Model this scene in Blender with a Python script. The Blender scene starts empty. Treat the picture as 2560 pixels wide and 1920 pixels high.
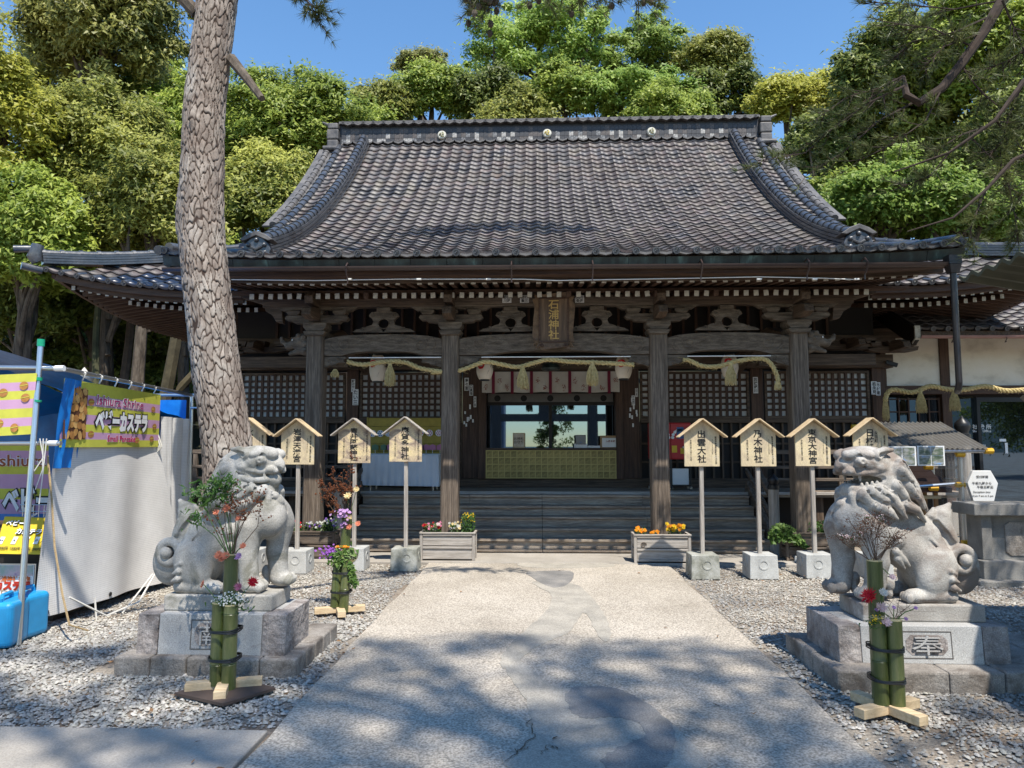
import bpy, bmesh, math, random
import numpy as np
from mathutils import Vector, Matrix, Euler
R_ = math.radians
scn = bpy.context.scene
COL = scn.collection
# ---------------------------------------------------------------- camera
FPX, PHI, PSI, EYE = 1775.0, R_(4.9586), R_(2.1536), 1.6
cd = bpy.data.cameras.new('camera'); cam = bpy.data.objects.new('camera', cd); COL.objects.link(cam)
cam.location = (0, 0, EYE); cam.rotation_euler = (R_(90) + PHI, 0, PSI)
cd.sensor_width = 36.0; cd.lens = FPX / 2560.0 * 36.0; cd.clip_start = 0.05; cd.clip_end = 2000
scn.camera = cam
# ---------------------------------------------------------------- sky, sun, exposure
SUN_EL, SUN_AZ = R_(61), R_(25)            # azimuth: from straight behind the viewer towards the right
sdir = Vector((math.sin(SUN_AZ) * math.cos(SUN_EL), -math.cos(SUN_AZ) * math.cos(SUN_EL), math.sin(SUN_EL)))
wd = bpy.data.worlds.new('World'); scn.world = wd; wd.use_nodes = True
nt = wd.node_tree; nt.nodes.clear()
wo = nt.nodes.new('ShaderNodeOutputWorld'); bg = nt.nodes.new('ShaderNodeBackground'); sk = nt.nodes.new('ShaderNodeTexSky')
sk.sky_type = 'NISHITA'; sk.sun_disc = False; sk.sun_elevation = SUN_EL; sk.sun_rotation = math.pi - SUN_AZ
sk.air_density = 1.25; sk.dust_density = 0.0; sk.ozone_density = 3.2
bg.inputs['Strength'].default_value = 0.13
hs = nt.nodes.new('ShaderNodeHueSaturation'); hs.inputs['Saturation'].default_value = 1.16; nt.links.new(sk.outputs[0], hs.inputs['Color']); nt.links.new(hs.outputs[0], bg.inputs[0]); nt.links.new(bg.outputs[0], wo.inputs[0])
sl = bpy.data.lights.new('sun', 'SUN'); sl.energy = 4.4; sl.angle = R_(0.55); sl.color = (1.0, 0.94, 0.84)
so = bpy.data.objects.new('sun', sl); COL.objects.link(so); so.rotation_euler = sdir.to_track_quat('Z', 'Y').to_euler(); so.location = sdir * 60
scn.view_settings.view_transform = 'Standard'; scn.view_settings.look = 'None'
scn.view_settings.exposure = 0.74; scn.view_settings.gamma = 1.0; scn.view_settings.use_curve_mapping = False
scn.render.engine = 'CYCLES'
scn.cycles.max_bounces = 6; scn.cycles.diffuse_bounces = 4; scn.cycles.glossy_bounces = 3; scn.cycles.transmission_bounces = 4
scn.cycles.transparent_max_bounces = 8; scn.cycles.caustics_reflective = False; scn.cycles.caustics_refractive = False

rnd = random.Random(7)
nrg = np.random.default_rng(11)
CX = 0.22                                   # the hall's centre line
# ---------------------------------------------------------------- helpers
_F = Vector((-math.sin(PSI) * math.cos(PHI), math.cos(PSI) * math.cos(PHI), math.sin(PHI)))
_Rt = Vector((math.cos(PSI), math.sin(PSI), 0)); _U = _Rt.cross(_F)
def at(xv, yv, Y):
    """place seen at (xv, yv) of a 2212 px wide survey picture, at depth Y"""
    x, y = xv * 1.1573, yv * 1.1573
    d = _F + _Rt * ((x - 1280) / FPX) - _U * ((y - 960) / FPX)
    t = Y / d.y
    return Vector((d.x * t, Y, EYE + d.z * t))

def tag(o, label=None, cat=None, group=None, kind=None):
    if label: o['label'] = label
    if cat: o['category'] = cat
    if group: o['group'] = group
    if kind: o['kind'] = kind
    return o
def thing(name, label, cat, loc=(0, 0, 0), rz=0.0, group=None):
    o = bpy.data.objects.new(name, None); COL.objects.link(o)
    o.location = loc; o.rotation_euler = (0, 0, rz); o.empty_display_size = 0.1
    return tag(o, label, cat, group)
def wpos(p):
    v = Vector((0, 0, 0))
    while p is not None:
        v = v + Vector(p.location); p = p.parent
    return v
def link(name, me, parent=None, mat=None, loc=None):
    o = bpy.data.objects.new(name, me); COL.objects.link(o); o.parent = parent
    if mat is not None:
        if len(me.materials) == 0: me.materials.append(mat)
    if loc is not None: o.location = loc
    return o
def copy_tree(o, parent=None):
    c = o.copy(); COL.objects.link(c); c.parent = parent
    for ch in list(o.children): copy_tree(ch, c)
    return c
def np_mesh(name, V, F, mat=None, smooth=False):
    V = np.asarray(V, np.float32); F = np.asarray(F, np.int32)
    me = bpy.data.meshes.new(name); n, k = F.shape
    me.vertices.add(len(V)); me.vertices.foreach_set('co', V.ravel())
    me.loops.add(n * k); me.loops.foreach_set('vertex_index', F.ravel())
    me.polygons.add(n); me.polygons.foreach_set('loop_start', np.arange(0, n * k, k, dtype=np.int32))
    me.update(calc_edges=True)
    if smooth: me.polygons.foreach_set('use_smooth', np.ones(n, bool))
    if mat: me.materials.append(mat)
    return me
class MB:
    def __init__(s): s.v, s.f = [], []
    def add(s, vs, fs):
        b = len(s.v); s.v += [tuple(v) for v in vs]; s.f += [tuple(b + i for i in f) for f in fs]; return s
    def box(s, x0, x1, y0, y1, z0, z1):
        return s.add([(x0, y0, z0), (x1, y0, z0), (x1, y1, z0), (x0, y1, z0), (x0, y0, z1), (x1, y0, z1), (x1, y1, z1), (x0, y1, z1)],
                     [(0, 3, 2, 1), (4, 5, 6, 7), (0, 1, 5, 4), (1, 2, 6, 5), (2, 3, 7, 6), (3, 0, 4, 7)])
    def cbox(s, c, sx, sy, sz): return s.box(c[0] - sx / 2, c[0] + sx / 2, c[1] - sy / 2, c[1] + sy / 2, c[2] - sz / 2, c[2] + sz / 2)
    def bar(s, a, b, w, h, up=(0, 0, 1), w2=None, h2=None):
        a, b = Vector(a), Vector(b); t = (b - a).normalized(); l = t.cross(Vector(up))
        if l.length < 1e-4: l = t.cross(Vector((0, 1, 0)))
        l.normalize(); u = l.cross(t); vs = []
        for p, ww, hh in ((a, w, h), (b, w2 or w, h2 or h)):
            vs += [p - l * ww / 2 - u * hh / 2, p + l * ww / 2 - u * hh / 2, p + l * ww / 2 + u * hh / 2, p - l * ww / 2 + u * hh / 2]
        return s.add(vs, [(0, 1, 2, 3), (7, 6, 5, 4), (0, 4, 5, 1), (1, 5, 6, 2), (2, 6, 7, 3), (3, 7, 4, 0)])
    def prism(s, poly, y0, y1):
        n = len(poly); vs = [(x, y0, z) for x, z in poly] + [(x, y1, z) for x, z in poly]
        return s.add(vs, [tuple(range(n)), tuple(range(2 * n - 1, n - 1, -1))] + [(i, i + n, (i + 1) % n + n, (i + 1) % n) for i in range(n)])
    def prism_x(s, poly, x0, x1):
        n = len(poly); vs = [(x0, y, z) for y, z in poly] + [(x1, y, z) for y, z in poly]
        return s.add(vs, [tuple(range(n - 1, -1, -1)), tuple(range(n, 2 * n))] + [(i, (i + 1) % n, (i + 1) % n + n, i + n) for i in range(n)])
    def prism_z(s, poly, z0, z1):
        n = len(poly); vs = [(x, y, z0) for x, y in poly] + [(x, y, z1) for x, y in poly]
        return s.add(vs, [tuple(range(n - 1, -1, -1)), tuple(range(n, 2 * n))] + [(i, (i + 1) % n, (i + 1) % n + n, i + n) for i in range(n)])
    def tube(s, pts, r, n=8, cap=True):
        pts = [Vector(p) for p in pts]; m = len(pts); rs = r if isinstance(r, (list, tuple)) else [r] * m
        vs = []; pu = None
        for i, p in enumerate(pts):
            t = (pts[min(i + 1, m - 1)] - pts[max(i - 1, 0)]).normalized()
            if pu is None:
                pu = t.orthogonal().normalized()
            pu = (pu - t * pu.dot(t)); pu = pu.normalized() if pu.length > 1e-5 else t.orthogonal().normalized()
            w = t.cross(pu)
            for k in range(n):
                a = 2 * math.pi * k / n; vs.append(p + (pu * math.cos(a) + w * math.sin(a)) * rs[i])
        fs = [(i * n + k, i * n + (k + 1) % n, (i + 1) * n + (k + 1) % n, (i + 1) * n + k) for i in range(m - 1) for k in range(n)]
        if cap: fs += [tuple(range(n - 1, -1, -1)), tuple((m - 1) * n + k for k in range(n))]
        return s.add(vs, fs)
    def lathe(s, prof, c=(0, 0, 0), n=16, rot=None):
        vs = []
        for r, z in prof:
            for k in range(n):
                a = 2 * math.pi * k / n; p = Vector((r * math.cos(a), r * math.sin(a), z))
                if rot is not None: p = rot @ p
                vs.append((p.x + c[0], p.y + c[1], p.z + c[2]))
        m = len(prof)
        fs = [(i * n + k, i * n + (k + 1) % n, (i + 1) * n + (k + 1) % n, (i + 1) * n + k) for i in range(m - 1) for k in range(n)]
        fs += [tuple(range(n - 1, -1, -1)), tuple((m - 1) * n + k for k in range(n))]
        return s.add(vs, fs)
    def sweep(s, prof, path, lat=None, cap=True):
        """prof: closed list of (lateral, up); path: points"""
        path = [Vector(p) for p in path]; m, n = len(path), len(prof); vs = []
        for i, p in enumerate(path):
            t = (path[min(i + 1, m - 1)] - path[max(i - 1, 0)]).normalized()
            l = Vector(lat) if lat is not None else t.cross(Vector((0, 0, 1))).normalized()
            u = l.cross(t).normalized()
            vs += [p + l * a + u * b for a, b in prof]
        fs = [(i * n + k, i * n + (k + 1) % n, (i + 1) * n + (k + 1) % n, (i + 1) * n + k) for i in range(m - 1) for k in range(n)]
        if cap: fs += [tuple(range(n - 1, -1, -1)), tuple((m - 1) * n + k for k in range(n))]
        return s.add(vs, fs)
    def ball(s, c, r, n=8, m=5, sc=(1, 1, 1)):
        vs = [(c[0], c[1], c[2] - r * sc[2])]
        for i in range(1, m):
            a = math.pi * i / m
            for k in range(n):
                b = 2 * math.pi * k / n
                vs.append((c[0] + r * sc[0] * math.sin(a) * math.cos(b), c[1] + r * sc[1] * math.sin(a) * math.sin(b), c[2] - r * sc[2] * math.cos(a)))
        vs.append((c[0], c[1], c[2] + r * sc[2])); e = len(vs) - 1
        fs = [(0, 1 + (k + 1) % n, 1 + k) for k in range(n)]
        for i in range(m - 2):
            fs += [(1 + i * n + k, 1 + i * n + (k + 1) % n, 1 + (i + 1) * n + (k + 1) % n, 1 + (i + 1) * n + k) for k in range(n)]
        fs += [(e, 1 + (m - 2) * n + k, 1 + (m - 2) * n + (k + 1) % n) for k in range(n)]
        return s.add(vs, fs)
    def mesh(s, name, mat=None, off=(0, 0, 0), smooth=False):
        me = bpy.data.meshes.new(name)
        me.from_pydata([(v[0] - off[0], v[1] - off[1], v[2] - off[2]) for v in s.v], [], s.f)
        bm = bmesh.new(); bm.from_mesh(me); bmesh.ops.recalc_face_normals(bm, faces=bm.faces); bm.to_mesh(me); bm.free()
        if smooth:
            me.polygons.foreach_set('use_smooth', [True] * len(me.polygons))
            try: me.set_sharp_from_angle(angle=R_(40))
            except Exception: pass
        me.update()
        if mat: me.materials.append(mat)
        return me
    def build(s, name, mat, parent=None, smooth=False, bevel=0.0, origin=None):
        off = wpos(parent)
        if origin is not None: off = Vector(origin)
        o = link(name, s.mesh(name, mat, off, smooth), parent)
        if origin is not None: o.location = Vector(origin) - wpos(parent)
        if bevel:
            b = o.modifiers.new('bevel', 'BEVEL'); b.width = bevel; b.segments = 2; b.limit_method = 'ANGLE'; b.angle_limit = R_(35)
        return o
def B(name, mat, parent, x0, x1, y0, y1, z0, z1, bevel=0.0):
    return MB().box(x0, x1, y0, y1, z0, z1).build(name, mat, parent, bevel=bevel)

# ---------------------------------------------------------------- lettering
def text_np(body, bold=0.0, line=1.0):
    c = bpy.data.curves.new('lettering', 'FONT'); c.body = body; c.size = 1.0; c.space_line = line
    c.align_x = 'CENTER'; c.resolution_u = 2; c.offset = bold
    o = bpy.data.objects.new('lettering', c); COL.objects.link(o)
    dg = bpy.context.evaluated_depsgraph_get()
    me = bpy.data.meshes.new_from_object(o.evaluated_get(dg))
    bpy.data.objects.remove(o); bpy.data.curves.remove(c)
    V = [tuple(v.co) for v in me.vertices]; F = [tuple(p.vertices) for p in me.polygons]
    bpy.data.meshes.remove(me)
    return V, F
def lettering(body, mat, parent, o, r, u, h=None, w=None, bold=0.0, line=1.0, name='lettering', depth=0.0):
    """writing centred on o, r = direction of reading, u = up; scaled to height h and / or width w"""
    V, F = text_np(body, bold, line)
    xs = [v[0] for v in V]; ys = [v[1] for v in V]
    cx, cy = (min(xs) + max(xs)) / 2, (min(ys) + max(ys)) / 2
    W, H = max(xs) - min(xs), max(ys) - min(ys)
    sy = h / H if h else w / W; sx = w / W if w else sy
    if not h: sy = sx
    r, u, o = Vector(r).normalized(), Vector(u).normalized(), Vector(o); n = r.cross(u)
    P = [o + r * ((v[0] - cx) * sx) + u * ((v[1] - cy) * sy) for v in V]
    off = wpos(parent)
    if depth:
        b = len(P); P2 = [p + n * depth for p in P] + P
        ec = {}
        for f in F:
            for i in range(len(f)):
                e = (f[i], f[(i + 1) % len(f)]); ec[e] = ec.get(e, 0) + 1
        side = [(a, c, c + b, a + b) for (a, c) in ec if (c, a) not in ec]
        F = list(F) + side; P = P2
    me = bpy.data.meshes.new(name); me.from_pydata([tuple(p - off) for p in P], [], F); me.materials.append(mat)
    return link(name, me, parent)
def vert(s): return '\n'.join(s)
XR, ZU = (1, 0, 0), (0, 0, 1)

# ---------------------------------------------------------------- materials
def lin(c): return tuple((x / 12.92 if x <= .04045 else ((x + .055) / 1.055) ** 2.4) for x in c)
def mat(name, cols, scale=6.0, stretch=(1, 1, 1), rough=0.75, bump=0.0, bscale=40.0, detail=5.0, metal=0.0, spec=0.4, island=0.0, objr=0.0,
        rough2=None, fine=0.0, finescale=200.0, bstretch=None, warp=0.0, coord='Object', pos=None, coat=0.0, huev=0.0):
    m = bpy.data.materials.new(name); m.use_nodes = True; N = m.node_tree.nodes; L = m.node_tree.links
    p = N['Principled BSDF']
    p.inputs['Roughness'].default_value = rough; p.inputs['Metallic'].default_value = metal
    p.inputs['Specular IOR Level'].default_value = spec
    if coat: p.inputs['Coat Weight'].default_value = coat; p.inputs['Coat Roughness'].default_value = 0.12
    tc = N.new('ShaderNodeTexCoord'); mp = N.new('ShaderNodeMapping'); mp.inputs['Scale'].default_value = stretch
    L.new(tc.outputs[coord], mp.inputs['Vector'])
    no = N.new('ShaderNodeTexNoise'); no.inputs['Scale'].default_value = scale; no.inputs['Detail'].default_value = detail
    no.inputs['Roughness'].default_value = 0.62; no.inputs['Distortion'].default_value = warp
    L.new(mp.outputs[0], no.inputs['Vector'])
    cr = N.new('ShaderNodeValToRGB'); el = cr.color_ramp.elements
    ps = pos or [0.28 + 0.44 * i / max(1, len(cols) - 1) for i in range(len(cols))]
    while len(el) < len(cols): el.new(0.5)
    for e, c, q in zip(el, cols, ps): e.position = q; e.color = (*c[:3], 1)
    L.new(no.outputs['Fac'], cr.inputs['Fac'])
    out = cr.outputs['Color']
    if fine:
        n2 = N.new('ShaderNodeTexNoise'); n2.inputs['Scale'].default_value = finescale; n2.inputs['Detail'].default_value = 2
        L.new(mp.outputs[0], n2.inputs['Vector'])
        mr = N.new('ShaderNodeMapRange'); mr.inputs[1].default_value = 0.3; mr.inputs[2].default_value = 0.7
        mr.inputs[3].default_value = 1 - fine; mr.inputs[4].default_value = 1 + fine; L.new(n2.outputs['Fac'], mr.inputs[0])
        mx = N.new('ShaderNodeVectorMath'); mx.operation = 'SCALE'; L.new(out, mx.inputs[0]); L.new(mr.outputs[0], mx.inputs['Scale']); out = mx.outputs[0]
    if island or objr or huev:
        if island or huev and not objr: g = N.new('ShaderNodeNewGeometry'); ro = g.outputs['Random Per Island']
        else: g = N.new('ShaderNodeObjectInfo'); ro = g.outputs['Random']
        a = island or objr
        if a:
            mr = N.new('ShaderNodeMapRange'); mr.inputs[3].default_value = 1 - a; mr.inputs[4].default_value = 1 + a; L.new(ro, mr.inputs[0])
            mx = N.new('ShaderNodeVectorMath'); mx.operation = 'SCALE'; L.new(out, mx.inputs[0]); L.new(mr.outputs[0], mx.inputs['Scale']); out = mx.outputs[0]
        if huev:
            h = N.new('ShaderNodeHueSaturation'); ma = N.new('ShaderNodeMath'); ma.operation = 'MULTIPLY'; ma.inputs[1].default_value = 7.31
            fr = N.new('ShaderNodeMath'); fr.operation = 'FRACT'; L.new(ro, ma.inputs[0]); L.new(ma.outputs[0], fr.inputs[0])
            m2 = N.new('ShaderNodeMapRange'); m2.inputs[3].default_value = 0.5 - huev; m2.inputs[4].default_value = 0.5 + huev
            L.new(fr.outputs[0], m2.inputs[0]); L.new(m2.outputs[0], h.inputs['Hue']); L.new(out, h.inputs['Color']); out = h.outputs[0]
    L.new(out, p.inputs['Base Color'])
    if rough2 is not None:
        mr = N.new('ShaderNodeMapRange'); mr.inputs[1].default_value = 0.3; mr.inputs[2].default_value = 0.7
        mr.inputs[3].default_value = rough; mr.inputs[4].default_value = rough2; L.new(no.outputs['Fac'], mr.inputs[0]); L.new(mr.outputs[0], p.inputs['Roughness'])
    if bump:
        nb = N.new('ShaderNodeTexNoise'); nb.inputs['Scale'].default_value = bscale; nb.inputs['Detail'].default_value = 4
        if bstretch:
            m3 = N.new('ShaderNodeMapping'); m3.inputs['Scale'].default_value = bstretch; L.new(tc.outputs[coord], m3.inputs['Vector']); L.new(m3.outputs[0], nb.inputs['Vector'])
        else: L.new(mp.outputs[0], nb.inputs['Vector'])
        bp = N.new('ShaderNodeBump'); bp.inputs['Strength'].default_value = 1.0; bp.inputs['Distance'].default_value = bump
        L.new(nb.outputs['Fac'], bp.inputs['Height']); L.new(bp.outputs[0], p.inputs['Normal'])
    return m
def flat(name, c, rough=0.7, metal=0.0, spec=0.4, var=0.12, scale=9.0, **k):
    return mat(name, [tuple(x * (1 - var) for x in c), tuple(min(1, x * (1 + var)) for x in c)], scale=scale, rough=rough, metal=metal, spec=spec, **k)
def leafmat(name, c1, c2, hue=0.012, trans=0.3, scale=0.35, rough=0.45):
    m = bpy.data.materials.new(name); m.use_nodes = True; N = m.node_tree.nodes; L = m.node_tree.links
    p = N['Principled BSDF']; out = N['Material Output']
    g = N.new('ShaderNodeNewGeometry'); tc = N.new('ShaderNodeTexCoord')
    no = N.new('ShaderNodeTexNoise'); no.inputs['Scale'].default_value = scale; no.inputs['Detail'].default_value = 3; L.new(tc.outputs['Object'], no.inputs['Vector'])
    ad = N.new('ShaderNodeMath'); ad.operation = 'ADD'; L.new(no.outputs['Fac'], ad.inputs[0])
    ri = N.new('ShaderNodeMapRange'); ri.inputs[3].default_value = -0.22; ri.inputs[4].default_value = 0.22; L.new(g.outputs['Random Per Island'], ri.inputs[0]); L.new(ri.outputs[0], ad.inputs[1])
    cr = N.new('ShaderNodeValToRGB'); e = cr.color_ramp.elements; e[0].position = 0.3; e[0].color = (*c1, 1); e[1].position = 0.75; e[1].color = (*c2, 1)
    L.new(ad.outputs[0], cr.inputs[0])
    oi = N.new('ShaderNodeObjectInfo'); mo = N.new('ShaderNodeMapRange'); mo.inputs[3].default_value = 0.85; mo.inputs[4].default_value = 1.15; L.new(oi.outputs['Random'], mo.inputs[0])
    sc = N.new('ShaderNodeVectorMath'); sc.operation = 'SCALE'; L.new(cr.outputs[0], sc.inputs[0]); L.new(mo.outputs[0], sc.inputs['Scale'])
    L.new(sc.outputs[0], p.inputs['Base Color']); p.inputs['Roughness'].default_value = rough; p.inputs['Specular IOR Level'].default_value = 0.28
    tr = N.new('ShaderNodeBsdfTranslucent'); L.new(sc.outputs[0], tr.inputs['Color'])
    mx = N.new('ShaderNodeMixShader'); mx.inputs[0].default_value = trans
    L.new(p.outputs[0], mx.inputs[1]); L.new(tr.outputs[0], mx.inputs[2]); L.new(mx.outputs[0], out.inputs['Surface'])
    return m
M = {}
# timber: grain along x, y or z
for ax, st in (('x', (0.35, 7, 7)), ('y', (7, 0.35, 7)), ('z', (7, 7, 0.35))):
    M['timber_' + ax] = mat('dark_timber_' + ax, [(.032, .021, .014), (.085, .056, .037), (.155, .108, .074)], scale=5, stretch=st, rough=.72, bump=.004, bscale=9, fine=.25, finescale=26)
    M['grey_' + ax] = mat('weathered_timber_' + ax, [(.052, .039, .029), (.125, .096, .073), (.225, .182, .142)], scale=5, stretch=st, rough=.82, bump=.005, bscale=9, fine=.3, finescale=26)
    M['step_' + ax] = mat('worn_step_timber_' + ax, [(.13, .1, .074), (.3, .24, .185), (.46, .385, .3)], scale=5, stretch=st, rough=.85, bump=.006, bscale=9, fine=.35, finescale=26)
    M['red_' + ax] = mat('brown_timber_' + ax, [(.028, .014, .009), (.07, .036, .022), (.11, .062, .038)], scale=5, stretch=st, rough=.65, bump=.003, bscale=9, fine=.2, finescale=26)
    M['new_' + ax] = mat('pale_timber_' + ax, [(.42, .3, .17), (.58, .44, .27), (.66, .52, .34)], scale=4, stretch=st, rough=.65, bump=.002, bscale=9, fine=.08, finescale=26)
    M['silver_' + ax] = mat('silvered_timber_' + ax, [(.2, .175, .15), (.36, .325, .285), (.46, .42, .38)], scale=4, stretch=st, rough=.8, bump=.003, bscale=9, fine=.2, finescale=26)
M['carved'] = mat('carved_timber', [(.042, .031, .022), (.115, .088, .065), (.2, .16, .122)], scale=4, stretch=(1.2, 6, 6), rough=.78, bump=.004, bscale=14, fine=.22, finescale=40)
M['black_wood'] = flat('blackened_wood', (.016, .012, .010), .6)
TILE_COLS = [(.028, .029, .034), (.055, .052, .057), (.085, .066, .06), (.062, .061, .067), (.115, .08, .066)]
M['tile_i'] = mat('glazed_tile_single', TILE_COLS, scale=1.1, rough=.42, rough2=.58, bump=.003, bscale=30, objr=.42, spec=.38, fine=.25, finescale=30, huev=.03)
M['tile_blue'] = mat('blue_black_glazed_tile', [(.012, .016, .03), (.03, .036, .055)], scale=2, rough=.16, rough2=.26, bump=.002, bscale=20, objr=.3, spec=.6, coat=.6)
M['tile_f'] = mat('glazed_tile_field', TILE_COLS, scale=1.1, rough=.42, rough2=.58, bump=.003, bscale=30, island=.42, spec=.38, fine=.25, finescale=30, huev=.03)
M['ridge'] = mat('ridge_tile', [(.022, .024, .03), (.05, .054, .062), (.085, .085, .09)], scale=3, rough=.22, rough2=.45, bump=.002, bscale=25, spec=.6, fine=.2, finescale=30, coat=.4)
M['ridge_grey'] = mat('weathered_ridge_tile', [(.05, .05, .052), (.105, .1, .1), (.17, .16, .15)], scale=5, rough=.5, rough2=.7, bump=.003, bscale=25, fine=.2)
M['copper'] = mat('patinated_copper', [(.014, .018, .018), (.024, .034, .033), (.05, .075, .07), (.16, .27, .24)], scale=5.5, stretch=(1.0, 1, .1), rough=.42, spec=.5, pos=[.3, .48, .6, .72], metal=.2)
M['gutter'] = flat('brown_gutter', (.055, .035, .03), .32, spec=.5)
M['rafter_end'] = mat('white_rafter_paint', [(.24, .22, .18), (.52, .5, .44), (.66, .64, .58)], scale=14, rough=.8)
M['plaster'] = mat('pale_plaster', [(.5, .46, .39), (.76, .72, .63), (.82, .79, .72)], scale=1.6, stretch=(1, 1, 1.5), rough=.9, fine=.06)
M['paper'] = mat('shoji_paper', [(.62, .63, .63), (.76, .77, .76)], scale=3, rough=.9)
M['gold'] = mat('gold_leaf_panel', [(.1, .082, .026), (.23, .185, .062), (.31, .25, .09)], scale=6, rough=.42, metal=.35, objr=.22, fine=.2, finescale=30)
M['gold_rib'] = flat('bright_gilt_rib', (.4, .33, .12), .45, metal=.3)
M['gold_letter'] = flat('dull_gold_paint', (.48, .31, .10), .5, metal=.2)
M['ink'] = flat('black_ink', (.012, .011, .011), .7, var=.02)
M['white_paint'] = flat('white_paint', (.74, .74, .73), .55, var=.05)
M['white_cloth'] = mat('white_cloth', [(.52, .56, .6), (.68, .71, .74)], scale=2, rough=.9, bump=.004, bscale=6, bstretch=(14, 14, 1))
M['curtain'] = mat('cream_curtain', [(.5, .46, .41), (.66, .62, .56)], scale=3, rough=.9, bump=.005, bscale=4)
M['crimson'] = flat('crimson_cloth', (.17, .015, .04), .8)
M['brick_red'] = flat('rust_red_print', (.26, .055, .03), .85)
M['rope'] = mat('straw_rope', [(.3, .22, .09), (.55, .43, .2), (.66, .55, .29)], scale=30, rough=.9, bump=.004, bscale=120)
M['concrete'] = mat('cast_concrete', [(.3, .3, .29), (.44, .44, .42), (.52, .52, .5)], scale=5, rough=.88, bump=.002, bscale=60, fine=.12, finescale=90)
M['mossy'] = mat('stained_concrete', [(.12, .12, .09), (.3, .3, .26), (.47, .47, .44)], scale=6, rough=.9, bump=.002, bscale=60, fine=.15, finescale=90)
M['red_paint'] = flat('red_enamel', (.42, .02, .025), .3, spec=.5)
M['black_metal'] = flat('black_metal', (.015, .015, .016), .4)
M['steel'] = flat('galvanised_pipe', (.55, .56, .57), .28, metal=.9, var=.06)
M['yellow'] = flat('yellow_plastic', (.62, .34, .02), .45)
M['blue_tarp'] = mat('blue_tarpaulin', [(.004, .11, .38), (.01, .2, .6)], scale=3, rough=.4, bump=.01, bscale=5)
M['blue_plastic'] = flat('blue_plastic_can', (.02, .27, .55), .35, spec=.5)
M['green_plastic'] = flat('green_plastic', (.01, .3, .16), .4)
M['white_cord'] = flat('white_cord', (.62, .6, .55), .85)
M['brown_rope'] = mat('hemp_cord', [(.25, .17, .08), (.46, .34, .19)], scale=60, rough=.9)
M['bark'] = mat('tree_bark', [(.035, .026, .02), (.09, .07, .052), (.16, .13, .1)], scale=5, stretch=(2, 2, .5), rough=.95, bump=.03, bscale=9)
M['twig'] = flat('dry_twig', (.10, .065, .045), .9)
M['stem'] = flat('green_stem', (.06, .13, .03), .7)

def lichen(m, tint=(.26, .235, .18), lo=.54, hi=.74, amt=.5):
    N, L = m.node_tree.nodes, m.node_tree.links; p = N['Principled BSDF']; src = p.inputs['Base Color'].links[0].from_socket
    g = N.new('ShaderNodeNewGeometry'); mp = N.new('ShaderNodeMapping'); mp.inputs['Scale'].default_value = (1.6, .35, .5); L.new(g.outputs['Position'], mp.inputs['Vector'])
    n = N.new('ShaderNodeTexNoise'); n.inputs['Scale'].default_value = 1.5; n.inputs['Detail'].default_value = 9; n.inputs['Roughness'].default_value = .75; L.new(mp.outputs[0], n.inputs['Vector'])
    mr = N.new('ShaderNodeMapRange'); mr.inputs[1].default_value = lo; mr.inputs[2].default_value = hi; mr.inputs[4].default_value = amt; L.new(n.outputs['Fac'], mr.inputs[0])
    mx = N.new('ShaderNodeMix'); mx.data_type = 'RGBA'; L.new(mr.outputs[0], mx.inputs[0]); L.new(src, mx.inputs[6]); mx.inputs[7].default_value = (*tint, 1); L.new(mx.outputs[2], p.inputs['Base Color'])
lichen(M['tile_i']); lichen(M['tile_f'])
# ================================================================ SETTING
def gd(xv, yv, z=0.0):
    x, y = xv * 1.1573, yv * 1.1573
    d = _F + _Rt * ((x - 1280) / FPX) - _U * ((y - 960) / FPX)
    t = (z - EYE) / d.z
    return d.x * t, d.y * t
M['soil'] = mat('gravelly_soil', [(.13, .085, .055), (.26, .22, .175), (.36, .33, .28)], scale=1.3, rough=.95, bump=.02, bscale=45, fine=.3, finescale=60)
M['path'] = mat('washed_concrete', [(.3, .262, .212), (.39, .345, .285), (.46, .41, .345)], scale=.9, rough=.9, bump=.004, bscale=130, fine=.5, finescale=75, detail=8, coord='Object')
M['apron'] = mat('apron_concrete', [(.27, .245, .21), (.4, .365, .32)], scale=1.5, rough=.9, bump=.003, bscale=120, fine=.18, finescale=120)
M['patch'] = mat('dark_mortar', [(.14, .137, .13), (.21, .2, .188), (.31, .29, .26)], scale=3, rough=.8, bump=.004, bscale=70, fine=.3, finescale=110)
M['patch2'] = mat('grey_mortar', [(.25, .232, .2), (.34, .312, .265), (.43, .39, .33)], scale=3, rough=.88, bump=.003, bscale=90, fine=.25, finescale=100)
M['crack'] = flat('crack_dirt', (.11, .085, .06), .95)
M['forest'] = mat('forest_floor', [(.012, .015, .007), (.03, .03, .015)], scale=.7, rough=1.0)
tag(MB().add([(-160, -160, -.012), (160, -160, -.012), (160, 160, -.012), (-160, 160, -.012)], [(0, 1, 2, 3)]).build('ground', M['soil'], None), kind='structure')
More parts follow.
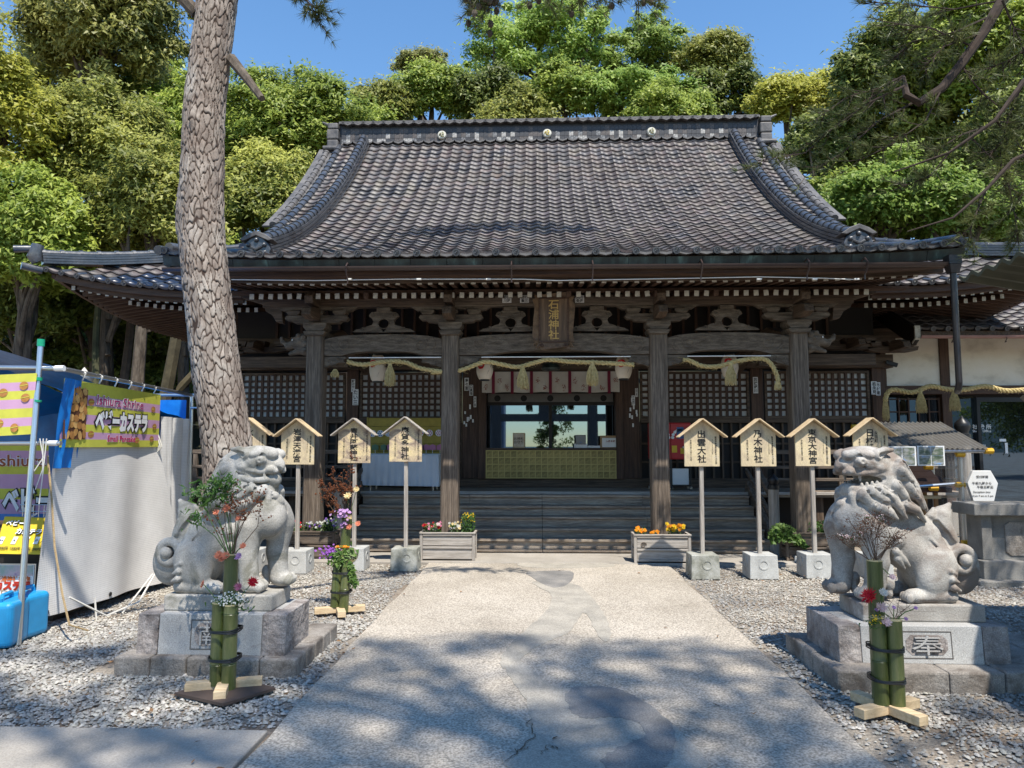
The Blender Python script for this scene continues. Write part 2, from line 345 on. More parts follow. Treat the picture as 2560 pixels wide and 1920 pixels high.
# path, slightly wavy edge
pv = []
for i in range(41):
    y = -8 + i * (9.72 + 8) / 40
    pv.append((-1.488 + .012 * math.sin(y * 5.1) + .008 * math.sin(y * 13), y))
for i in range(41):
    y = 9.72 - i * (9.72 + 8) / 40
    pv.append((1.705 + .012 * math.sin(y * 4.3) + .008 * math.sin(y * 11), y))
tag(MB().prism_z(pv, -.02, .022).build('path', M['path'], None), kind='structure')
tag(MB().box(-6.6, 7.2, 9.735, 10.62, -.02, .03).build('apron_pavement', M['apron'], None, bevel=.008), kind='structure')
tag(MB().box(-9, -1.515, -2, 4.06, -.02, .02).build('side_pavement', M['apron'], None, bevel=.008), kind='structure')
def blob(pts, z, n=6, amp=.02, seed=1):
    """closed smooth irregular outline through the points"""
    r = random.Random(seed); out = []; m = len(pts); n = 10; amp *= .35
    for i in range(m):
        p0, p1, p2, p3 = [pts[(i + k - 1) % m] for k in range(4)]
        for j in range(n):
            t = j / n
            q = [.5 * (2 * p1[k] + (p2[k] - p0[k]) * t + (2 * p0[k] - 5 * p1[k] + 4 * p2[k] - p3[k]) * t * t + (3 * p1[k] - p0[k] - 3 * p2[k] + p3[k]) * t ** 3) for k in (0, 1)]
            out.append((q[0] + r.uniform(-amp, amp), q[1] + r.uniform(-amp, amp)))
    return out
def patch(vpts, h, m, name='path_repair_patch', seed=1, amp=.015):
    poly = blob([gd(*p) for p in vpts], h, seed=seed, amp=amp)
    tag(MB().prism_z(poly, .0, h).build(name, m, None), kind='structure')
patch([(1118, 1222), (1180, 1214), (1270, 1217), (1330, 1226), (1250, 1231), (1150, 1230)], .0262, M['patch2'], seed=2)
patch([(1142, 1240), (1230, 1238), (1236, 1256), (1215, 1272), (1185, 1272), (1150, 1252)], .0262, M['patch'], seed=3)
patch([(1150, 1262), (1190, 1290), (1175, 1330), (1110, 1390), (1080, 1440), (1110, 1450), (1150, 1410), (1230, 1370), (1262, 1330), (1300, 1390), (1320, 1370), (1290, 1310), (1240, 1266)], .0258, M['patch2'], seed=4, amp=.03)
patch([(1085, 1659), (1140, 1600), (1135, 1520), (1090, 1450), (1130, 1440), (1200, 1490), (1300, 1500), (1400, 1540), (1480, 1600), (1520, 1680), (1300, 1720)], .0261, M['patch2'], seed=5, amp=.03)
patch([(1230, 1500), (1290, 1492), (1340, 1500), (1400, 1530), (1452, 1580), (1455, 1640), (1420, 1680), (1350, 1690), (1300, 1655), (1350, 1620), (1392, 1600), (1380, 1572), (1320, 1560), (1262, 1562), (1228, 1540)], .0292, M['patch'], seed=6, amp=.03)
patch([(1420, 1550), (1470, 1590), (1500, 1640), (1510, 1720), (1490, 1720), (1478, 1650), (1450, 1600)], .0275, M['patch2'], seed=8, amp=.02)
def crack(vpts, w=.009, seed=1):
    r = random.Random(seed); P = [gd(*p) for p in vpts]; q = []
    for i in range(len(P) - 1):
        for j in range(7):
            t = j / 7; q.append((P[i][0] * (1 - t) + P[i + 1][0] * t + r.uniform(-.02, .02), P[i][1] * (1 - t) + P[i + 1][1] * t + r.uniform(-.02, .02)))
    q.append(P[-1]); vs, fs = [], []
    for i, p in enumerate(q):
        a = q[max(0, i - 1)]; b = q[min(len(q) - 1, i + 1)]; d = Vector((b[0] - a[0], b[1] - a[1])).normalized(); ww = w * r.uniform(.25, 1)
        vs += [(p[0] - d.y * ww, p[1] + d.x * ww, .0331), (p[0] + d.y * ww, p[1] - d.x * ww, .0331)]
    fs = [(2 * i, 2 * i + 1, 2 * i + 3, 2 * i + 2) for i in range(len(q) - 1)]
    tag(MB().add(vs, fs).build('path_crack', M['crack'], None), kind='structure')
crack([(1142, 1568), (1152, 1602), (1130, 1628), (1090, 1659)], .0045, 2)
crack([(1105, 1640), (1140, 1626)], .0035, 3)
crack([(1172, 1640), (1185, 1626), (1205, 1630)], .004, 4)
# ---------------------------------------------------------------- gravel (nobody could count it)
def ico():
    bm = bmesh.new(); bmesh.ops.create_icosphere(bm, subdivisions=1, radius=1.0)
    V = np.array([v.co[:] for v in bm.verts]); F = np.array([[v.index for v in f.verts] for f in bm.faces]); bm.free(); return V, F
icoV, icoF = ico()
octV = np.array([(1, 0, 0), (0, 1, 0), (-1, 0, 0), (0, -1, 0), (0, 0, 1), (0, 0, -1)], float)
octW = np.array([(math.cos(k * 1.0472), math.sin(k * 1.0472), -.1) for k in range(6)] + [(.55 * math.cos(k * 2.094 + .5), .55 * math.sin(k * 2.094 + .5), .8) for k in range(3)])
octF2 = np.array([(6, 7, 8), (0, 1, 6), (1, 2, 7), (1, 7, 6), (2, 3, 7), (3, 4, 8), (3, 8, 7), (4, 5, 8), (5, 0, 6), (5, 6, 8)])
octF = np.array([(0, 1, 4), (1, 2, 4), (2, 3, 4), (3, 0, 4)])
def scatter(n, area, keep, smin, smax, tv, tf, jitter=.15):
    x0, x1, y0, y1 = area
    P = np.stack([nrg.uniform(x0, x1, n), nrg.uniform(y0, y1, n)], 1); P = P[keep(P)]
    n = len(P); a = nrg.uniform(0, 2 * np.pi, n); c, s = np.cos(a), np.sin(a)
    sx = smin + (smax - smin) * nrg.random(n) ** 1.8; sy = sx * nrg.uniform(.6, .95, n); sz = sx * nrg.uniform(.4, .65, n)
    T = tv[None] * (1 + nrg.uniform(-jitter, jitter, (n, len(tv), 1)))
    X = T[:, :, 0] * sx[:, None]; Y = T[:, :, 1] * sy[:, None]; Z = T[:, :, 2] * sz[:, None]
    t1 = nrg.normal(0, .22, (n, 1)); Z = Z + X * t1
    V = np.stack([X * c[:, None] - Y * s[:, None] + P[:, :1], X * s[:, None] + Y * c[:, None] + P[:, 1:], Z + (sz * nrg.uniform(.1, .8, n))[:, None] - .006], 2)
    F = (tf[None] + (np.arange(n) * len(tv))[:, None, None]).reshape(-1, tf.shape[1])
    return V.reshape(-1, 3), F
M['pebble'] = mat('river_pebbles', [(.145, .142, .14), (.25, .24, .222), (.37, .345, .3), (.3, .29, .275)], scale=.8, rough=.72, island=.42, huev=.02, fine=.12, finescale=60)
def wob(v, k, a): return a * (np.sin(v * k) + .6 * np.sin(v * k * 2.7 + 1))
def keepL(P): return (P[:, 0] < -1.50 + .05 * np.sin(P[:, 1] * 3) - .09 * nrg.random(len(P)) ** 2) & (P[:, 1] > 4.06 + .06 * nrg.random(len(P)) + wob(P[:, 0], 3, .05)) & ~((P[:, 0] > -3.2) & (P[:, 0] < -1.7) & (P[:, 1] > 5.05) & (P[:, 1] < 6.05))
def keepR(P): return (P[:, 0] > 1.72 + wob(P[:, 1], 2.5, .02) + .1 * nrg.random(len(P)) ** 2) & ~((P[:, 0] > 1.97) & (P[:, 0] < 3.6) & (P[:, 1] > 4.92) & (P[:, 1] < 5.85)) & ((P[:, 1] > 4.25) | (P[:, 0] > 2.15 + .25 * nrg.random(len(P))) | (nrg.random(len(P)) < .35))
parts = []
for args in ((27000, (-5.6, -1.45, 3.95, 6.6), keepL, .0085, .0195, octW, octF2), (21000, (1.68, 5.0, 2.9, 6.6), keepR, .0085, .0195, octW, octF2),
             (26000, (-6.6, -1.45, 6.6, 9.72), keepL, .009, .019, octV, octF), (22000, (1.68, 6.6, 6.6, 9.72), keepR, .009, .019, octV, octF)):
    parts.append(scatter(*args))
off = 0; VV, FF = [], []
for v, f in parts: VV.append(v); FF.append(f + off); off += len(v)
tag(link('gravel', np_mesh('gravel', np.concatenate(VV), np.concatenate(FF), M['pebble'])), kind='stuff')
# a few loose stones and leaves on the path
v, f = scatter(900, (-1.45, 1.66, 3.2, 9.6), lambda P: (nrg.random(len(P)) < .2) | (np.abs(P[:, 0] - .1) > 1.3 + .25 * nrg.random(len(P))), .004, .013, icoV, icoF); v[:, 2] += .022
tag(link('loose_pebbles', np_mesh('loose_pebbles', v, f, M['pebble'])), kind='stuff')
M['dead_leaf'] = mat('dead_leaves', [(.12, .06, .03), (.25, .14, .06)], scale=3, rough=.9, island=.4)
n = 420; P = np.stack([nrg.uniform(-4.5, 4.5, n), nrg.uniform(3, 9.6, n)], 1); P = P[(P[:, 0] < -1.4) | (P[:, 0] > 1.6) | (nrg.random(n) < .08)]; n = len(P)
a = nrg.uniform(0, 6.28, n); l = nrg.uniform(.012, .03, n); d = np.stack([np.cos(a), np.sin(a)], 1); e = np.stack([-d[:, 1], d[:, 0]], 1)
Q = np.stack([P - d * l[:, None], P + e * l[:, None] * .4, P + d * l[:, None], P - e * l[:, None] * .4], 1)
Z = .03 + nrg.uniform(0, .012, (n, 4)); V = np.concatenate([Q, Z[:, :, None]], 2).reshape(-1, 3)
tag(link('fallen_leaves', np_mesh('fallen_leaves', V, np.arange(4 * n).reshape(-1, 4), M['dead_leaf'])), kind='stuff')
# ---------------------------------------------------------------- wooded hill behind the hall
gx = np.linspace(-80, 80, 61); gy = np.linspace(19.5, 110, 40); GX, GY = np.meshgrid(gx, gy)
GZ = 9.5 * (1 - np.exp(-np.clip(GY - 20, 0, None) / 13)) * (1 + .15 * np.sin(GX * .17)) + .4 * np.sin(GX * .5 + GY * .3) * np.clip((GY - 20) / 10, 0, 1) - .05
idx = np.arange(61 * 40).reshape(40, 61); F = np.stack([idx[:-1, :-1], idx[:-1, 1:], idx[1:, 1:], idx[1:, :-1]], -1).reshape(-1, 4)
tag(link('hill', np_mesh('hill', np.stack([GX, GY, GZ], -1).reshape(-1, 3), F, M['forest'], True)), kind='structure')
a_ = np.linspace(0, 1, 50); X_, V_ = np.meshgrid(np.linspace(-260, 260, 80), np.linspace(0, 1, 8)); H_ = 1.2 + (24 + 5 * np.sin(X_ * .05)) * np.clip((X_ - 45) / 70, 0, 1) ** 1.3; idx = np.arange(640).reshape(8, 80)
F = np.stack([idx[:-1, :-1], idx[:-1, 1:], idx[1:, 1:], idx[1:, :-1]], -1).reshape(-1, 4)
tag(link('far_hills', np_mesh('far_hills', np.stack([X_, -140 - 90 * V_, H_ * np.sin(V_ * 1.57)], -1).reshape(-1, 3), F, flat('far_woodland', (.06, .085, .08), 1.0), True)), kind='structure')
def hillz(x, y): return 0.0 if y < 20 else 9.5 * (1 - math.exp(-(y - 20) / 13)) * (1 + .15 * math.sin(x * .17))
# ---------------------------------------------------------------- trees
M['leaf_olive'] = leafmat('olive_evergreen_leaf', (.13, .16, .028), (.52, .52, .12), trans=.48)
M['leaf_green'] = leafmat('fresh_green_leaf', (.14, .21, .028), (.48, .55, .1), trans=.48)
M['leaf_maple'] = leafmat('pale_maple_leaf', (.17, .27, .04), (.44, .55, .13), trans=.5)
M['leaf_yellow'] = leafmat('yellow_spring_leaf', (.3, .31, .03), (.66, .64, .11), trans=.45)
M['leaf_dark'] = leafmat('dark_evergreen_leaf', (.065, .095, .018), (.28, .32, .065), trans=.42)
M['leaf_cedar'] = leafmat('cedar_spray', (.12, .135, .032), (.42, .4, .11), scale=.5, trans=.45)
M['leaf_pine'] = leafmat('pine_needle', (.055, .075, .022), (.16, .175, .06), trans=.25, scale=1.2)
def leaf_quads(P, N, l, w, droop=.25):
    """one small pointed leaf at every P, facing N"""
    n = len(P); N = N / np.linalg.norm(N, axis=1, keepdims=True)
    r = nrg.normal(size=(n, 3)); d = r - N * np.sum(r * N, 1, keepdims=True); d[:, 2] -= droop; d /= np.linalg.norm(d, axis=1, keepdims=True)
    e = np.cross(N, d); e /= np.linalg.norm(e, axis=1, keepdims=True) + 1e-9
    L = (l * nrg.uniform(.65, 1.25, n))[:, None]; W = L * w
    return np.stack([P - d * L * .42 + e * W * .52, P + d * L * .58, P - d * L * .36 - e * W * .52], 1).reshape(-1, 3)
def crown_pts(c, r, n_cl, per, kind='broad', rc=.27, flatz=.6, front=True):
    out_p, out_n, cl = [], [], []
    k = 0; ph_ = nrg.uniform(0, 6.28, 3)
    while k < n_cl:
        d = nrg.normal(size=3); d /= np.linalg.norm(d)
        if d[2] < -.9: continue
        if front and d[1] > .25 and nrg.random() < .65: continue
        f = nrg.uniform(.25, 1.0) ** .6
        az_ = math.atan2(d[1], d[0]); f *= 1 + .2 * math.sin(2.3 * az_ + ph_[0]) * math.cos(1.7 * d[2] + ph_[1]) + .14 * math.sin(5.1 * az_ + ph_[2] + 3 * d[2])
        if kind == 'cone':
            h = nrg.random() ** 1.25; rad = (1 - h) * .95 + .08; a = nrg.uniform(0, 2 * np.pi)
            if front and math.sin(a) > .35 and nrg.random() < .65: continue
            q = np.array([math.cos(a) * rad * nrg.uniform(.45, 1), math.sin(a) * rad * nrg.uniform(.45, 1), h * 2 - 1]); d = np.array([q[0], q[1], .35]); d /= np.linalg.norm(d)
        else: q = d * f
        cl.append(q * r + c); k += 1
        rr = rc * (r[0] + r[1] + r[2]) / 3 * nrg.uniform(.4, 1.45)
        m = int(per * nrg.uniform(.7, 1.3)); u = nrg.normal(size=(m, 3)); u /= np.linalg.norm(u, axis=1, keepdims=True)
        u[:, 2] = np.where((u[:, 2] < -.3) & (nrg.random(m) < .6), -u[:, 2], u[:, 2])
        s = nrg.uniform(.2, 1.2, m)[:, None] ** .6
        fz = min(1.0, flatz * 1.35)
        P = cl[-1] + u * s * rr * np.array([1.15, 1.15, fz])
        out_p.append(P); out_n.append(u * .75 + d * .3 + np.array([.2, -.6, .75]) + nrg.normal(0, .33, (m, 3)))
    return np.concatenate(out_p), np.concatenate(out_n), cl
def limb(mb, a, b, r0, r1, bend=.12, n=6):
    a, b = Vector(a), Vector(b); L = (b - a).length; pts = []
    o = Vector((rnd.uniform(-1, 1), rnd.uniform(-1, 1), rnd.uniform(-.2, .8))) * L * bend
    for i in range(n):
        t = i / (n - 1); pts.append(a.lerp(b, t) + o * math.sin(math.pi * t))
    mb.tube(pts, [r0 + (r1 - r0) * i / (n - 1) for i in range(n)], 7)
def tree(name, label, cat, c, r, mt, n_cl, per, leaf, lw=.5, kind='broad', rc=.27, flatz=.6, group=None, base=None, tr=.22, limbs=7, droop=.25):
    c = np.array(c, float); r = np.array(r, float)
    bx, by = (base if base else (c[0] + rnd.uniform(-.5, .5), c[1] + rnd.uniform(0, .6)))
    bz = hillz(bx, by) - .1
    t = thing(name, label, cat, (bx, by, bz), group=group)
    P, N, cl = crown_pts(c, r, int(n_cl * 1.9), int(per * .60), kind, rc * .8, flatz)
    m = int(len(P) * .22); u = nrg.normal(size=(m, 3)); u /= np.linalg.norm(u, axis=1, keepdims=True); u[:, 1] = np.where(nrg.random(m) < .6, -np.abs(u[:, 1]), u[:, 1])
    if kind != 'cone':
        j = nrg.integers(0, len(P), m); q = P[j] + (u * np.array([.55, .55, .4])) * nrg.uniform(.1, 1.0, (m, 1)); P = np.concatenate([P, q]); N = np.concatenate([N, u * .6 + np.array([.2, -.6, .75]) + nrg.normal(0, .3, (m, 3))])
    V = leaf_quads(P, N, leaf, lw, droop) - np.array([bx, by, bz])
    link('crown', np_mesh('crown', V, np.arange(len(V)).reshape(-1, 3), M[mt]), t)
    mb = MB(); top = Vector((c[0], c[1], c[2] + (r[2] * .8 if kind == 'cone' else r[2] * .1)))
    limb(mb, (bx, by, bz), top, tr, tr * .35, .03, 8)
    for i in range(limbs):
        q = cl[(i * 5) % len(cl)]; s = Vector((bx, by, bz)).lerp(top, rnd.uniform(.55, .9))
        limb(mb, s, q, tr * .38, tr * .1, .1)
    mb.build('trunk', M['bark'], t, smooth=True)
    return t
def vt(name, label, cat, cv, hv, Y, *a, ry=None, **k):
    """a tree whose crown is seen at cv with half size hv (survey pixels) at depth Y"""
    c = at(cv[0], cv[1], Y); s = 1.1573 * Y / FPX; rx, rz = hv[0] * s, hv[1] * s
    return tree(name, label, cat, c, (rx, ry or (rx + rz) / 2 * .9, rz), *a, **k)
TG = 'trees on the wooded slope behind the shrine'
E_ = 'evergreen_tree'
vt('cedar_tree', 'tall dark olive cedar rising above all others at the far left', 'cedar tree', (235, 45), (175, 165), 24, 'leaf_cedar', 105, 520, .2, .45, kind='broad', rc=.24, flatz=.7, group=TG, tr=.4, droop=.6)
vt('yellow_leaved_tree', 'yellow leaved tree cut off by the left picture edge', 'tree', (5, 270), (85, 190), 17, 'leaf_yellow', 60, 380, .14, .45, group=TG, ry=2.2)
vt(E_, 'large olive evergreen with rounded pads of foliage below the cedar', 'evergreen tree', (215, 330), (170, 135), 19, 'leaf_olive', 85, 430, .15, .42, group=TG, tr=.3)
vt(E_, 'olive evergreen just left of the big pine trunk above the hall corner', 'evergreen tree', (345, 440), (130, 100), 17.3, 'leaf_olive', 70, 430, .14, .42, group=TG)
vt(E_, 'dull green evergreen at the left edge below the yellow tree', 'evergreen tree', (75, 480), (130, 110), 16.6, 'leaf_green', 70, 400, .14, .42, group=TG)
vt(E_, 'broad bright domed evergreen right of the pine trunk against the sky', 'evergreen tree', (640, 285), (165, 120), 23, 'leaf_green', 95, 430, .17, .42, flatz=.4, group=TG, tr=.3)
vt(E_, 'green evergreen between the pine trunk and the verge of the roof', 'evergreen tree', (575, 430), (130, 105), 20.5, 'leaf_olive', 80, 420, .16, .42, group=TG)
vt(E_, 'shaded evergreen behind the upper part of the pine trunk', 'evergreen tree', (440, 290), (110, 110), 24, 'leaf_green', 60, 400, .18, .42, group=TG)
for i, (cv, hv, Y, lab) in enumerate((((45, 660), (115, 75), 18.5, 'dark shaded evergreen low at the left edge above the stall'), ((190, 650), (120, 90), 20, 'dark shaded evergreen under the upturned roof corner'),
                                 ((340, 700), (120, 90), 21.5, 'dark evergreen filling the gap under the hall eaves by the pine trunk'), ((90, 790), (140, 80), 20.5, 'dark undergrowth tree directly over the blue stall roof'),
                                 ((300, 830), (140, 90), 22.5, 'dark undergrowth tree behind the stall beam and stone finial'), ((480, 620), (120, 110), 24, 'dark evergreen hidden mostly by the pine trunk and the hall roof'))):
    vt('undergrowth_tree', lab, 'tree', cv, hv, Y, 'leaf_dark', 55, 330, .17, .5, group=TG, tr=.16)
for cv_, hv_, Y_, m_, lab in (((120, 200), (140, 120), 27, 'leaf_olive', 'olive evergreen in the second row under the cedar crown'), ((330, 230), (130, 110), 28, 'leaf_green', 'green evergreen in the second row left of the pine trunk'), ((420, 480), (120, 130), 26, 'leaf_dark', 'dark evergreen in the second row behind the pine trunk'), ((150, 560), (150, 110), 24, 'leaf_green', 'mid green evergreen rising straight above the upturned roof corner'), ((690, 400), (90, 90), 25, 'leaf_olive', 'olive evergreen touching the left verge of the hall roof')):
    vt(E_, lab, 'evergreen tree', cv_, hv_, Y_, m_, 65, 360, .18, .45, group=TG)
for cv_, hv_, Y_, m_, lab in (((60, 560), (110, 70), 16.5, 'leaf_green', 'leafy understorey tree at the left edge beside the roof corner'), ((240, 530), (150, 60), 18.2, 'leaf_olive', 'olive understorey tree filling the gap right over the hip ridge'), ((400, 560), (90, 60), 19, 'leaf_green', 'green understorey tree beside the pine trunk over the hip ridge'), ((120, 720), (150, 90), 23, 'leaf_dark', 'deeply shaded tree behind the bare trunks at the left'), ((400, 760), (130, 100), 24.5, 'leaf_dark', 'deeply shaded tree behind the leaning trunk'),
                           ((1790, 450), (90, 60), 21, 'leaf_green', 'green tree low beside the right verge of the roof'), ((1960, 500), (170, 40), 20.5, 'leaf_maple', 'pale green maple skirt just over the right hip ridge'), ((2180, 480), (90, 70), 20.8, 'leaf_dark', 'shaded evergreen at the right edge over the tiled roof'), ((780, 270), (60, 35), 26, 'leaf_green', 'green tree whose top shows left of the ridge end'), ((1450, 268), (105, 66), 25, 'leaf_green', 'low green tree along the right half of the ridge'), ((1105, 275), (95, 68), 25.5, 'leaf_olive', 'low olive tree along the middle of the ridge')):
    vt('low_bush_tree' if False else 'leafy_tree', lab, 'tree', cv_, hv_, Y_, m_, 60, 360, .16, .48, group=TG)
for i, (xv, Y, lean, tr, lab) in enumerate(((172, 17.5, .3, .12, 'thin mossy trunk standing left of the stone finial'), (215, 18.5, .5, .16, 'straight pale brown trunk in the dark wood behind the stall'), (275, 17, 1.2, .2, 'leaning pale trunk forking below the hall eaves'))):
    b = at(xv, 900, Y); b.z = 0; t = thing('bare_trunk_tree', lab, 'tree', b, group=TG); mb = MB()
    e = b + Vector((lean, .4, 4.6)); limb(mb, b, b.lerp(e, .55) + Vector((.12, 0, 0)), tr, tr * .8, .06, 8); limb(mb, b.lerp(e, .55) + Vector((.12, 0, 0)), e + Vector((0, 0, 2.5)), tr * .8, tr * .55, .07, 8)
    if i == 2: limb(mb, b + Vector((.35, .1, 2.0)), b + Vector((2.2, .5, 4.3)), tr * .6, tr * .4, .08)
    mb.build('trunk', flat('mossy_bark%d' % i, ((.06, .06, .03), (.085, .06, .042), (.075, .062, .035))[i], .95, var=.5, scale=4), t, smooth=True)
vt('small_pine_tree', 'small dark pine peeping over the trees left of the great zelkova', 'pine tree', (908, 142), (62, 30), 34, 'leaf_cedar', 40, 300, .2, .3, group=TG)
vt('great_tree', 'great pale green zelkova with spreading limbs above the roof ridge', 'tree', (1165, 110), (165, 110), 32, 'leaf_maple', 90, 360, .19, .5, rc=.2, flatz=.5, group=TG, tr=.4, limbs=16)
vt('great_tree', 'open crowned green tree whose long limbs show against the sky', 'tree', (1385, 120), (120, 85), 32.5, 'leaf_maple', 55, 330, .19, .5, rc=.19, flatz=.5, group=TG, tr=.35, limbs=16)
vt('leafy_tree', 'yellowish green tree low over the left end of the ridge', 'tree', (935, 205), (95, 55), 28, 'leaf_green', 60, 360, .17, .5, group=TG)
vt('leafy_tree', 'olive tree touching the sky just right of the ridge end ornament', 'tree', (830, 230), (65, 45), 27, 'leaf_olive', 50, 330, .17, .45, group=TG)
vt('leafy_tree', 'deep green tree behind the left third of the ridge', 'tree', (1060, 215), (90, 55), 27.5, 'leaf_dark', 55, 360, .17, .5, group=TG)
vt('leafy_tree', 'mid green maple standing below the great zelkova at the ridge', 'maple tree', (1215, 205), (85, 60), 26.5, 'leaf_green', 60, 360, .16, .5, flatz=.42, group=TG)
vt('leafy_tree', 'light green maple over the right half of the ridge', 'maple tree', (1370, 210), (125, 45), 26, 'leaf_maple', 70, 360, .16, .5, flatz=.42, group=TG)
vt(E_, 'dark rounded evergreen standing alone against the sky over the ridge', 'evergreen tree', (1545, 130), (75, 62), 30, 'leaf_olive', 60, 360, .19, .45, group=TG)
vt(E_, 'dark evergreen lower down beside the lone rounded one', 'evergreen tree', (1560, 215), (110, 50), 29, 'leaf_dark', 60, 340, .19, .45, group=TG)
vt('yellow_leaved_tree', 'bright yellow flowering tree by the right end of the ridge', 'tree', (1700, 225), (90, 50), 25, 'leaf_yellow', 65, 360, .16, .45, group=TG)
vt('yellow_leaved_tree', 'bright yellow tree top meeting the dark wood and the sky', 'tree', (1815, 200), (75, 55), 25.5, 'leaf_yellow', 60, 360, .16, .45, group=TG)
vt(E_, 'tall dark evergreen with its edge against the sky at the right', 'evergreen tree', (1930, 170), (125, 130), 22, 'leaf_dark', 80, 420, .17, .45, group=TG, tr=.3)
vt('leafy_tree', 'tall green broadleaf behind the hanging pine limb at the right', 'tree', (2110, 120), (150, 150), 21, 'leaf_green', 85, 400, .17, .48, group=TG, tr=.3)
vt(E_, 'dark evergreen filling the right edge under the pine limb', 'evergreen tree', (2190, 330), (140, 120), 20, 'leaf_dark', 70, 400, .16, .45, group=TG)
vt(E_, 'dark evergreen behind the right verge of the hall roof', 'evergreen tree', (1800, 330), (110, 95), 23, 'leaf_dark', 65, 380, .17, .45, group=TG)
vt(E_, 'deep green tree in the middle of the dark wood at the right', 'evergreen tree', (1990, 320), (120, 80), 22.5, 'leaf_olive', 60, 380, .17, .45, group=TG)
vt('maple_tree', 'bright lime green maple spreading behind the right roof slope', 'maple tree', (1915, 425), (135, 72), 19.5, 'leaf_maple', 80, 430, .14, .55, flatz=.4, group=TG)
vt('maple_tree', 'lime green maple just above the tiled roof at the right edge', 'maple tree', (2085, 450), (125, 62), 19, 'leaf_maple', 70, 430, .14, .55, flatz=.4, group=TG)
# ---------------------------------------------------------------- the big pine with its plated bark
def worley(P, seeds):
    d1 = np.full(len(P), 9.0); d2 = d1.copy(); i1 = np.zeros(len(P), int)
    cell = {}
    return d1, d2
PX = [(-3.36, 7.5, -.1, .335), (-3.33, 7.5, .4, .285)] + [(at(xv, yv, 7.5).x, 7.5, at(xv, yv, 7.5).z, .00425 * h) for xv, yv, h in ((497, 1010, 59), (483, 900, 57), (467, 800, 56.5), (450, 650, 55), (438, 535, 53.5), (436, 430, 51.5), (441, 234, 48.5), (470, 0, 47))] + [(-3.28, 7.6, 9.0, .17), (-3.2, 7.7, 10.5, .1)]
def build_pine():
    t = thing('pine_tree', 'massive pine trunk with plated grey bark standing by the stall and left guardian lion', 'pine tree', (-3.4, 7.5, 0))
    zs = np.array([p[2] for p in PX]); nu, nv = 210, 860
    zz = np.linspace(-.1, 8.0, nv); cx = np.interp(zz, zs, [p[0] for p in PX]); cy = np.interp(zz, zs, [p[1] for p in PX]); rr = np.interp(zz, zs, [p[3] for p in PX])
    kk = np.ones(41) / 41
    pad = lambda a: np.convolve(np.pad(a, 20, mode='edge'), kk, 'valid')
    cx, cy, rr = pad(cx), pad(cy), pad(rr)
    TH, ZZ = np.meshgrid(np.linspace(0, 2 * np.pi, nu, endpoint=False), zz)
    # bark plates: cells on the unrolled trunk
    cw, ch = 2 * np.pi / 26, .125
    U = TH / cw; W = ZZ / ch
    wx = .4 * np.sin(ZZ * 5 + 3 * TH) + .22 * np.sin(ZZ * 17 + TH * 4); wy = .3 * np.sin(TH * 7 + ZZ * 5) + .16 * np.sin(TH * 19 + ZZ * 3)
    U = U + wx; W = W + wy
    ui, wi = np.floor(U).astype(int), np.floor(W).astype(int)
    H1 = np.random.default_rng(5).random((26, 200, 3))
    best = np.full(U.shape, 9.0); sec = best.copy(); hid = np.zeros(U.shape); dyb = np.zeros(U.shape); dxb = np.zeros(U.shape)
    for du in (-1, 0, 1):
        for dw in (-1, 0, 1):
            a, b = ui + du, wi + dw; h = H1[a % 26, b % 200]
            ex, ey = a + .05 + .9 * h[..., 0] - U, b + .05 + .9 * h[..., 1] - W; d = np.abs(ex) * .5 + np.abs(ey) * .28 + .45 * np.hypot(ex, ey * .8)
            nb = d < best
            sec = np.where(nb, best, np.minimum(sec, d)); dyb = np.where(nb, ey, dyb); dxb = np.where(nb, ex, dxb); hid = np.where(nb, h[..., 2], hid); best = np.where(nb, d, best)
    edge = sec - best
    plate = np.clip((edge - .05) / .1, 0, 1) ** .7
    chip = np.sin(U * 5.1 + hid * 40) * np.sin(W * 4.3 + hid * 17 + U * 2); chip = np.clip((chip - .2) * 3, 0, 1)
    fl = np.sin(ZZ * 140 + TH * 31 + hid * 20) * .0012 + np.sin(ZZ * 61 - TH * 57) * .0012
    disp = plate * (.006 + .010 * hid + .009 * dyb * (hid - .2) + .007 * dxb * (.6 - hid)) + fl * .25 - .002 * chip * plate
    knot = np.exp(-(((TH - 4.55 + 2 * np.pi) % (2 * np.pi)) ** 2 * 14 + (ZZ - 5.15) ** 2 * 90)) * .06 + np.exp(-((TH - 3.35) ** 2 * 9 + (ZZ - 4.1) ** 2 * 12)) * .045 + np.exp(-((TH - 3.3) ** 2 * 9 + (ZZ - 6.9) ** 2 * 12)) * .06 + np.exp(-((TH - 6.0) ** 2 * 9 + (ZZ - 6.75) ** 2 * 14)) * .05
    root = .06 * np.exp(-np.clip(ZZ, 0, None) / .25) * (1 + .5 * np.sin(TH * 5))
    RR = rr[:, None] + disp + knot + root
    V = np.stack([cx[:, None] + RR * np.cos(TH), cy[:, None] + RR * np.sin(TH), ZZ], -1).reshape(-1, 3) - np.array([-3.4, 7.5, 0])
    I = np.arange(nu * nv).reshape(nv, nu); F = np.stack([I[:-1], np.roll(I, -1, 1)[:-1], np.roll(I, -1, 1)[1:], I[1:]], -1).reshape(-1, 4)
    m = mat('pine_bark', [(.17, .125, .1), (.29, .24, .2), (.42, .375, .325)], scale=3.5, stretch=(1, 1, .6), rough=.95, bump=.002, bscale=60, fine=.22, finescale=35)
    me = np_mesh('trunk', V, F, m, True)
    ca = me.attributes.new('plate', 'FLOAT', 'POINT'); ca.data.foreach_set('value', (plate * (.72 + .28 * hid)).ravel().astype(np.float32))
    N, L = m.node_tree.nodes, m.node_tree.links; p = N['Principled BSDF']; src = p.inputs['Base Color'].links[0].from_socket
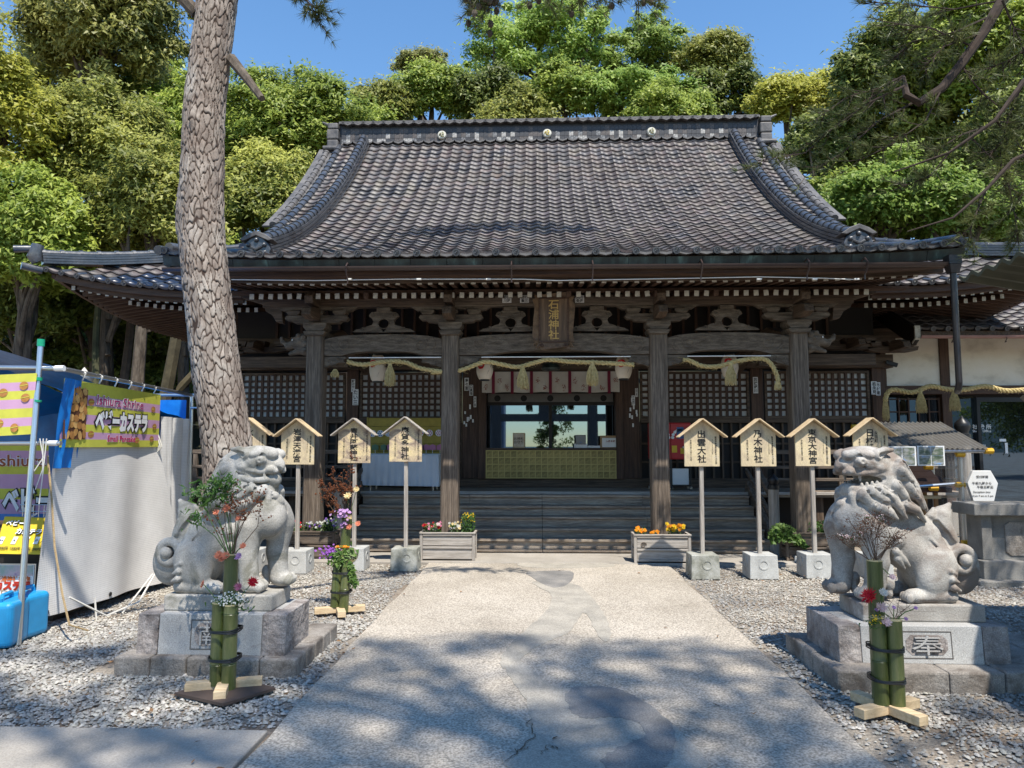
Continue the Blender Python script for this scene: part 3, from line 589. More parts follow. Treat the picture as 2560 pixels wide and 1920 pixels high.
    at_ = N.new('ShaderNodeAttribute'); at_.attribute_name = 'plate'; mx = N.new('ShaderNodeMix'); mx.data_type = 'RGBA'
    mr = N.new('ShaderNodeMapRange'); mr.inputs[1].default_value = .1; mr.inputs[2].default_value = .95; L.new(at_.outputs['Fac'], mr.inputs[0])
    L.new(mr.outputs[0], mx.inputs[0]); mx.inputs[6].default_value = (.045, .027, .019, 1); L.new(src, mx.inputs[7]); L.new(mx.outputs[2], p.inputs['Base Color'])
    link('trunk', me, t)
    mb = MB(); limb(mb, at(425, 28, 7.5), at(300, -75, 7.3), .075, .05, .06); mb.build('limb', M['bark'], t, smooth=True)
    mb = MB(); limb(mb, at(500, 128, 7.5), at(566, 213, 7.0), .065, .035, .04); mb.build('limb', M['bark'], t, smooth=True)
    # crown above the picture: it shades the roof
    MB().tube([(PX[-3][0], 7.5, 6.9), (PX[-2][0], 7.6, 9.0), (PX[-1][0], 7.7, 10.5)], [.215, .17, .1], 14).build('upper_trunk', m, t, smooth=True)
    mb = MB(); c0 = Vector((-3.2, 7.6, 8.8)); C = [(-.9, 10.0, 10.0), (-.1, 10.2, 10.1), (.8, 10.3, 10.2), (1.5, 10.0, 10.1), (-5.2, 7.8, 11), (-4.5, 9.4, 11.2), (-3.6, 6.4, 11.4)]
    for q in C: limb(mb, c0, q, .08, .03, .06)
    mb.build('limb', M['bark'], t, smooth=True)
    pine_foliage('foliage', t, [(q, (.72, .42, .2), 190 if q[0] > -1 else 60) for q in C])
    # twig that hangs into the top of the picture
    pine_twigs('hanging_twig', t, [[at(600, -40, 7), at(650, -6, 7), at(690, 22, 7)], [at(640, -30, 7), at(668, 8, 7), at(682, 30, 7)]], 26)
    return t
M['limb'] = flat('dark_limb_bark', (.05, .034, .026), .95, var=.4, scale=12)
def needles(tufts, per, ln, wd, spread=.7):
    """tufts: list of (point, direction)"""
    n = len(tufts); P = np.repeat(np.array([tuple(t[0]) for t in tufts]), per, 0); D = np.repeat(np.array([tuple(t[1]) for t in tufts]), per, 0)
    d = D + nrg.normal(0, spread, P.shape); d /= np.linalg.norm(d, axis=1, keepdims=True)
    r = nrg.normal(size=P.shape); e = np.cross(d, r); e /= np.linalg.norm(e, axis=1, keepdims=True)
    L = (ln * nrg.uniform(.7, 1.15, len(P)))[:, None]; W = wd
    return np.stack([P - e * W * .6, P + e * W * .6, P + d * L], 1).reshape(-1, 3)
def pine_foliage(name, parent, clumps, ln=.14, wd=.009, per=16):
    tf = []
    for c, r, k in clumps:
        u = nrg.normal(size=(k, 3)); u /= np.linalg.norm(u, axis=1, keepdims=True); s = nrg.random((k, 1)) ** .4
        for q, dd in zip(np.array(c) + u * s * np.array(r), u): tf.append((q, dd * .5 + np.array([0, 0, .5])))
    V = needles(tf, per, ln, wd, .8) - np.array(wpos(parent))
    return link(name, np_mesh(name, V, np.arange(len(V)).reshape(-1, 3), M['leaf_pine']), parent)
def pine_twigs(name, parent, lines, n_t, ln=.11, wd=.0055, per=18, r=.012, cones=0):
    mb = MB(); tf = []
    for ln_ in lines:
        pts = [Vector(p) for p in ln_]; m = len(pts)
        mb.tube(pts, [r * (1 - .75 * i / (m - 1)) for i in range(m)], 5)
        for k in range(n_t):
            t = rnd.random() ** .8 * (m - 1); i = min(int(t), m - 2); p = pts[i].lerp(pts[i + 1], t - i); dr = (pts[i + 1] - pts[i]).normalized()
            side = Vector((rnd.gauss(0, 1), rnd.gauss(0, 1), rnd.gauss(.1, .8))).normalized()
            e = p + (dr * .6 + side * .7) * rnd.uniform(.04, .3)
            mb.tube([p, p.lerp(e, .55) + Vector((0, 0, -.012)), e], [r * .4, r * .3, r * .2], 4)
            tf += [(tuple(p.lerp(e, q)), tuple((e - p).normalized() * .8 + Vector((0, 0, .25)))) for q in (.65, 1.0)]
    br = mb.build(name, M['limb'], parent, smooth=True)
    V = needles(tf, per, ln, wd, .42) - np.array(wpos(parent))
    link('needles', np_mesh('needles', V, np.arange(len(V)).reshape(-1, 3), M['leaf_pine']), br)
    if cones:
        cb = MB()
        for k in range(cones):
            q = Vector(tf[(k * 37) % len(tf)][0]); cb.ball(q + Vector((0, 0, -.03)), .028, 7, 5, (1, 1, 1.3))
        cb.build('pine_cones', M['bark'], br)['kind'] = 'stuff'
    return br
build_pine()
# pine outside the picture at the right, its limbs hang in
pr = thing('pine_tree', 'pine leaning in from the right with dark limbs and sparse needles before the roof', 'pine tree', (10.4, 8.2, 0))
mb = MB(); limb(mb, (10.4, 8.2, -.1), (8.6, 7.9, 9.5), .3, .14, .05, 9); limb(mb, (9.2, 8.0, 7.6), at(2300, -160, 8), .12, .06, .05); limb(mb, (9.6, 8.1, 6.4), at(2400, 60, 7.6), .08, .036, .05); limb(mb, (9.8, 8.1, 5.2), at(2400, 250, 7.3), .07, .026, .05); mb.build('trunk', M['bark'], pr, smooth=True)
LIMB = [at(2300, -160, 8), at(2165, 0, 8), at(2125, 70, 8), at(2075, 140, 8), at(2035, 190, 8), at(1985, 222, 8), at(1958, 205, 8), at(1950, 165, 8.1)]
mb = MB(); mb.tube(LIMB, [.062, .06, .056, .052, .05, .046, .04, .026], 8); mb.build('limb', M['limb'], pr, smooth=True)
L2 = [at(2400, 60, 7.6), at(2212, 175, 7.6), at(2150, 260, 7.6), at(2050, 330, 7.7), at(1930, 372, 7.8)]
mb = MB(); mb.tube(L2, [.036, .028, .021, .015, .008], 7); mb.build('limb', M['limb'], pr, smooth=True)
L3 = [at(2400, 250, 7.3), at(2190, 345, 7.3), at(2130, 410, 7.3), at(2060, 470, 7.3), at(1960, 500, 7.4)]
mb = MB(); mb.tube(L3, [.026, .021, .017, .012, .006], 7); mb.build('limb', M['limb'], pr, smooth=True)
tw = []
def twg(*p, Y=8.0): tw.append([at(x, y, Y + rnd.uniform(-.25, .25)) for x, y in p])
for p in ([(2165, 0), (2060, 20), (1960, 10), (1890, 5)], [(2150, 30), (2060, 70), (1970, 90), (1930, 130)], [(2125, 70), (2040, 100), (1990, 150)], [(2100, 100), (2010, 60), (1930, 50)],
          [(1950, 165), (1900, 190), (1830, 210), (1760, 260)], [(1955, 185), (1880, 220), (1780, 290), (1700, 340)], [(1950, 170), (1850, 230), (1740, 330), (1650, 345)], [(1985, 215), (1900, 260), (1820, 330), (1740, 380)],
          [(2035, 190), (2000, 260), (1930, 310), (1850, 350)], [(2075, 140), (2120, 200), (2180, 250)], [(2165, 0), (2200, 80), (2230, 160)], [(2212, 175), (2180, 250), (2160, 330)],
          [(2150, 260), (2190, 300), (2230, 350)], [(2140, 270), (2080, 290), (2010, 330)], [(2100, 300), (2150, 350), (2180, 400)], [(2050, 330), (2010, 380), (1960, 400)], [(2190, 345), (2150, 380), (2200, 420)],
          [(2130, 410), (2100, 480), (2090, 530)], [(2230, 100), (2180, 130), (2130, 150)], [(2240, 260), (2190, 280), (2140, 330)], [(2230, 380), (2190, 450), (2200, 520)]): twg(*p)
pine_foliage('foliage', pr, [((6.6, 6.3, 5.4), (.9, .8, .3), 150), ((7.6, 6.6, 5.6), (.9, .8, .3), 150), ((6.9, 5.6, 5.2), (.8, .7, .3), 130), ((8.4, 6.0, 5.5), (.9, .8, .3), 150)])  # unseen clumps added to this pine to keep the stone fence in shade
pine_twigs('twig_cluster', pr, tw, 27, ln=.13, wd=.006, per=15, r=.013)
# two pines behind the viewer: their crowns dapple the path, the glass doors mirror them
def back_pine(label, b, top, clumps, scale=1.0):
    t = thing('pine_tree', label, 'pine tree', b)
    mb = MB(); limb(mb, b, top, .26, .1, .04, 9)
    for q, r, k in clumps: limb(mb, Vector(b).lerp(Vector(top), rnd.uniform(.65, .95)), q, .07, .025, .08)
    mb.build('trunk', M['bark'], t, smooth=True)
    pine_foliage('foliage', t, clumps, ln=.17, wd=.013, per=15)
    return t
cl = []
sh = lambda x, y, h: (x + .2247 * h, y - .482 * h, h)
for gxx, gyy, rr_, kk_ in ((-.9, 5.25, .5, 120), (-.2, 5.5, .42, 90), (.55, 5.35, .5, 110), (1.35, 5.3, .5, 100), (2.0, 5.15, .4, 70), (-1.6, 4.75, .5, 130), (-.7, 4.65, .5, 130), (.35, 4.7, .45, 110), (1.15, 4.55, .5, 130), (1.9, 4.45, .45, 100), (-1.3, 4.1, .5, 150), (-.35, 4.0, .45, 130),
                          (.5, 3.95, .5, 150), (1.4, 3.8, .5, 140), (-1.9, 3.6, .5, 140), (-.9, 3.35, .5, 150), (.05, 3.35, .5, 150), (.95, 3.2, .5, 150), (1.8, 3.1, .5, 120), (-2.4, 4.5, .42, 90), (-2.9, 3.9, .5, 120), (-3.7, 4.35, .45, 100), (-3.3, 5.2, .42, 80), (-4.2, 5.1, .4, 70), (-2.6, 5.5, .35, 50), (-.2, 2.5, .7, 180), (-1.9, 2.6, .7, 180), (1.6, 2.2, .7, 160), (-3.4, 3.0, .7, 160), (2.6, 3.6, .35, 50), (2.9, 4.3, .3, 40)):
    h = rnd.uniform(14, 16.5); q = sh(gxx, gyy, h); cl.append((q, (rr_ * 1.12, rr_ * .86, .2), int(kk_ * .78)))
back_pine('tall pine behind the viewer mirrored in the dark glass doors', (5.6, -5.4, -.1), (3.4, -3.4, 15.4), cl)
pt = [at(1000, -60, 6.2), at(1040, -10, 6.2), at(1060, 20, 6.2)]
tp = thing('pine_tree', 'pine overhead whose cone bearing twigs hang into the top of the picture', 'pine tree', (-6.5, -1.5, 0))
mb = MB(); limb(mb, (-6.5, -1.5, -.1), (-4.5, 1.0, 9.5), .24, .1, .04, 9); limb(mb, (-4.8, .6, 8.2), at(1200, -110, 6.3), .08, .025, .06, 9); mb.build('trunk', M['bark'], tp, smooth=True)
pine_twigs('hanging_twig', tp, [[at(1080, -60, 6.2), at(1050, -20, 6.2), at(1032, 20, 6.2)], [at(1090, -60, 6.2), at(1070, -20, 6.2), at(1062, 14, 6.2)], [at(1020, -50, 6.2), at(1012, -10, 6.2)]], 20, cones=26, r=.009)
pine_twigs('hanging_twig', tp, [[at(1200, -80, 6.3), at(1290, -20, 6.3), at(1340, 12, 6.3)], [at(1230, -80, 6.3), at(1190, -30, 6.3), at(1175, -5, 6.3)], [at(1260, -50, 6.3), at(1370, -20, 6.3), at(1420, 18, 6.3)], [at(1300, -60, 6.3), at(1250, -20, 6.3), at(1255, 5, 6.3)]], 22, cones=12, r=.009)
# ================================================================ THE SHRINE HALL
hall = thing('shrine_hall', 'wooden shrine hall under a sweeping dark glazed tile roof', 'shrine hall', (CX, 13.3, 0))
HX = 5.0                                    # half width of the porch roof
def zr(y): t = y - 8.75; return 4.0 + .18 * t + .0565 * t * t
def lift(x, y):
    u = max(0, abs(x - CX) - 3.2) / 1.8
    return .07 * u * u * max(0, 1 - (y - 8.75) / 3.5)
def zroof(x, y): return zr(y) + lift(x, y)
# ---- glazed tiles: 40 columns; rows by arc length
NCOL, TW, EXPO = 40, 2 * HX / 40, .236
ys = [8.75]
while ys[-1] < 16.55:
    s = .18 + .113 * (ys[-1] - 8.75); ys.append(ys[-1] + EXPO / math.sqrt(1 + s * s))
def tile_geo(w, L):
    """an S tile: valley between two rolls, front lip; x across, y up the slope"""
    nx = 8; V = []
    for k in range(nx + 1):
        u = k / nx; x = (u - .5) * w * 1.03; z = .034 * (.5 + .5 * math.cos(2 * math.pi * (u - .06))) ** 1.35
        V += [(x, 0, z - .006), (x, 0, z + .027), (x, L * 1.16, z)]
    F = []
    for k in range(nx):
        a = 3 * k; F += [(a, a + 3, a + 4, a + 1), (a + 1, a + 4, a + 5, a + 2)]
    return np.array(V), F
tV, tF = tile_geo(TW, EXPO)
tile_me = bpy.data.meshes.new('roof_tile'); tile_me.from_pydata([tuple(v) for v in tV], [], tF); tile_me.materials.append(M['tile_i'])
tile_me.polygons.foreach_set('use_smooth', [k % 2 == 1 for k in range(len(tF))])
slots = []                                   # every tile: (matrix, apparent size)
def tile_slot(p, slope_dir, lat, jit=True):
    yv = Vector(slope_dir).normalized(); xv = Vector(lat); xv = (xv - yv * xv.dot(yv)).normalized(); zv = xv.cross(yv)
    p = Vector(p)
    if jit:
        a = rnd.gauss(0, .012); xv, yv = xv * math.cos(a) + yv * math.sin(a), yv * math.cos(a) - xv * math.sin(a); p = p + zv * rnd.uniform(0, .006) + yv * rnd.gauss(0, .004)
    m = Matrix(((xv.x, yv.x, zv.x, p.x), (xv.y, yv.y, zv.y, p.y), (xv.z, yv.z, zv.z, p.z), (0, 0, 0, 1)))
    view = (Vector((0, 0, EYE)) - p); d = view.length
    return m, max(0.0, view.dot(zv) / d) / (d * d), p
for j in range(len(ys) - 1):
    for i in range(NCOL):
        x = CX - HX + (i + .5) * TW; y = ys[j]
        a = Vector((x, y, zroof(x, y))); b = Vector((x, ys[j + 1], zroof(x, ys[j + 1]))); dx = (zroof(x + .1, y) - zroof(x - .1, y)) / .2
        slots.append(tile_slot(a, b - a, (1, 0, dx)))
# ---- lower side roofs with upturned corners
def side_z(x, y):
    u = max(0, abs(x - CX) - 5.3) / 3.0
    return 4.07 + .50 * (y - 10.95) + .04 * (y - 10.95) ** 2 + .38 * u * u * max(0, 1 - (y - 10.95) / 4.0)
for sg in (-1, 1):
    n = 12; W = 3.1 / n
    for i in range(n):
        x = CX + sg * (5.0 + (i + .5) * W); ymax = 10.95 + (8.1 - abs(x - CX)) * .98
        y = 10.9
        while y < min(ymax, 13.6):
            a = Vector((x, y, side_z(x, y))); b = Vector((x, y + .22, side_z(x, y + .22))); dx = (side_z(x + .1, y) - side_z(x - .1, y)) / .2
            slots.append(tile_slot(a, b - a, (1, 0, dx))); y += .222
tile_blue_me = tile_me.copy(); tile_blue_me.materials.clear(); tile_blue_me.materials.append(M['tile_blue'])
def lay_tiles(root, slots, keep=300):
    off = wpos(root)
    vis = [s for s in slots]
    vis.sort(key=lambda s: -(s[1] if abs(s[2].x / s[2].y + .038) < .735 else 0))
    for m, _, p in vis[:keep]:
        o = link('roof_tile', tile_blue_me if (root is hall and p.x < CX - 5.05) else tile_me, root); o.matrix_local = Matrix.Translation(-off) @ m
    rest = vis[keep:]
    if not rest: return
    T = np.array([[list(r) for r in m] for m, _, _ in rest])
    V = np.einsum('nij,kj->nki', T[:, :3, :3], tV) + T[:, None, :3, 3] - np.array(off)
    F = (np.array(tF)[None] + (np.arange(len(rest)) * len(tV))[:, None, None]).reshape(-1, 4)
    me = np_mesh('roof_tile_field', V.reshape(-1, 3), F, M['tile_f']); me.polygons.foreach_set('use_smooth', np.tile([k % 2 == 1 for k in range(len(tF))], len(rest)))
    link('roof_tile_field', me, root)['kind'] = 'stuff'
lay_tiles(hall, slots)
# ---- roof deck under the tiles (front and back slopes, gable walls)
def roof_sheet(dz0=-.03, th=.05):
    mb = MB(); P = [8.86 + i * (16.65 - 8.86) / 24 for i in range(25)]
    for side in (0, 1):
        vs, fs = [], []
        for y in P:
            yy = y if side == 0 else 33.4 - y
            if side == 1 and yy > 22.5: continue
            for x in (CX - HX, CX - 3.2, CX + 3.2, CX + HX):
                z = zroof(x, y) + dz0; vs += [(x, yy, z), (x, yy, z - th)]
        m = len(vs) // 8
        for i in range(m - 1):
            for k in range(3):
                a = i * 8 + k * 2; b = a + 8; fs += [(a, a + 2, b + 2, b), (a + 1, b + 1, b + 3, a + 3)]
            fs += [(i * 8, i * 8 + 8, i * 8 + 9, i * 8 + 1), (i * 8 + 6, i * 8 + 7, i * 8 + 15, i * 8 + 14)]
        fs += [(0, 1, 3, 2), (2, 3, 5, 4), (4, 5, 7, 6)]
        mb.add(vs, fs)
    return mb
roof = roof_sheet().build('roof_deck', M['timber_y'], hall)
mb = MB()
for sg in (-1, 1):
    vs, fs = [], []
    for i in range(9):
        y = 10.97 + i * .42
        x0 = CX + sg * 4.85
        for k in range(7):
            x1 = CX + sg * (8.15 - max(0, y - 10.95)); x = x0 + (x1 - x0) * k / 6; vs.append((x, y, side_z(x, y) - .035))
    fs = [(i * 7 + k, i * 7 + k + 1, i * 7 + k + 8, i * 7 + k + 7) for i in range(8) for k in range(6)]
    mb.add(vs, fs)
    mb.build('skirt_roof', M['ridge'], hall); mb = MB()
    vs, fs = [], []
    for i in range(9):
        for k in range(9):
            e = k / 8; y0 = 10.95 + (19.5 - 10.95) * e; d = i * .42; x = CX + sg * (8.15 - d)
            y = max(y0, 10.95 + d); u = max(0, 1 - (y - 10.95) / 3.0)
            vs.append((x, y, 4.07 + .50 * d + .04 * d * d + .38 * (u ** 2) * max(0, 1 - d / 4) - .035))
    fs = [(i * 9 + k, i * 9 + k + 1, i * 9 + k + 10, i * 9 + k + 9) for i in range(8) for k in range(8)]
    mb.add(vs, fs)
    mb.build('skirt_roof', M['ridge'], hall); mb = MB()
mb = MB()
for sg in (-1, 1):
    x = CX + sg * 4.6; g = [(12.5, 5.2)] + [(y, zr(y) - .1) for y in (12.5, 14, 15.5, 16.6)] + [(33.4 - y, zr(y) - .1) for y in (15.5, 14, 12.5)] + [(20.9, 5.2)]
    mb.prism_x(g, x - .05, x + .05)
mb.build('gable_wall', M['timber_z'], hall)
# ---- eaves: round tile ends, fascia of patinated copper
def disc_geo(r, L):
    mb = MB(); prof = [(.0, -.012), (r * .62, -.012), (r * .68, -.02), (r, -.02), (r, L), (r * .9, L)]
    mb.lathe([(max(a, .001), z) for a, z in prof], n=14)
    for k in range(3):
        a = k * 2.094; q = [(math.cos(a + t) * r * (.2 + .1 * t), math.sin(a + t) * r * (.2 + .1 * t), -.018) for t in (0, .5, 1, 1.5)]; mb.tube(q, [r * .17, r * .14, r * .1, r * .04], 5)
    return mb
dm = disc_geo(.047, .2).mesh('eave_tile_end', M['ridge'], smooth=True)
for i in range(NCOL + 1):
    x = CX - HX + i * TW; a = .27
    o = link('eave_tile_end', dm, hall); o.location = Vector((x, 8.725, zroof(x, 8.75) + .02)) - wpos(hall); o.rotation_euler = (R_(-90) + .18 + rnd.uniform(-.03, .03), 0, rnd.uniform(-.05, .05))
em = MB().prism([(-.125, .0), (-.1, -.022), (0, -.042), (.1, -.022), (.125, 0), (.1, .006), (0, -.012), (-.1, .006)], 0, .09).mesh('eave_tile', M['ridge_grey'])
for i in range(NCOL):
    x = CX - HX + (i + .5) * TW
    o = link('eave_tile', em, hall); o.location = Vector((x, 8.745, zroof(x, 8.75) + .018)) - wpos(hall)
def eave_strip(name, m, y0, y1, zt, zb, n=24, hx=None, seg=None):
    hx = hx or HX + .06; mb = MB(); pts = [CX - hx + 2 * hx * i / n for i in range(n + 1)]
    vs = []
    for x in pts:
        l = lift(x, 8.75); vs += [(x, y0, zt + l), (x, y1, zt + l), (x, y1, zb + l), (x, y0, zb + l)]
    fs = [(i * 4 + k, i * 4 + (k + 1) % 4, i * 4 + 4 + (k + 1) % 4, i * 4 + 4 + k) for i in range(n) for k in range(4)] + [(0, 1, 2, 3), (n * 4 + 3, n * 4 + 2, n * 4 + 1, n * 4)]
    return mb.add(vs, fs).build(name, m, hall)
for k in range(22):                          # copper fascia sheets, seams between
    x0 = CX - 5.06 + k * .46; x1 = x0 + .455; mb = MB()
    za, zb = 3.965 + lift(x0, 8.75), 3.965 + lift(x1, 8.75)
    mb.add([(x0, 8.80, za), (x1, 8.80, zb), (x1, 8.84, zb - .115), (x0, 8.84, za - .115), (x0, 8.86, za), (x1, 8.86, zb), (x1, 8.88, zb - .115), (x0, 8.88, za - .115)],
           [(0, 3, 2, 1), (4, 5, 6, 7), (0, 1, 5, 4), (3, 7, 6, 2), (0, 4, 7, 3), (1, 2, 6, 5)])
    mb.build('fascia_sheet', M['copper'], hall)
eave_strip('eave_board', M['red_x'], 8.98, 9.12, 3.86, 3.79)
eave_strip('eave_board', M['timber_x'], 9.3, 9.36, 3.86, 3.775)
# ---- gutter, hangers, cable, downpipe
mb = MB(); gp = [(math.cos(a) * .05, math.sin(a) * .05) for a in [math.pi + k * math.pi / 8 for k in range(9)]]; gp = gp + [(a * .88, b * .88) for a, b in gp[::-1]]
mb.sweep(gp, [(CX - 5.0, 8.73, 3.855), (CX + 4.9, 8.73, 3.83)]); gut = mb.build('gutter', M['gutter'], hall, smooth=True)
for xv in (750, 1105, 1280, 1515, 1745, 1870):
    p = at(xv, 585, 8.73); MB().tube([(p.x, 8.9, 3.88), (p.x, 8.73, 3.90), (p.x, 8.66, 3.84), (p.x, 8.69, 3.76), (p.x, 8.76, 3.70), (p.x, 8.76, 3.64)], .009, 6).build('hanger', M['gutter'], gut, smooth=True)
mb = MB()
P = [at(500, 604, 8.9), at(680, 606, 8.9), at(860, 603, 8.9), at(1130, 603, 8.9), at(1200, 606, 8.9), at(1500, 601, 8.9), at(1640, 598, 8.9), at(1780, 601, 8.9), at(1850, 604, 8.9)]
mb.tube(P, .006, 5)
for xv in (755, 905, 1055, 1760, 1910 - 60, 1640): p = at(xv, 603, 8.88); mb.cbox(p, .06, .03, .018)
mb.build('cable', M['white_paint'], hall)
mb = MB(); x = 5.07
mb.cbox((x, 8.73, 3.86), .15, .14, .11); mb.add([(x - .07, 8.66, 3.8), (x + .07, 8.66, 3.8), (x + .07, 8.8, 3.8), (x - .07, 8.8, 3.8), (x - .05, 8.68, 3.7), (x + .05, 8.68, 3.7), (x + .05, 8.78, 3.7), (x - .05, 8.78, 3.7)], [(0, 1, 2, 3), (7, 6, 5, 4), (0, 4, 5, 1), (1, 5, 6, 2), (2, 6, 7, 3), (3, 7, 4, 0)])
mb.tube([(x, 8.73, 3.72), (x, 8.73, 2.36), (x + .02, 8.78, 2.3), (x + .12, 8.98, 2.27)], .038, 12)
mb.build('downpipe', flat('dark_pipe', (.03, .028, .03), .35), hall, smooth=True)
# ---- two rows of rafters with white painted ends
rm = {}
def rafter(x, y0, z0, y1, z1, w, h):
    key = (round(y0, 2), w)
    if key not in rm:
        a = MB().bar((0, 0, 0), (0, y1 - y0, z1 - z0), w, h).mesh('rafter', M['red_y']); b = MB().box(-w * .49, w * .49, -.006, .0, -h * .5, h * .49).mesh('rafter_end', M['rafter_end']); rm[key] = (a, b)
    o = link('rafter', rm[key][0], hall); o.location = Vector((x, y0, z0)) - wpos(hall); o.rotation_euler = (rnd.gauss(0, .004), rnd.gauss(0, .05), rnd.gauss(0, .012))
    if rnd.random() < .96: e = link('rafter_end', rm[key][1], o)
for i in range(66): x = CX - 4.72 + i * 9.44 / 65; rafter(x, 9.33, 3.79 + lift(x, 8.75), 10.9, 4.05, .062, .075)
for i in range(64): x = CX - 4.28 + i * 8.56 / 63; rafter(x, 9.78, 3.705, 13.2, 4.3, .066, .082)
B('soffit', M['red_x'], hall, CX - 4.9, CX + 4.9, 9.86, 10.0, 3.765, 3.80)
vs = [(CX - 4.95, 9.05, 3.9), (CX + 4.95, 9.05, 3.9), (CX + 4.95, 13.3, 4.42), (CX - 4.95, 13.3, 4.42)]
MB().add(vs + [(a, b, c + .03) for a, b, c in vs], [(0, 1, 2, 3), (7, 6, 5, 4), (0, 4, 5, 1), (2, 6, 7, 3), (1, 5, 6, 2), (3, 7, 4, 0)]).build('soffit_board', M['timber_y'], hall)
# side eaves: rafters under the upturned corners
for sg in (-1, 1):
    mb = MB(); mbe = MB()
    for i in range(23):
        x = CX + sg * (4.95 + i * .142)
        if abs(x - CX) > 7.85: break
        z = side_z(x, 10.95) - .17; c = max(0, abs(x - CX) - 6.3)
        o = MB().bar((x, 11.12, z), (x, 12.2 + .2 * (8.2 - abs(x - CX)), z + .3), .06, .07).build('rafter', M['red_y'], hall)
        MB().box(x - .029, x + .029, 11.112, 11.118, z - .037, z + .034).build('rafter_end', M['rafter_end'], o)
        if i % 2 == 0 or i < 20:
            z2 = z - .085
            if abs(x - CX) < 7.2:
                o = MB().bar((x + .07, 11.42, z2 + .02), (x + .07, 13.2, z2 + .4), .06, .07).build('rafter', M['red_y'], hall)
                MB().box(x + .041, x + .099, 11.412, 11.418, z2 - .017, z2 + .054).build('rafter_end', M['rafter_end'], o)
    # side rafters run outwards, seen from below as parallel ribs
    for i in range(30):
        y = 11.5 + i * .15; u = max(0, 1 - (y - 10.95) / 3.0); z = 3.94 + .38 * u * u
        xi = max(6.0, 7.87 - max(0, y - 11.25)); MB().bar((CX + sg * 7.87, y, z - .06), (CX + sg * xi, y, z - .06 + .31 * (7.87 - xi) / 2.12), .06, .07).build('side_rafter', M['red_x'], hall)
    # barge boards along the two eaves
    mb = MB(); pth = [(CX + sg * (4.95 + k * .305), 11.0, side_z(CX + sg * (4.95 + k * .305), 10.95) - .075) for k in range(11)]
    mb.sweep([(-.03, -.05), (.03, -.05), (.03, .05), (-.03, .05)], pth)
    mb.sweep([(-.05, -.04), (.05, -.04), (.05, .03), (-.05, .03)], [(a, b + .12, c - .07) for a, b, c in pth[:-1]])
    mb.build('eave_board', M['red_x'], hall)
    mb = MB(); pth = []
    for k in range(12):
        y = 11.0 + k * .75; u = max(0, 1 - (y - 10.95) / 3.0); pth.append((CX + sg * 8.05, y, 3.995 + .38 * u * u))
    mb.sweep([(-.03, -.06), (.03, -.06), (.03, .05), (-.03, .05)], pth); mb.build('eave_board', M['red_y'], hall)
    vs = []
    for k in range(9):
        x = CX + sg * (4.9 + k * .39); vs += [(x, 11.1, side_z(x, 10.95) - .10), (x, 13.3, 4.7)]
    MB().add(vs, [(2 * k, 2 * k + 1, 2 * k + 3, 2 * k + 2) for k in range(8)]).build('soffit_board', M['red_y'], hall)
    vs = []
    for k in range(28):
        y = 11.0 + k * .3; u = max(0, 1 - (y - 10.95) / 3.0); xi = max(5.9, 8.0 - (y - 11.0)); z_ = 3.99 + .38 * u * u; vs += [(CX + sg * 8.05, y, z_), (CX + sg * xi, y, z_ + (4.42 - z_) * (8.05 - xi) / 2.4)]
    MB().add(vs, [(2 * k, 2 * k + 1, 2 * k + 3, 2 * k + 2) for k in range(27)]).build('soffit_board', M['red_x'], hall)
    # corner beam with a white tip
    cb = MB().bar((CX + sg * 8.0, 11.05, 4.36), (CX + sg * 6.2, 13.1, 4.5), .11, .14).build('corner_beam', M['timber_x'], hall)
    MB().bar((CX + sg * 8.01, 11.04, 4.36), (CX + sg * 7.99, 11.06, 4.36), .09, .12).build('beam_end', M['rafter_end'], cb)
    # eave tile ends of the side roof
    for i in range(13):
        x = CX + sg * (5.0 + i * 3.1 / 12); o = link('eave_tile_end', dm, hall); o.location = Vector((x, 10.885, side_z(x, 10.95) + .015)) - wpos(hall); o.rotation_euler = (R_(-90) + .3, 0, 0)
# ---- ridges: layers of flat tiles with round caps
def ridge(path, layers, w, h, capr, seg, label, m1='ridge', lat=None, cap=True):
    """built from thin courses, each its own part, and single cap tiles along the top"""
    path = [Vector(p) for p in path]
    for k in range(layers):
        ww = w * (1.0 if k % 2 == 0 else .93) * (1 - .04 * k)
        MB().sweep([(-ww / 2, k * h), (ww / 2, k * h), (ww / 2, k * h + h * .82), (-ww / 2, k * h + h * .82)], path, lat).build('ridge_course', M[m1], hall)
    # caps
    L = [0]
    for a, b in zip(path, path[1:]): L.append(L[-1] + (b - a).length)
    n = max(1, int(L[-1] / seg)); zt = layers * h
    def pos(s):
        i = min(max(0, next((q for q in range(len(L) - 1) if L[q + 1] >= s), len(L) - 2)), len(L) - 2); t = (s - L[i]) / max(1e-6, L[i + 1] - L[i]); return path[i].lerp(path[i + 1], t)
    for k in range(n):
        a, b = pos(L[-1] * k / n), pos(L[-1] * (k + 1.04) / n if k < n - 1 else L[-1]); t = (b - a).normalized()
        l = (Vector(lat) if lat else t.cross(Vector((0, 0, 1)))).normalized(); u = l.cross(t).normalized()
        if u.z < 0: u = -u
        vs, fs = [], []
        for q, rr in ((a, capr * .86), (a.lerp(b, .82), capr * .9), (a.lerp(b, .82), capr * 1.08), (b, capr * 1.08)):
            for j in range(7):
                an = math.pi * j / 6; vs.append(q + u * (zt + rr * math.sin(an) * .95) + l * rr * math.cos(an))
        for i in range(3): fs += [(i * 7 + j, i * 7 + j + 1, i * 7 + j + 8, i * 7 + j + 7) for j in range(6)]
        fs += [tuple(range(7)), tuple(range(27, 20, -1))]
        MB().add(vs, fs).build('cap_tile', M[m1], hall, smooth=True)
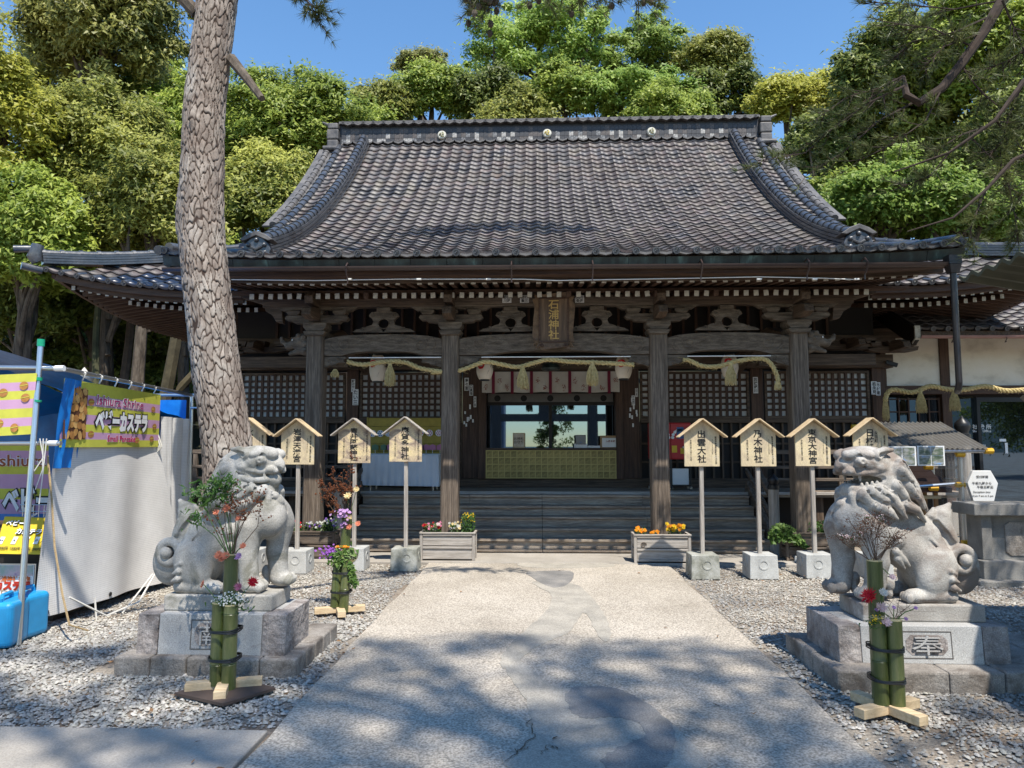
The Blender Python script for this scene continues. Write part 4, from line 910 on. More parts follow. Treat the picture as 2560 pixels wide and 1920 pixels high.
def ogre(c, sg, s=1.0, face=(0, -1, 0)):
    """end tile with scrolls and knobs"""
    t = MB(); x, y, z = c
    pf = [(-.2, 0), (.2, 0), (.23, .12), (.19, .22), (.1, .31), (0, .34), (-.1, .31), (-.19, .22), (-.23, .12)]
    t.prism([(x + a * s, z + b * s) for a, b in pf], y - .05 * s, y + .08 * s)
    o = t.build('ridge_end_tile', M['ridge'], hall, bevel=.015)
    k = MB()
    for a, b, r in ((-.14, .06, .045), (.14, .06, .045), (-.13, .19, .04), (.13, .19, .04), (0, .27, .04)): k.ball((x + a * s, y - .06 * s, z + b * s), r * s, 8, 6)
    k.tube([(x - .09 * s, y - .06 * s, z + .16 * s), (x, y - .08 * s, z + .11 * s), (x + .09 * s, y - .06 * s, z + .16 * s)], .02 * s, 6)
    k.build('knob', M['ridge'], o, smooth=True)['kind'] = 'stuff'
    f = MB(); f.prism([(x + a, z + b) for a, b in ((-.28 * s, .27 * s), (-.15 * s, .36 * s), (0, .42 * s), (.15 * s, .36 * s), (.28 * s, .27 * s), (.2 * s, .25 * s), (0, .34 * s), (-.2 * s, .25 * s))], y - .09 * s, y + .16 * s)
    f.build('hood_tile', M['ridge_grey'], o, bevel=.01)
for sg in (-1, 1):
    # descending ridge, flares outwards at the foot
    pth = []
    for i in range(22):
        y = 10.55 + i * (16.55 - 10.55) / 21; x = CX + sg * (4.42 + .10 * max(0, (12.5 - y) / 2) ** 2); pth.append((x, y, zr(y) + .03))
    ridge(pth[::-1], 4, .26, .052, .085, .205, 'descending', lat=None)
    ogre((pth[0][0], 10.5, zr(10.5) - .02), sg, .95)
    # verge roll
    v = []
    for i in range(22): y = 11.2 + i * (16.5 - 11.2) / 21; v.append((CX + sg * 5.02, y, zr(y) + .0))
    ridge(v[::-1], 1, .12, .03, .088, .25, 'verge', m1='ridge')
    v = []
    for i in range(16): y = 13.2 + i * (16.6 - 13.2) / 15; v.append((CX + sg * 5.32, y, zr(y) - .12))
    ridge(v[::-1], 1, .44, .04, .07, .25, 'verge', m1='ridge_grey')
    # corner (hip) ridge, curls up at its tip
    h = [(CX + sg * (8.17 - d), 10.9 + d, 4.47 + .23 * d + .045 * d * d + .05 * max(0, .6 - d)) for d in [i * .3 for i in range(11)]]
    ridge(h[::-1], 4, .2, .044, .07, .27, 'hip')
    tp_ = h[0]
    MB().tube([(tp_[0] + sg * .05, tp_[1] - .05, tp_[2] + .02), (tp_[0] + sg * .08, tp_[1] - .08, tp_[2] + .1), (tp_[0] + sg * .05, tp_[1] - .06, tp_[2] + .3)], [.085, .11, .085], 18).build('ridge_end_tile', M['ridge'], hall, smooth=True)
    MB().tube([(tp_[0], tp_[1], tp_[2] + .25), (tp_[0] + sg * .16, tp_[1] - .1, tp_[2] + .23), (tp_[0] + sg * .34, tp_[1] - .2, tp_[2] + .2)], [.05, .055, .06], 10).build('horn_tile', M['ridge'], hall, smooth=True)
    MB().tube([(tp_[0], tp_[1], tp_[2] - .1), (tp_[0] + sg * .2, tp_[1] - .2, tp_[2] - .07)], .06, 10).build('horn_tile', M['ridge'], hall, smooth=True)
    # porch roof's short corner ridge at its side
    MB().tube([(CX + sg * 4.6, 10.45, zr(10.45) + .06), (CX + sg * 4.85, 9.6, zr(9.6) + .1), (CX + sg * 4.98, 8.8, zr(8.8) + .14)], .062, 10).build('edge_tile', M['ridge'], hall, smooth=True)
    MB().tube([(CX + sg * 5.03, 10.9, zr(10.9) + .02), (CX + sg * 5.05, 9.8, zr(9.8) + .06), (CX + sg * 5.1, 8.76, zr(8.76) + .1)], .062, 10).build('edge_tile', M['ridge'], hall, smooth=True)
    MB().prism_x([(8.8, 4.08), (11.0, zr(11.0)), (11.0, zr(11.0) - .2), (8.85, 3.9)], CX + sg * 5.0 - .02, CX + sg * 5.0 + .02).build('barge_board', M['copper'], hall)
# main ridge
RY, RZ = 16.72, 8.78
B('ridge_core', flat('ridge_dark', (.03, .03, .034), .45), hall, CX - 5.05, CX + 5.05, RY - .13, RY + .13, RZ - .1, RZ + .62)
pm = [mat('ridge_pattern_%d' % k, c, scale=30, rough=.5, fine=.3, finescale=70) for k, c in enumerate(([(.03, .03, .035), (.07, .07, .075)], [(.18, .17, .16), (.5, .48, .45)], [(.05, .045, .045), (.14, .12, .11)], [(.02, .02, .025), (.3, .3, .3)]))]
tm = [MB().box(-.052, .052, -.012, .02, -.059, .059).mesh('pattern_tile', m) for m in pm]
for row in range(3):
    for i in range(92):
        k = rnd.choice((0, 0, 2, 0, 3, 2, 0, 1) if row < 2 else (0, 0, 0, 2))
        if row * 92 + i > 296: break
        o = link('pattern_tile', tm[k], hall); o.location = Vector((CX - 4.95 + i * .1085, RY - .14, RZ + .2 + row * .125)) - wpos(hall)
sm = MB().prism([(-.13, .05), (-.1, .0), (0, -.035), (.1, .0), (.13, .05), (.1, .035), (0, .0), (-.1, .035)], -.06, .06).mesh('noshi_tile', M['ridge_grey'])
for i in range(40):
    for z, y in ((RZ + .12, RY - .2), (RZ + .60, RY - .2)):
        o = link('noshi_tile', sm, hall); o.location = Vector((CX - 4.95 + (i + .5) * .2475, y, z)) - wpos(hall)
B('ridge_board', M['ridge_grey'], hall, CX - 5.05, CX + 5.05, RY - .19, RY + .19, RZ + .0, RZ + .085)
d2 = disc_geo(.038, .36).mesh('ridge_disc', M['ridge_grey'], smooth=True)
for i in range(41):
    o = link('ridge_disc', d2, hall); o.location = Vector((CX - 4.95 + i * .2475, RY - .25, RZ + .63)) - wpos(hall); o.rotation_euler = (R_(-90) + .12, 0, 0)
for i in range(26):
    o = MB().sweep([(-.1, 0), (.1, 0), (.085, .05), (0, .085), (-.085, .05)], [(CX - 5.1 + i * .393, RY, RZ + .66), (CX - 5.1 + i * .393 + .385, RY, RZ + .675)]).build('cap_tile', M['ridge_grey'], hall, smooth=True)
MB().prism([(CX - 5.05, RZ + .62), (CX + 5.05, RZ + .62), (CX + 5.05, RZ + .67), (CX - 5.05, RZ + .67)], RY - .24, RY + .24).build('ridge_board', M['ridge_grey'], hall)
M['crest_white'] = flat('white_crest', (.62, .6, .52), .5)
for xv, m in ((955, M['crest_white']), (1182, flat('gilt_crest', (.5, .4, .12), .45)), (1407, M['crest_white'])):
    p = at(xv, 288, RY - .16); cm_ = MB().lathe([(.001, 0), (.09, .0), (.105, .02), (.105, .06)], (p.x, p.y - .06, RZ + .31), 20, Matrix.Rotation(R_(-90), 3, 'X')).build('ridge_crest', M['crest_white'], hall, smooth=True)
    mb = MB()
    for k in range(3):
        q = [(p.x + math.cos(k * 2.094 + t) * (.025 + .032 * t), p.y - .068, RZ + .31 + math.sin(k * 2.094 + t) * (.025 + .032 * t)) for t in (0, .5, 1, 1.5)]; mb.tube(q, [.026, .022, .014, .005], 6)
    mb.build('comma_emblem', m if m is not M['crest_white'] else flat('crest_olive', (.3, .28, .16), .6), cm_, smooth=True)
for sg in (-1, 1):                           # box shaped ends of the main ridge
    x = CX + sg * 5.2; m = M['ridge_grey']
    mb = MB()
    for k, (w, z0, z1) in enumerate(((.30, -.12, -.02), (.27, -.01, .22), (.29, .23, .48), (.25, .49, .64))): mb.box(x - w / 2, x + w / 2, RY - .26, RY + .26, RZ + z0, RZ + z1)
    mb.build('ridge_end_block', m, hall, bevel=.03)
    MB().tube([(x - sg * .2, RY - .3, RZ - .02), (x + sg * .2, RY - .3, RZ - .02)], .06, 10).build('ridge_end_roll', m, hall, smooth=True)
    MB().tube([(x, RY, RZ + .66), (x + sg * .15, RY, RZ + .68), (x + sg * .33, RY, RZ + .77)], [.06, .05, .02], 8).build('horn_tile', m, hall, smooth=True)
# ---- pillars at the foot of the steps
PXS = [CX - 3.45, CX - 1.485, CX + 1.485, CX + 3.45]
for x in PXS:
    w = .125
    p = MB().prism_z([(x - w, 10.07), (x - w + .025, 10.045), (x + w - .025, 10.045), (x + w, 10.07), (x + w, 10.27), (x + w - .025, 10.295), (x - w + .025, 10.295), (x - w, 10.27)], .1, 3.2).build('pillar', M['grey_z'], hall, bevel=.004)
    MB().prism([(x - .13, 3.18), (x + .13, 3.18), (x + .165, 3.245), (x - .165, 3.245)], 10.0, 10.33).build('capital', M['carved'], p, bevel=.006)
    MB().prism_z([(x - .19, 9.98), (x + .19, 9.98), (x + .19, 10.36), (x - .19, 10.36)], .0, .1).build('base_stone', M['concrete'], p, bevel=.01)
def spiral(cx, cz, r, turns, sg, y, a0=0, n=20): return [(cx + sg * math.cos(a0 + turns * 6.283 * i / n) * r * (1 - .82 * i / n), y, cz + math.sin(a0 + turns * 6.283 * i / n) * r * (1 - .82 * i / n)) for i in range(n + 1)]
# ---- curved tie beams between the pillars, with carved swirls
for a, b in zip(PXS, PXS[1:]):
    x0, x1 = a + .125, b - .125; W = x1 - x0; n = 20
    top = [(x0 + W * i / n, 3.185 - .045 * (abs(2 * i / n - 1)) ** 6 - .03 * (abs(2 * i / n - 1)) ** 2 + .02) for i in range(n + 1)]
    bot = [(x0 + W * i / n, 2.895 + .055 * max(0, 1 - (abs(2 * i / n - 1) / .66) ** 5)) for i in range(n, -1, -1)]
    bm_ = MB().prism(top + bot, 10.09, 10.25).build('tie_beam', M['carved'], hall, bevel=.006)
    for sg, xc in ((1, x0 + .30), (-1, x1 - .30)):
        mb = MB(); y = 10.092
        mb.tube(spiral(xc, 3.06, .095, 1.35, sg, y, 2.4), [.014] * 15 + [.01] * 6, 6)
        mb.tube([(xc - sg * .19, y, 3.13), (xc - sg * .21, y, 3.04), (xc - sg * .14, y, 2.96), (xc - sg * .03, y, 2.93)], [.006, .013, .013, .006], 6)
        mb.tube([(xc - sg * .24, y, 3.02), (xc - sg * .19, y, 2.95), (xc - sg * .08, y, 2.915)], [.006, .012, .005], 6)
        mb.tube([(xc + sg * .08, y, 3.12), (xc + sg * .18, y, 3.16), (xc + sg * .27, y, 3.12), (xc + sg * .34, y, 3.08), (xc + sg * .4, y, 3.12)], [.006, .012, .011, .011, .004], 6)
        mb.tube([(xc + sg * .12, y, 3.04), (xc + sg * .2, y, 3.07), (xc + sg * .27, y, 3.11), (xc + sg * .36, y, 3.13)], [.004, .01, .01, .004], 6)
        for q in range(5): mb.ball((xc - sg * (.17 - .03 * q), y, 3.15 - .004 * q * q), .014, 6, 4)
        mb.build('carved_swirl', M['carved'], bm_, smooth=True)['kind'] = 'stuff'
    # carved corner brackets below the beam ends
    for sg, xc in ((1, x0), (-1, x1)):
        pf = [(0, 0), (.30, 0), (.33, -.02), (.28, -.05), (.30, -.09), (.2, -.1), (.16, -.13), (.08, -.12), (0, -.17)]
        o = MB().prism([(xc + sg * p, 2.885 + q) for p, q in pf], 10.11, 10.23).build('corner_bracket', M['carved'], hall, bevel=.006)
        mb = MB(); mb.tube(spiral(xc + sg * .2, 2.835, .035, 1.2, sg, 10.108, 0, 12), .008, 5); mb.tube(spiral(xc + sg * .09, 2.81, .04, 1.2, sg, 10.108, 2, 12), .008, 5); mb.tube([(xc + sg * .02, 10.108, 2.73), (xc + sg * .14, 10.108, 2.77), (xc + sg * .28, 10.108, 2.82)], .007, 5)
        mb.build('carved_swirl', M['carved'], o, smooth=True)['kind'] = 'stuff'
    # frog leg strut in the middle of the bay, in front of shadow
    xm = (x0 + x1) / 2
    for xk in ((xm,) if W < 2.2 else (xm - .62, xm + .62)):
        ol = []
        for sg in (-1, 1):
            h = [(.0, .36), (.11, .36), (.2, .33), (.22, .28), (.17, .24), (.15, .19), (.17, .13), (.24, .11), (.3, .075), (.4, .055), (.46, .01)]
            ol.append([(xk + sg * p, 3.235 + q * .86) for p, q in h])
        hole = [(xk + .085 * math.cos(t), 3.235 + .13 + .075 * math.sin(t)) for t in [i * 6.283 / 12 for i in range(12)]]
        mb = MB()
        # left and right legs built as strips round the opening
        for sg, o in ((-1, ol[0]), (1, ol[1])):
            inner = [(xk, 3.235 + .21)] + [(xk + sg * .085 * math.sin(t), 3.235 + .13 + .075 * math.cos(t)) for t in (.5, 1.0, 1.5, 2.0, 2.5)] + [(xk, 3.24)]
            mb.prism(o + [(xk, 3.235)] + inner[::-1], 10.12, 10.2)
        o = mb.build('frog_leg_strut', M['carved'], hall, bevel=.005)
        mb = MB()
        for sg in (-1, 1):
            mb.tube(spiral(xk + sg * .16, 3.235 + .255, .04, 1.1, sg, 10.117, 1, 12), .008, 5); mb.tube(spiral(xk + sg * .3, 3.235 + .045, .03, 1.1, sg, 10.117, 1, 12), .007, 5)
        mb.tube([(q[0], 10.117, q[1]) for q in hole] + [(hole[0][0], 10.117, hole[0][1])], .008, 5); mb.build('carved_swirl', M['carved'], o, smooth=True)['kind'] = 'stuff'
        B('bearing_block', M['carved'], hall, xk - .1, xk + .1, 10.09, 10.23, 3.545, 3.60, .005)
# ---- bracket sets over the pillars
for x in PXS:
    MB().prism([(x - .12, 3.25), (x + .12, 3.25), (x + .17, 3.31), (x + .17, 3.37), (x - .17, 3.37), (x - .17, 3.31)], 10.02, 10.32).build('bearing_block', M['carved'], hall, bevel=.006)
    pf = [(-.44, .10), (-.47, .06), (-.43, .02), (-.36, .02), (-.33, -.01), (-.2, -.02), (.2, -.02), (.33, -.01), (.36, .02), (.43, .02), (.47, .06), (.44, .10)]
    MB().prism([(x + p, 3.39 + q) for p, q in pf], 10.1, 10.24).build('bracket_arm', M['carved'], hall, bevel=.006)
    for dx in (-.34, 0, .34):
        MB().prism([(x + dx - .07, 3.493), (x + dx + .07, 3.493), (x + dx + .1, 3.53), (x + dx + .1, 3.56), (x + dx - .1, 3.56), (x + dx - .1, 3.53)], 10.08, 10.26).build('bearing_block', M['carved'], hall, bevel=.005)
    pf = [(-.62, .05), (-.55, .02), (-.5, -.015), (-.42, -.02), (-.36, -.0), (.36, -.0), (.42, -.02), (.5, -.015), (.55, .02), (.62, .05)]
    MB().prism([(x + p, 3.57 + q) for p, q in pf], 10.11, 10.23).build('bracket_arm', M['carved'], hall, bevel=.005)
    # nose block facing the viewer
    MB().prism_x([(9.62, 3.42), (9.66, 3.52), (9.8, 3.56), (10.1, 3.58), (10.1, 3.40), (9.8, 3.38)], x - .065, x + .065).build('nose_block', M['timber_y'], hall, bevel=.008)
    MB().prism_x([(9.75, 3.60), (9.72, 3.7), (9.8, 3.78), (10.1, 3.78), (10.1, 3.60)], x - .06, x + .06).build('nose_block', M['timber_y'], hall, bevel=.008)
for x0, x1, m in ((CX - 4.25, CX - 1.5, 'timber_x'), (CX - 1.495, CX + 1.495, 'grey_x'), (CX + 1.5, CX + 4.25, 'timber_x')):
    B('eave_beam', M[m], hall, x0, x1, 10.1, 10.26, 3.61, 3.765, .006)
# ---- carved beast heads beside the outer pillars
def sdf_mesh(prims, lo, hi, res):
    lo = np.array(lo, float); n = np.ceil((np.array(hi) - lo) / res).astype(int) + 1
    f = np.full(n, .25, np.float32); ax = [lo[i] + np.arange(n[i]) * res for i in range(3)]
    for pr in prims:
        kind, a, k = pr[0], pr[1], pr[2]; sub = kind.startswith('-'); kd = kind.lstrip('-')
        mg = k + .03
        if kd == 'e':
            c, r = np.array(a[0]), np.array(a[1]); Rm = a[2] if len(a) > 2 else None; ext = np.full(3, r.max()) if Rm is not None else r; b0, b1 = c - ext, c + ext
        elif kd == 'c':
            p, q = np.array(a[0]), np.array(a[1]); ra, rb = a[2], a[3]; rm_ = max(ra, rb); b0, b1 = np.minimum(p, q) - rm_, np.maximum(p, q) + rm_
        elif kd == 't':
            c = np.array(a[0]); b0, b1 = c - a[1] - a[2], c + a[1] + a[2]
        s0 = np.clip(np.floor((b0 - mg - lo) / res).astype(int), 0, n); s1 = np.clip(np.ceil((b1 + mg - lo) / res).astype(int) + 1, 0, n)
        if (s1 <= s0).any(): continue
        X, Y, Z = np.meshgrid(*[ax[i][s0[i]:s1[i]] for i in range(3)], indexing='ij', sparse=True)
        if kd == 'e':
            x, y, z = X - c[0], Y - c[1], Z - c[2]
            if Rm is not None:
                x, y, z = [Rm[0][i] * x + Rm[1][i] * y + Rm[2][i] * z for i in range(3)]
            k0 = np.sqrt((x / r[0]) ** 2 + (y / r[1]) ** 2 + (z / r[2]) ** 2); k1 = np.sqrt((x / r[0] ** 2) ** 2 + (y / r[1] ** 2) ** 2 + (z / r[2] ** 2) ** 2) + 1e-6
            d = k0 * (k0 - 1) / k1
        elif kd == 'c':
            ab = q - p; L2 = (ab ** 2).sum() + 1e-9; t = np.clip(((X - p[0]) * ab[0] + (Y - p[1]) * ab[1] + (Z - p[2]) * ab[2]) / L2, 0, 1)
            d = np.sqrt((X - p[0] - t * ab[0]) ** 2 + (Y - p[1] - t * ab[1]) ** 2 + (Z - p[2] - t * ab[2]) ** 2) - (ra + (rb - ra) * t)
        else:                                   # ring lying in the x z plane
            x, y, z = X - c[0], Y - c[1], Z - c[2]; d = np.sqrt((np.sqrt(x * x + z * z) - a[1]) ** 2 + y * y) - a[2]
        sl_ = tuple(slice(s0[i], s1[i]) for i in range(3)); g = f[sl_]
        if sub:
            h = np.maximum(k - np.abs(g + d), 0) / k if k > 0 else 0; f[sl_] = np.maximum(g, -d) + h * h * k * .25
        else:
            h = np.maximum(k - np.abs(g - d), 0) / k if k > 0 else 0; f[sl_] = np.minimum(g, d) - h * h * k * .25
    s = f < 0
    c8 = [(i, j, l) for i in (0, 1) for j in (0, 1) for l in (0, 1)]
    cnt = sum(s[i:n[0] - 1 + i, j:n[1] - 1 + j, l:n[2] - 1 + l].astype(np.int8) for i, j, l in c8)
    act = (cnt > 0) & (cnt < 8); I = np.argwhere(act); vid = np.full(act.shape, -1, np.int64); vid[act] = np.arange(len(I))
    acc = np.zeros((len(I), 3)); num = np.zeros(len(I))
    for i, j, l in c8:
        for axn in range(3):
            o = [i, j, l]
            if o[axn] == 1: continue
            o2 = list(o); o2[axn] = 1
            f0 = f[I[:, 0] + o[0], I[:, 1] + o[1], I[:, 2] + o[2]]; f1 = f[I[:, 0] + o2[0], I[:, 1] + o2[1], I[:, 2] + o2[2]]
            m = (f0 < 0) != (f1 < 0); t = np.where(m, f0 / np.where(m, f0 - f1, 1), 0); P = np.repeat(np.array([o], float), len(I), 0); P[:, axn] = t
            acc += P * m[:, None]; num += m
    V = lo + (I + acc / num[:, None]) * res
    Fs = []
    for axn in range(3):
        u, w = (axn + 1) % 3, (axn + 2) % 3
        a = [slice(None)] * 3; b = [slice(None)] * 3; a[axn] = slice(0, n[axn] - 1); b[axn] = slice(1, n[axn])
        E = np.argwhere(s[tuple(a)] != s[tuple(b)]); E = E[(E[:, u] > 0) & (E[:, w] > 0) & (E[:, u] < n[u] - 1) & (E[:, w] < n[w] - 1)]
        inside = s[E[:, 0], E[:, 1], E[:, 2]]
        q = []
        for du, dw in ((1, 1), (0, 1), (0, 0), (1, 0)):
            e = E.copy(); e[:, u] -= du; e[:, w] -= dw; q.append(vid[e[:, 0], e[:, 1], e[:, 2]])
        q = np.stack(q, 1); q[~inside] = q[~inside][:, ::-1]; Fs.append(q)
    F = np.concatenate(Fs); F = F[(F >= 0).all(1)]
    return V, F
def E3(x, y, z, a, b, c, k=.02, sub=False): return ('-e' if sub else 'e', ((x, y, z), (a, b, c)), k)
def C3(p, q, ra, rb, k=.02, sub=False): return ('-c' if sub else 'c', (p, q, ra, rb), k)
def T3(c, R, r, k=.01, sub=False): return ('-t' if sub else 't', (c, R, r), k)
def beast():
    P = [E3(.08, 0, .02, .13, .075, .12, .02), C3((.14, 0, .02), (.27, 0, -.03), .07, .045), C3((.27, 0, -.02), (.345, 0, .03), .036, .026), C3((.345, 0, .03), (.36, 0, .075), .026, .024),
         C3((.1, 0, -.09), (.24, 0, -.13), .05, .025), E3(.03, 0, -.1, .08, .07, .06)]
    for x, z, r in ((.05, .08, .035), (.12, .1, .03), (.02, .0, .035), (.03, -.09, .03), (.1, .03, .028)):
        P += [E3(x, -.07, z, r, .022, r, .008), T3((x, -.09, z), r * .62, .007, .004, True), E3(x, .07, z, r, .022, r, .008)]
    P += [E3(.19, -.055, .045, .018, .015, .016, .006), C3((.15, -.06, .075), (.22, -.05, .07), .014, .008, .006)]
    return P
bv, bf = sdf_mesh(beast(), (-.1, -.13, -.2), (.42, .13, .18), .0075)
for sg, x in ((-1, PXS[0] - .125), (1, PXS[3] + .125)):
    V = bv * np.array([sg, 1, 1.0]) * 1.12 + np.array([x, 10.17, 3.08]) - np.array(wpos(hall))
    o = link('beast_head_carving', np_mesh('beast_head_carving', V, bf if sg > 0 else bf[:, ::-1], M['carved'], True), hall)
    MB().ball((x + sg * .22, 10.103, 3.13), .013, 8, 6).build('eye', M['white_paint'], o)
# ---- outer bracket work beside the porch and the wall plate over the wall
for sg in (-1, 1):
    for k, (x, z, w) in enumerate(((4.35, 3.3, .5), (5.3, 3.3, .5), (6.05, 3.25, .45))):
        X = CX + sg * x
        MB().prism([(X - w, z + .1), (X - w * .95, z + .03), (X - w * .6, z), (X + w * .6, z), (X + w * .95, z + .03), (X + w, z + .1)], 12.7, 12.86).build('bracket_arm', M['timber_x'], hall, bevel=.006)
        for dx in (-.7, 0, .7): MB().prism([(X + dx * w - .07, z + .11), (X + dx * w + .07, z + .11), (X + dx * w + .1, z + .2), (X + dx * w - .1, z + .2)], 12.66, 12.9).build('bearing_block', M['timber_x'], hall)
        MB().prism_x([(12.2, z + .02), (12.24, z + .12), (12.4, z + .18), (12.8, z + .2), (12.8, z)], X - .06, X + .06).build('nose_block', M['timber_y'], hall, bevel=.006)
    # rainbow tie from porch to wall and stepped corbel at the outer end
    MB().prism_x([(10.25, 3.0), (11.2, 3.2), (12.6, 3.1), (13.2, 2.95), (13.2, 3.2), (12.5, 3.38), (11.2, 3.45), (10.25, 3.2)], CX + sg * 3.36, CX + sg * 3.54).build('tie_beam', M['timber_y'], hall, bevel=.01)
    MB().prism([(CX + sg * (3.75 + a), 3.76 + b) for a, b in ((0, 0), (.9, .09), (.82, .0), (.62, -.06), (.5, -.1), (.46, -.2), (.36, -.26), (.3, -.36), (.2, -.38), (.22, -.2), (.0, -.17))], 10.12, 10.24).build('corbel', M['timber_x'], hall, bevel=.006)
    B('wall_beam', M['timber_x'], hall, *sorted((CX + sg * 3.6, CX + sg * 5.6)), 12.4, 12.56, 2.98, 3.18, .006)
# ---- deck, sill and steps
B('deck', M['step_x'], hall, CX - 6.9, CX + 6.9, 11.84, 13.4, .76, .83)
STEPS = [(10.60, .085), (10.66, .225), (10.91, .35), (11.15, .505), (11.40, .65), (11.65, .80)]
for k, (y, z) in enumerate(STEPS):
    zb = 0.0 if k == 0 else STEPS[k - 1][1]; y2 = STEPS[k + 1][0] if k < 5 else 11.9
    for x0, x1 in ((CX - 3.1, CX - 1.35), (CX - 1.346, CX - .172), (CX - .166, CX + 1.45), (CX + 1.454, CX + 3.15)):
        B('step_plank', M['step_x'], hall, x0, x1, y - .03, y2 + .02, z - .035, z + rnd.uniform(-.003, .003), .005)
        B('riser_board', M['step_x'], hall, x0, x1, y + .005, y + .03, zb, z - .036)
B('deck_edge', M['silver_x'], hall, CX - 6.9, CX + 6.9, 11.80, 11.86, .80, .848, .004)
B('plinth_wall', M['black_wood'], hall, CX - 6.6, CX + 6.6, 12.3, 12.36, 0, .76)
for sg in (-1, 1):
    x = CX + sg * 3.22
    MB().bar((x, 10.62, .13), (x, 11.95, .93), .08, .2).build('stair_string', M['grey_y'], hall, bevel=.005)
    MB().bar((x, 10.7, .82), (x, 12.0, 1.55), .07, .09).build('handrail', M['grey_y'], hall, bevel=.01)
    MB().bar((x, 10.7, .5), (x, 12.0, 1.2), .05, .07).build('handrail', M['grey_y'], hall, bevel=.01)
    n = MB().lathe([(.075, 0), (.075, .95), (.078, .96)], (x, 10.66, 0), 14).build('newel_post', M['silver_z'], hall, smooth=True)
    MB().lathe([(.082, .0), (.082, .06), (.06, .07), (.085, .12), (.08, .16), (.02, .22), (.001, .24)], (x, 10.66, .96), 14).build('finial_cap', M['black_metal'], n, smooth=True)
    for z, h in ((1.02, .05), (1.22, .05), (1.46, .07)): B('balustrade_rail', M['grey_x'], hall, *sorted((CX + sg * 3.3, CX + sg * 6.85)), 11.88, 11.95, z, z + h, .008)
    for k in range(6): B('baluster', M['grey_z'], hall, CX + sg * (3.4 + k * .66) - .035, CX + sg * (3.4 + k * .66) + .035, 11.885, 11.945, .85, 1.46)
    for k in range(5): B('deck_post', M['timber_z'], hall, CX + sg * (3.6 + k * .78) - .06, CX + sg * (3.6 + k * .78) + .06, 11.95, 12.07, 0, .76)
n = MB().lathe([(.1, 0), (.1, 1.60), (.105, 1.62)], (6.75, 11.6, 0), 16).build('newel_post', M['silver_z'], hall, smooth=True)
MB().lathe([(.115, .0), (.115, .16), (.085, .17), (.085, .2), (.12, .28), (.11, .34), (.03, .42), (.001, .46)], (6.75, 11.6, 1.62), 16).build('finial_cap', M['black_metal'], n, smooth=True)
# ---- front wall
B('sill_beam', M['timber_x'], hall, CX - 6.2, CX + 6.2, 13.22, 13.4, .83, 1.0, .006)
WX = [-6.0, -3.72, -1.49, 1.49, 3.8, 6.0]
for k, x in enumerate(WX):
    w = .15 if k in (2, 3) else .11
    B('wall_post', M['red_z'], hall, CX + x - w, CX + x + w, 13.2, 13.42, 1.0, 3.05, .008)
B('lintel', M['timber_x'], hall, CX - 6.25, CX + 6.25, 13.12, 13.4, 3.02, 3.26, .008)
B('lintel', M['timber_x'], hall, CX - 6.3, CX + 6.3, 13.1, 13.4, 3.42, 3.62, .008)
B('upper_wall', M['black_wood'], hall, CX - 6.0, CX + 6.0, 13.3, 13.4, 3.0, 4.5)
for sg in (-1, 1):
    MB().box(*sorted((CX + sg * 6.0, CX + sg * 6.02)), 13.4, 22, .76, 4.6).build('side_wall', M['timber_y'], hall)
for i in range(44):
    x = CX - 5.2 + i * .24
    B('grille_bar', M['red_z'], hall, x - .022, x + .022, 13.2, 13.25, 3.62, 4.3)
def lattice(x0, x1, z0, z1, pitch=.118):
    f = MB(); w = .045
    f.box(x0, x1, 13.2, 13.26, z0, z0 + w); f.box(x0, x1, 13.2, 13.26, z1 - w, z1); f.box(x0, x0 + w, 13.2, 13.26, z0 + w, z1 - w); f.box(x1 - w, x1, 13.2, 13.26, z0 + w, z1 - w)
    o = f.build('lattice_window', M['timber_x'], hall)
    B('paper_pane', M['paper'], o, x0 + w, x1 - w, 13.262, 13.268, z0 + w, z1 - w)
    nx = round((x1 - x0 - 2 * w) / pitch); nz = 7
    for i in range(1, nx):
        x = x0 + w + (x1 - x0 - 2 * w) * i / nx; B('lattice_bar', M['red_z'], o, x - .022, x + .022, 13.215, 13.258, z0 + w, z1 - w)
    for j in range(1, nz):
        z = z0 + w + (z1 - z0 - 2 * w) * j / nz; B('lattice_bar', M['red_x'], o, x0 + w, x1 - w, 13.222, 13.254, z - .021, z + .021)
for a, b in ((-5.86, -3.86), (-3.58, -1.66), (1.66, 3.66), (3.94, 5.84)):
    lattice(CX + a, CX + b, 2.10, 2.97)
    B('rail_beam', M['timber_x'], hall, CX + a, CX + b, 13.19, 13.3, 2.02, 2.098)
    B('dark_panel', M['black_wood'], hall, CX + a, CX + b, 13.3, 13.33, 1.0, 2.02)
    n = int((b - a) / .155)
    for i in range(n + 1): x = CX + a + (b - a) * i / n; B('panel_slat', M['timber_z'], hall, x - .018, x + .018, 13.24, 13.28, 1.0, 2.02)
    for z in (1.28, 1.62): B('panel_slat', M['timber_x'], hall, CX + a, CX + b, 13.25, 13.29, z, z + .035)
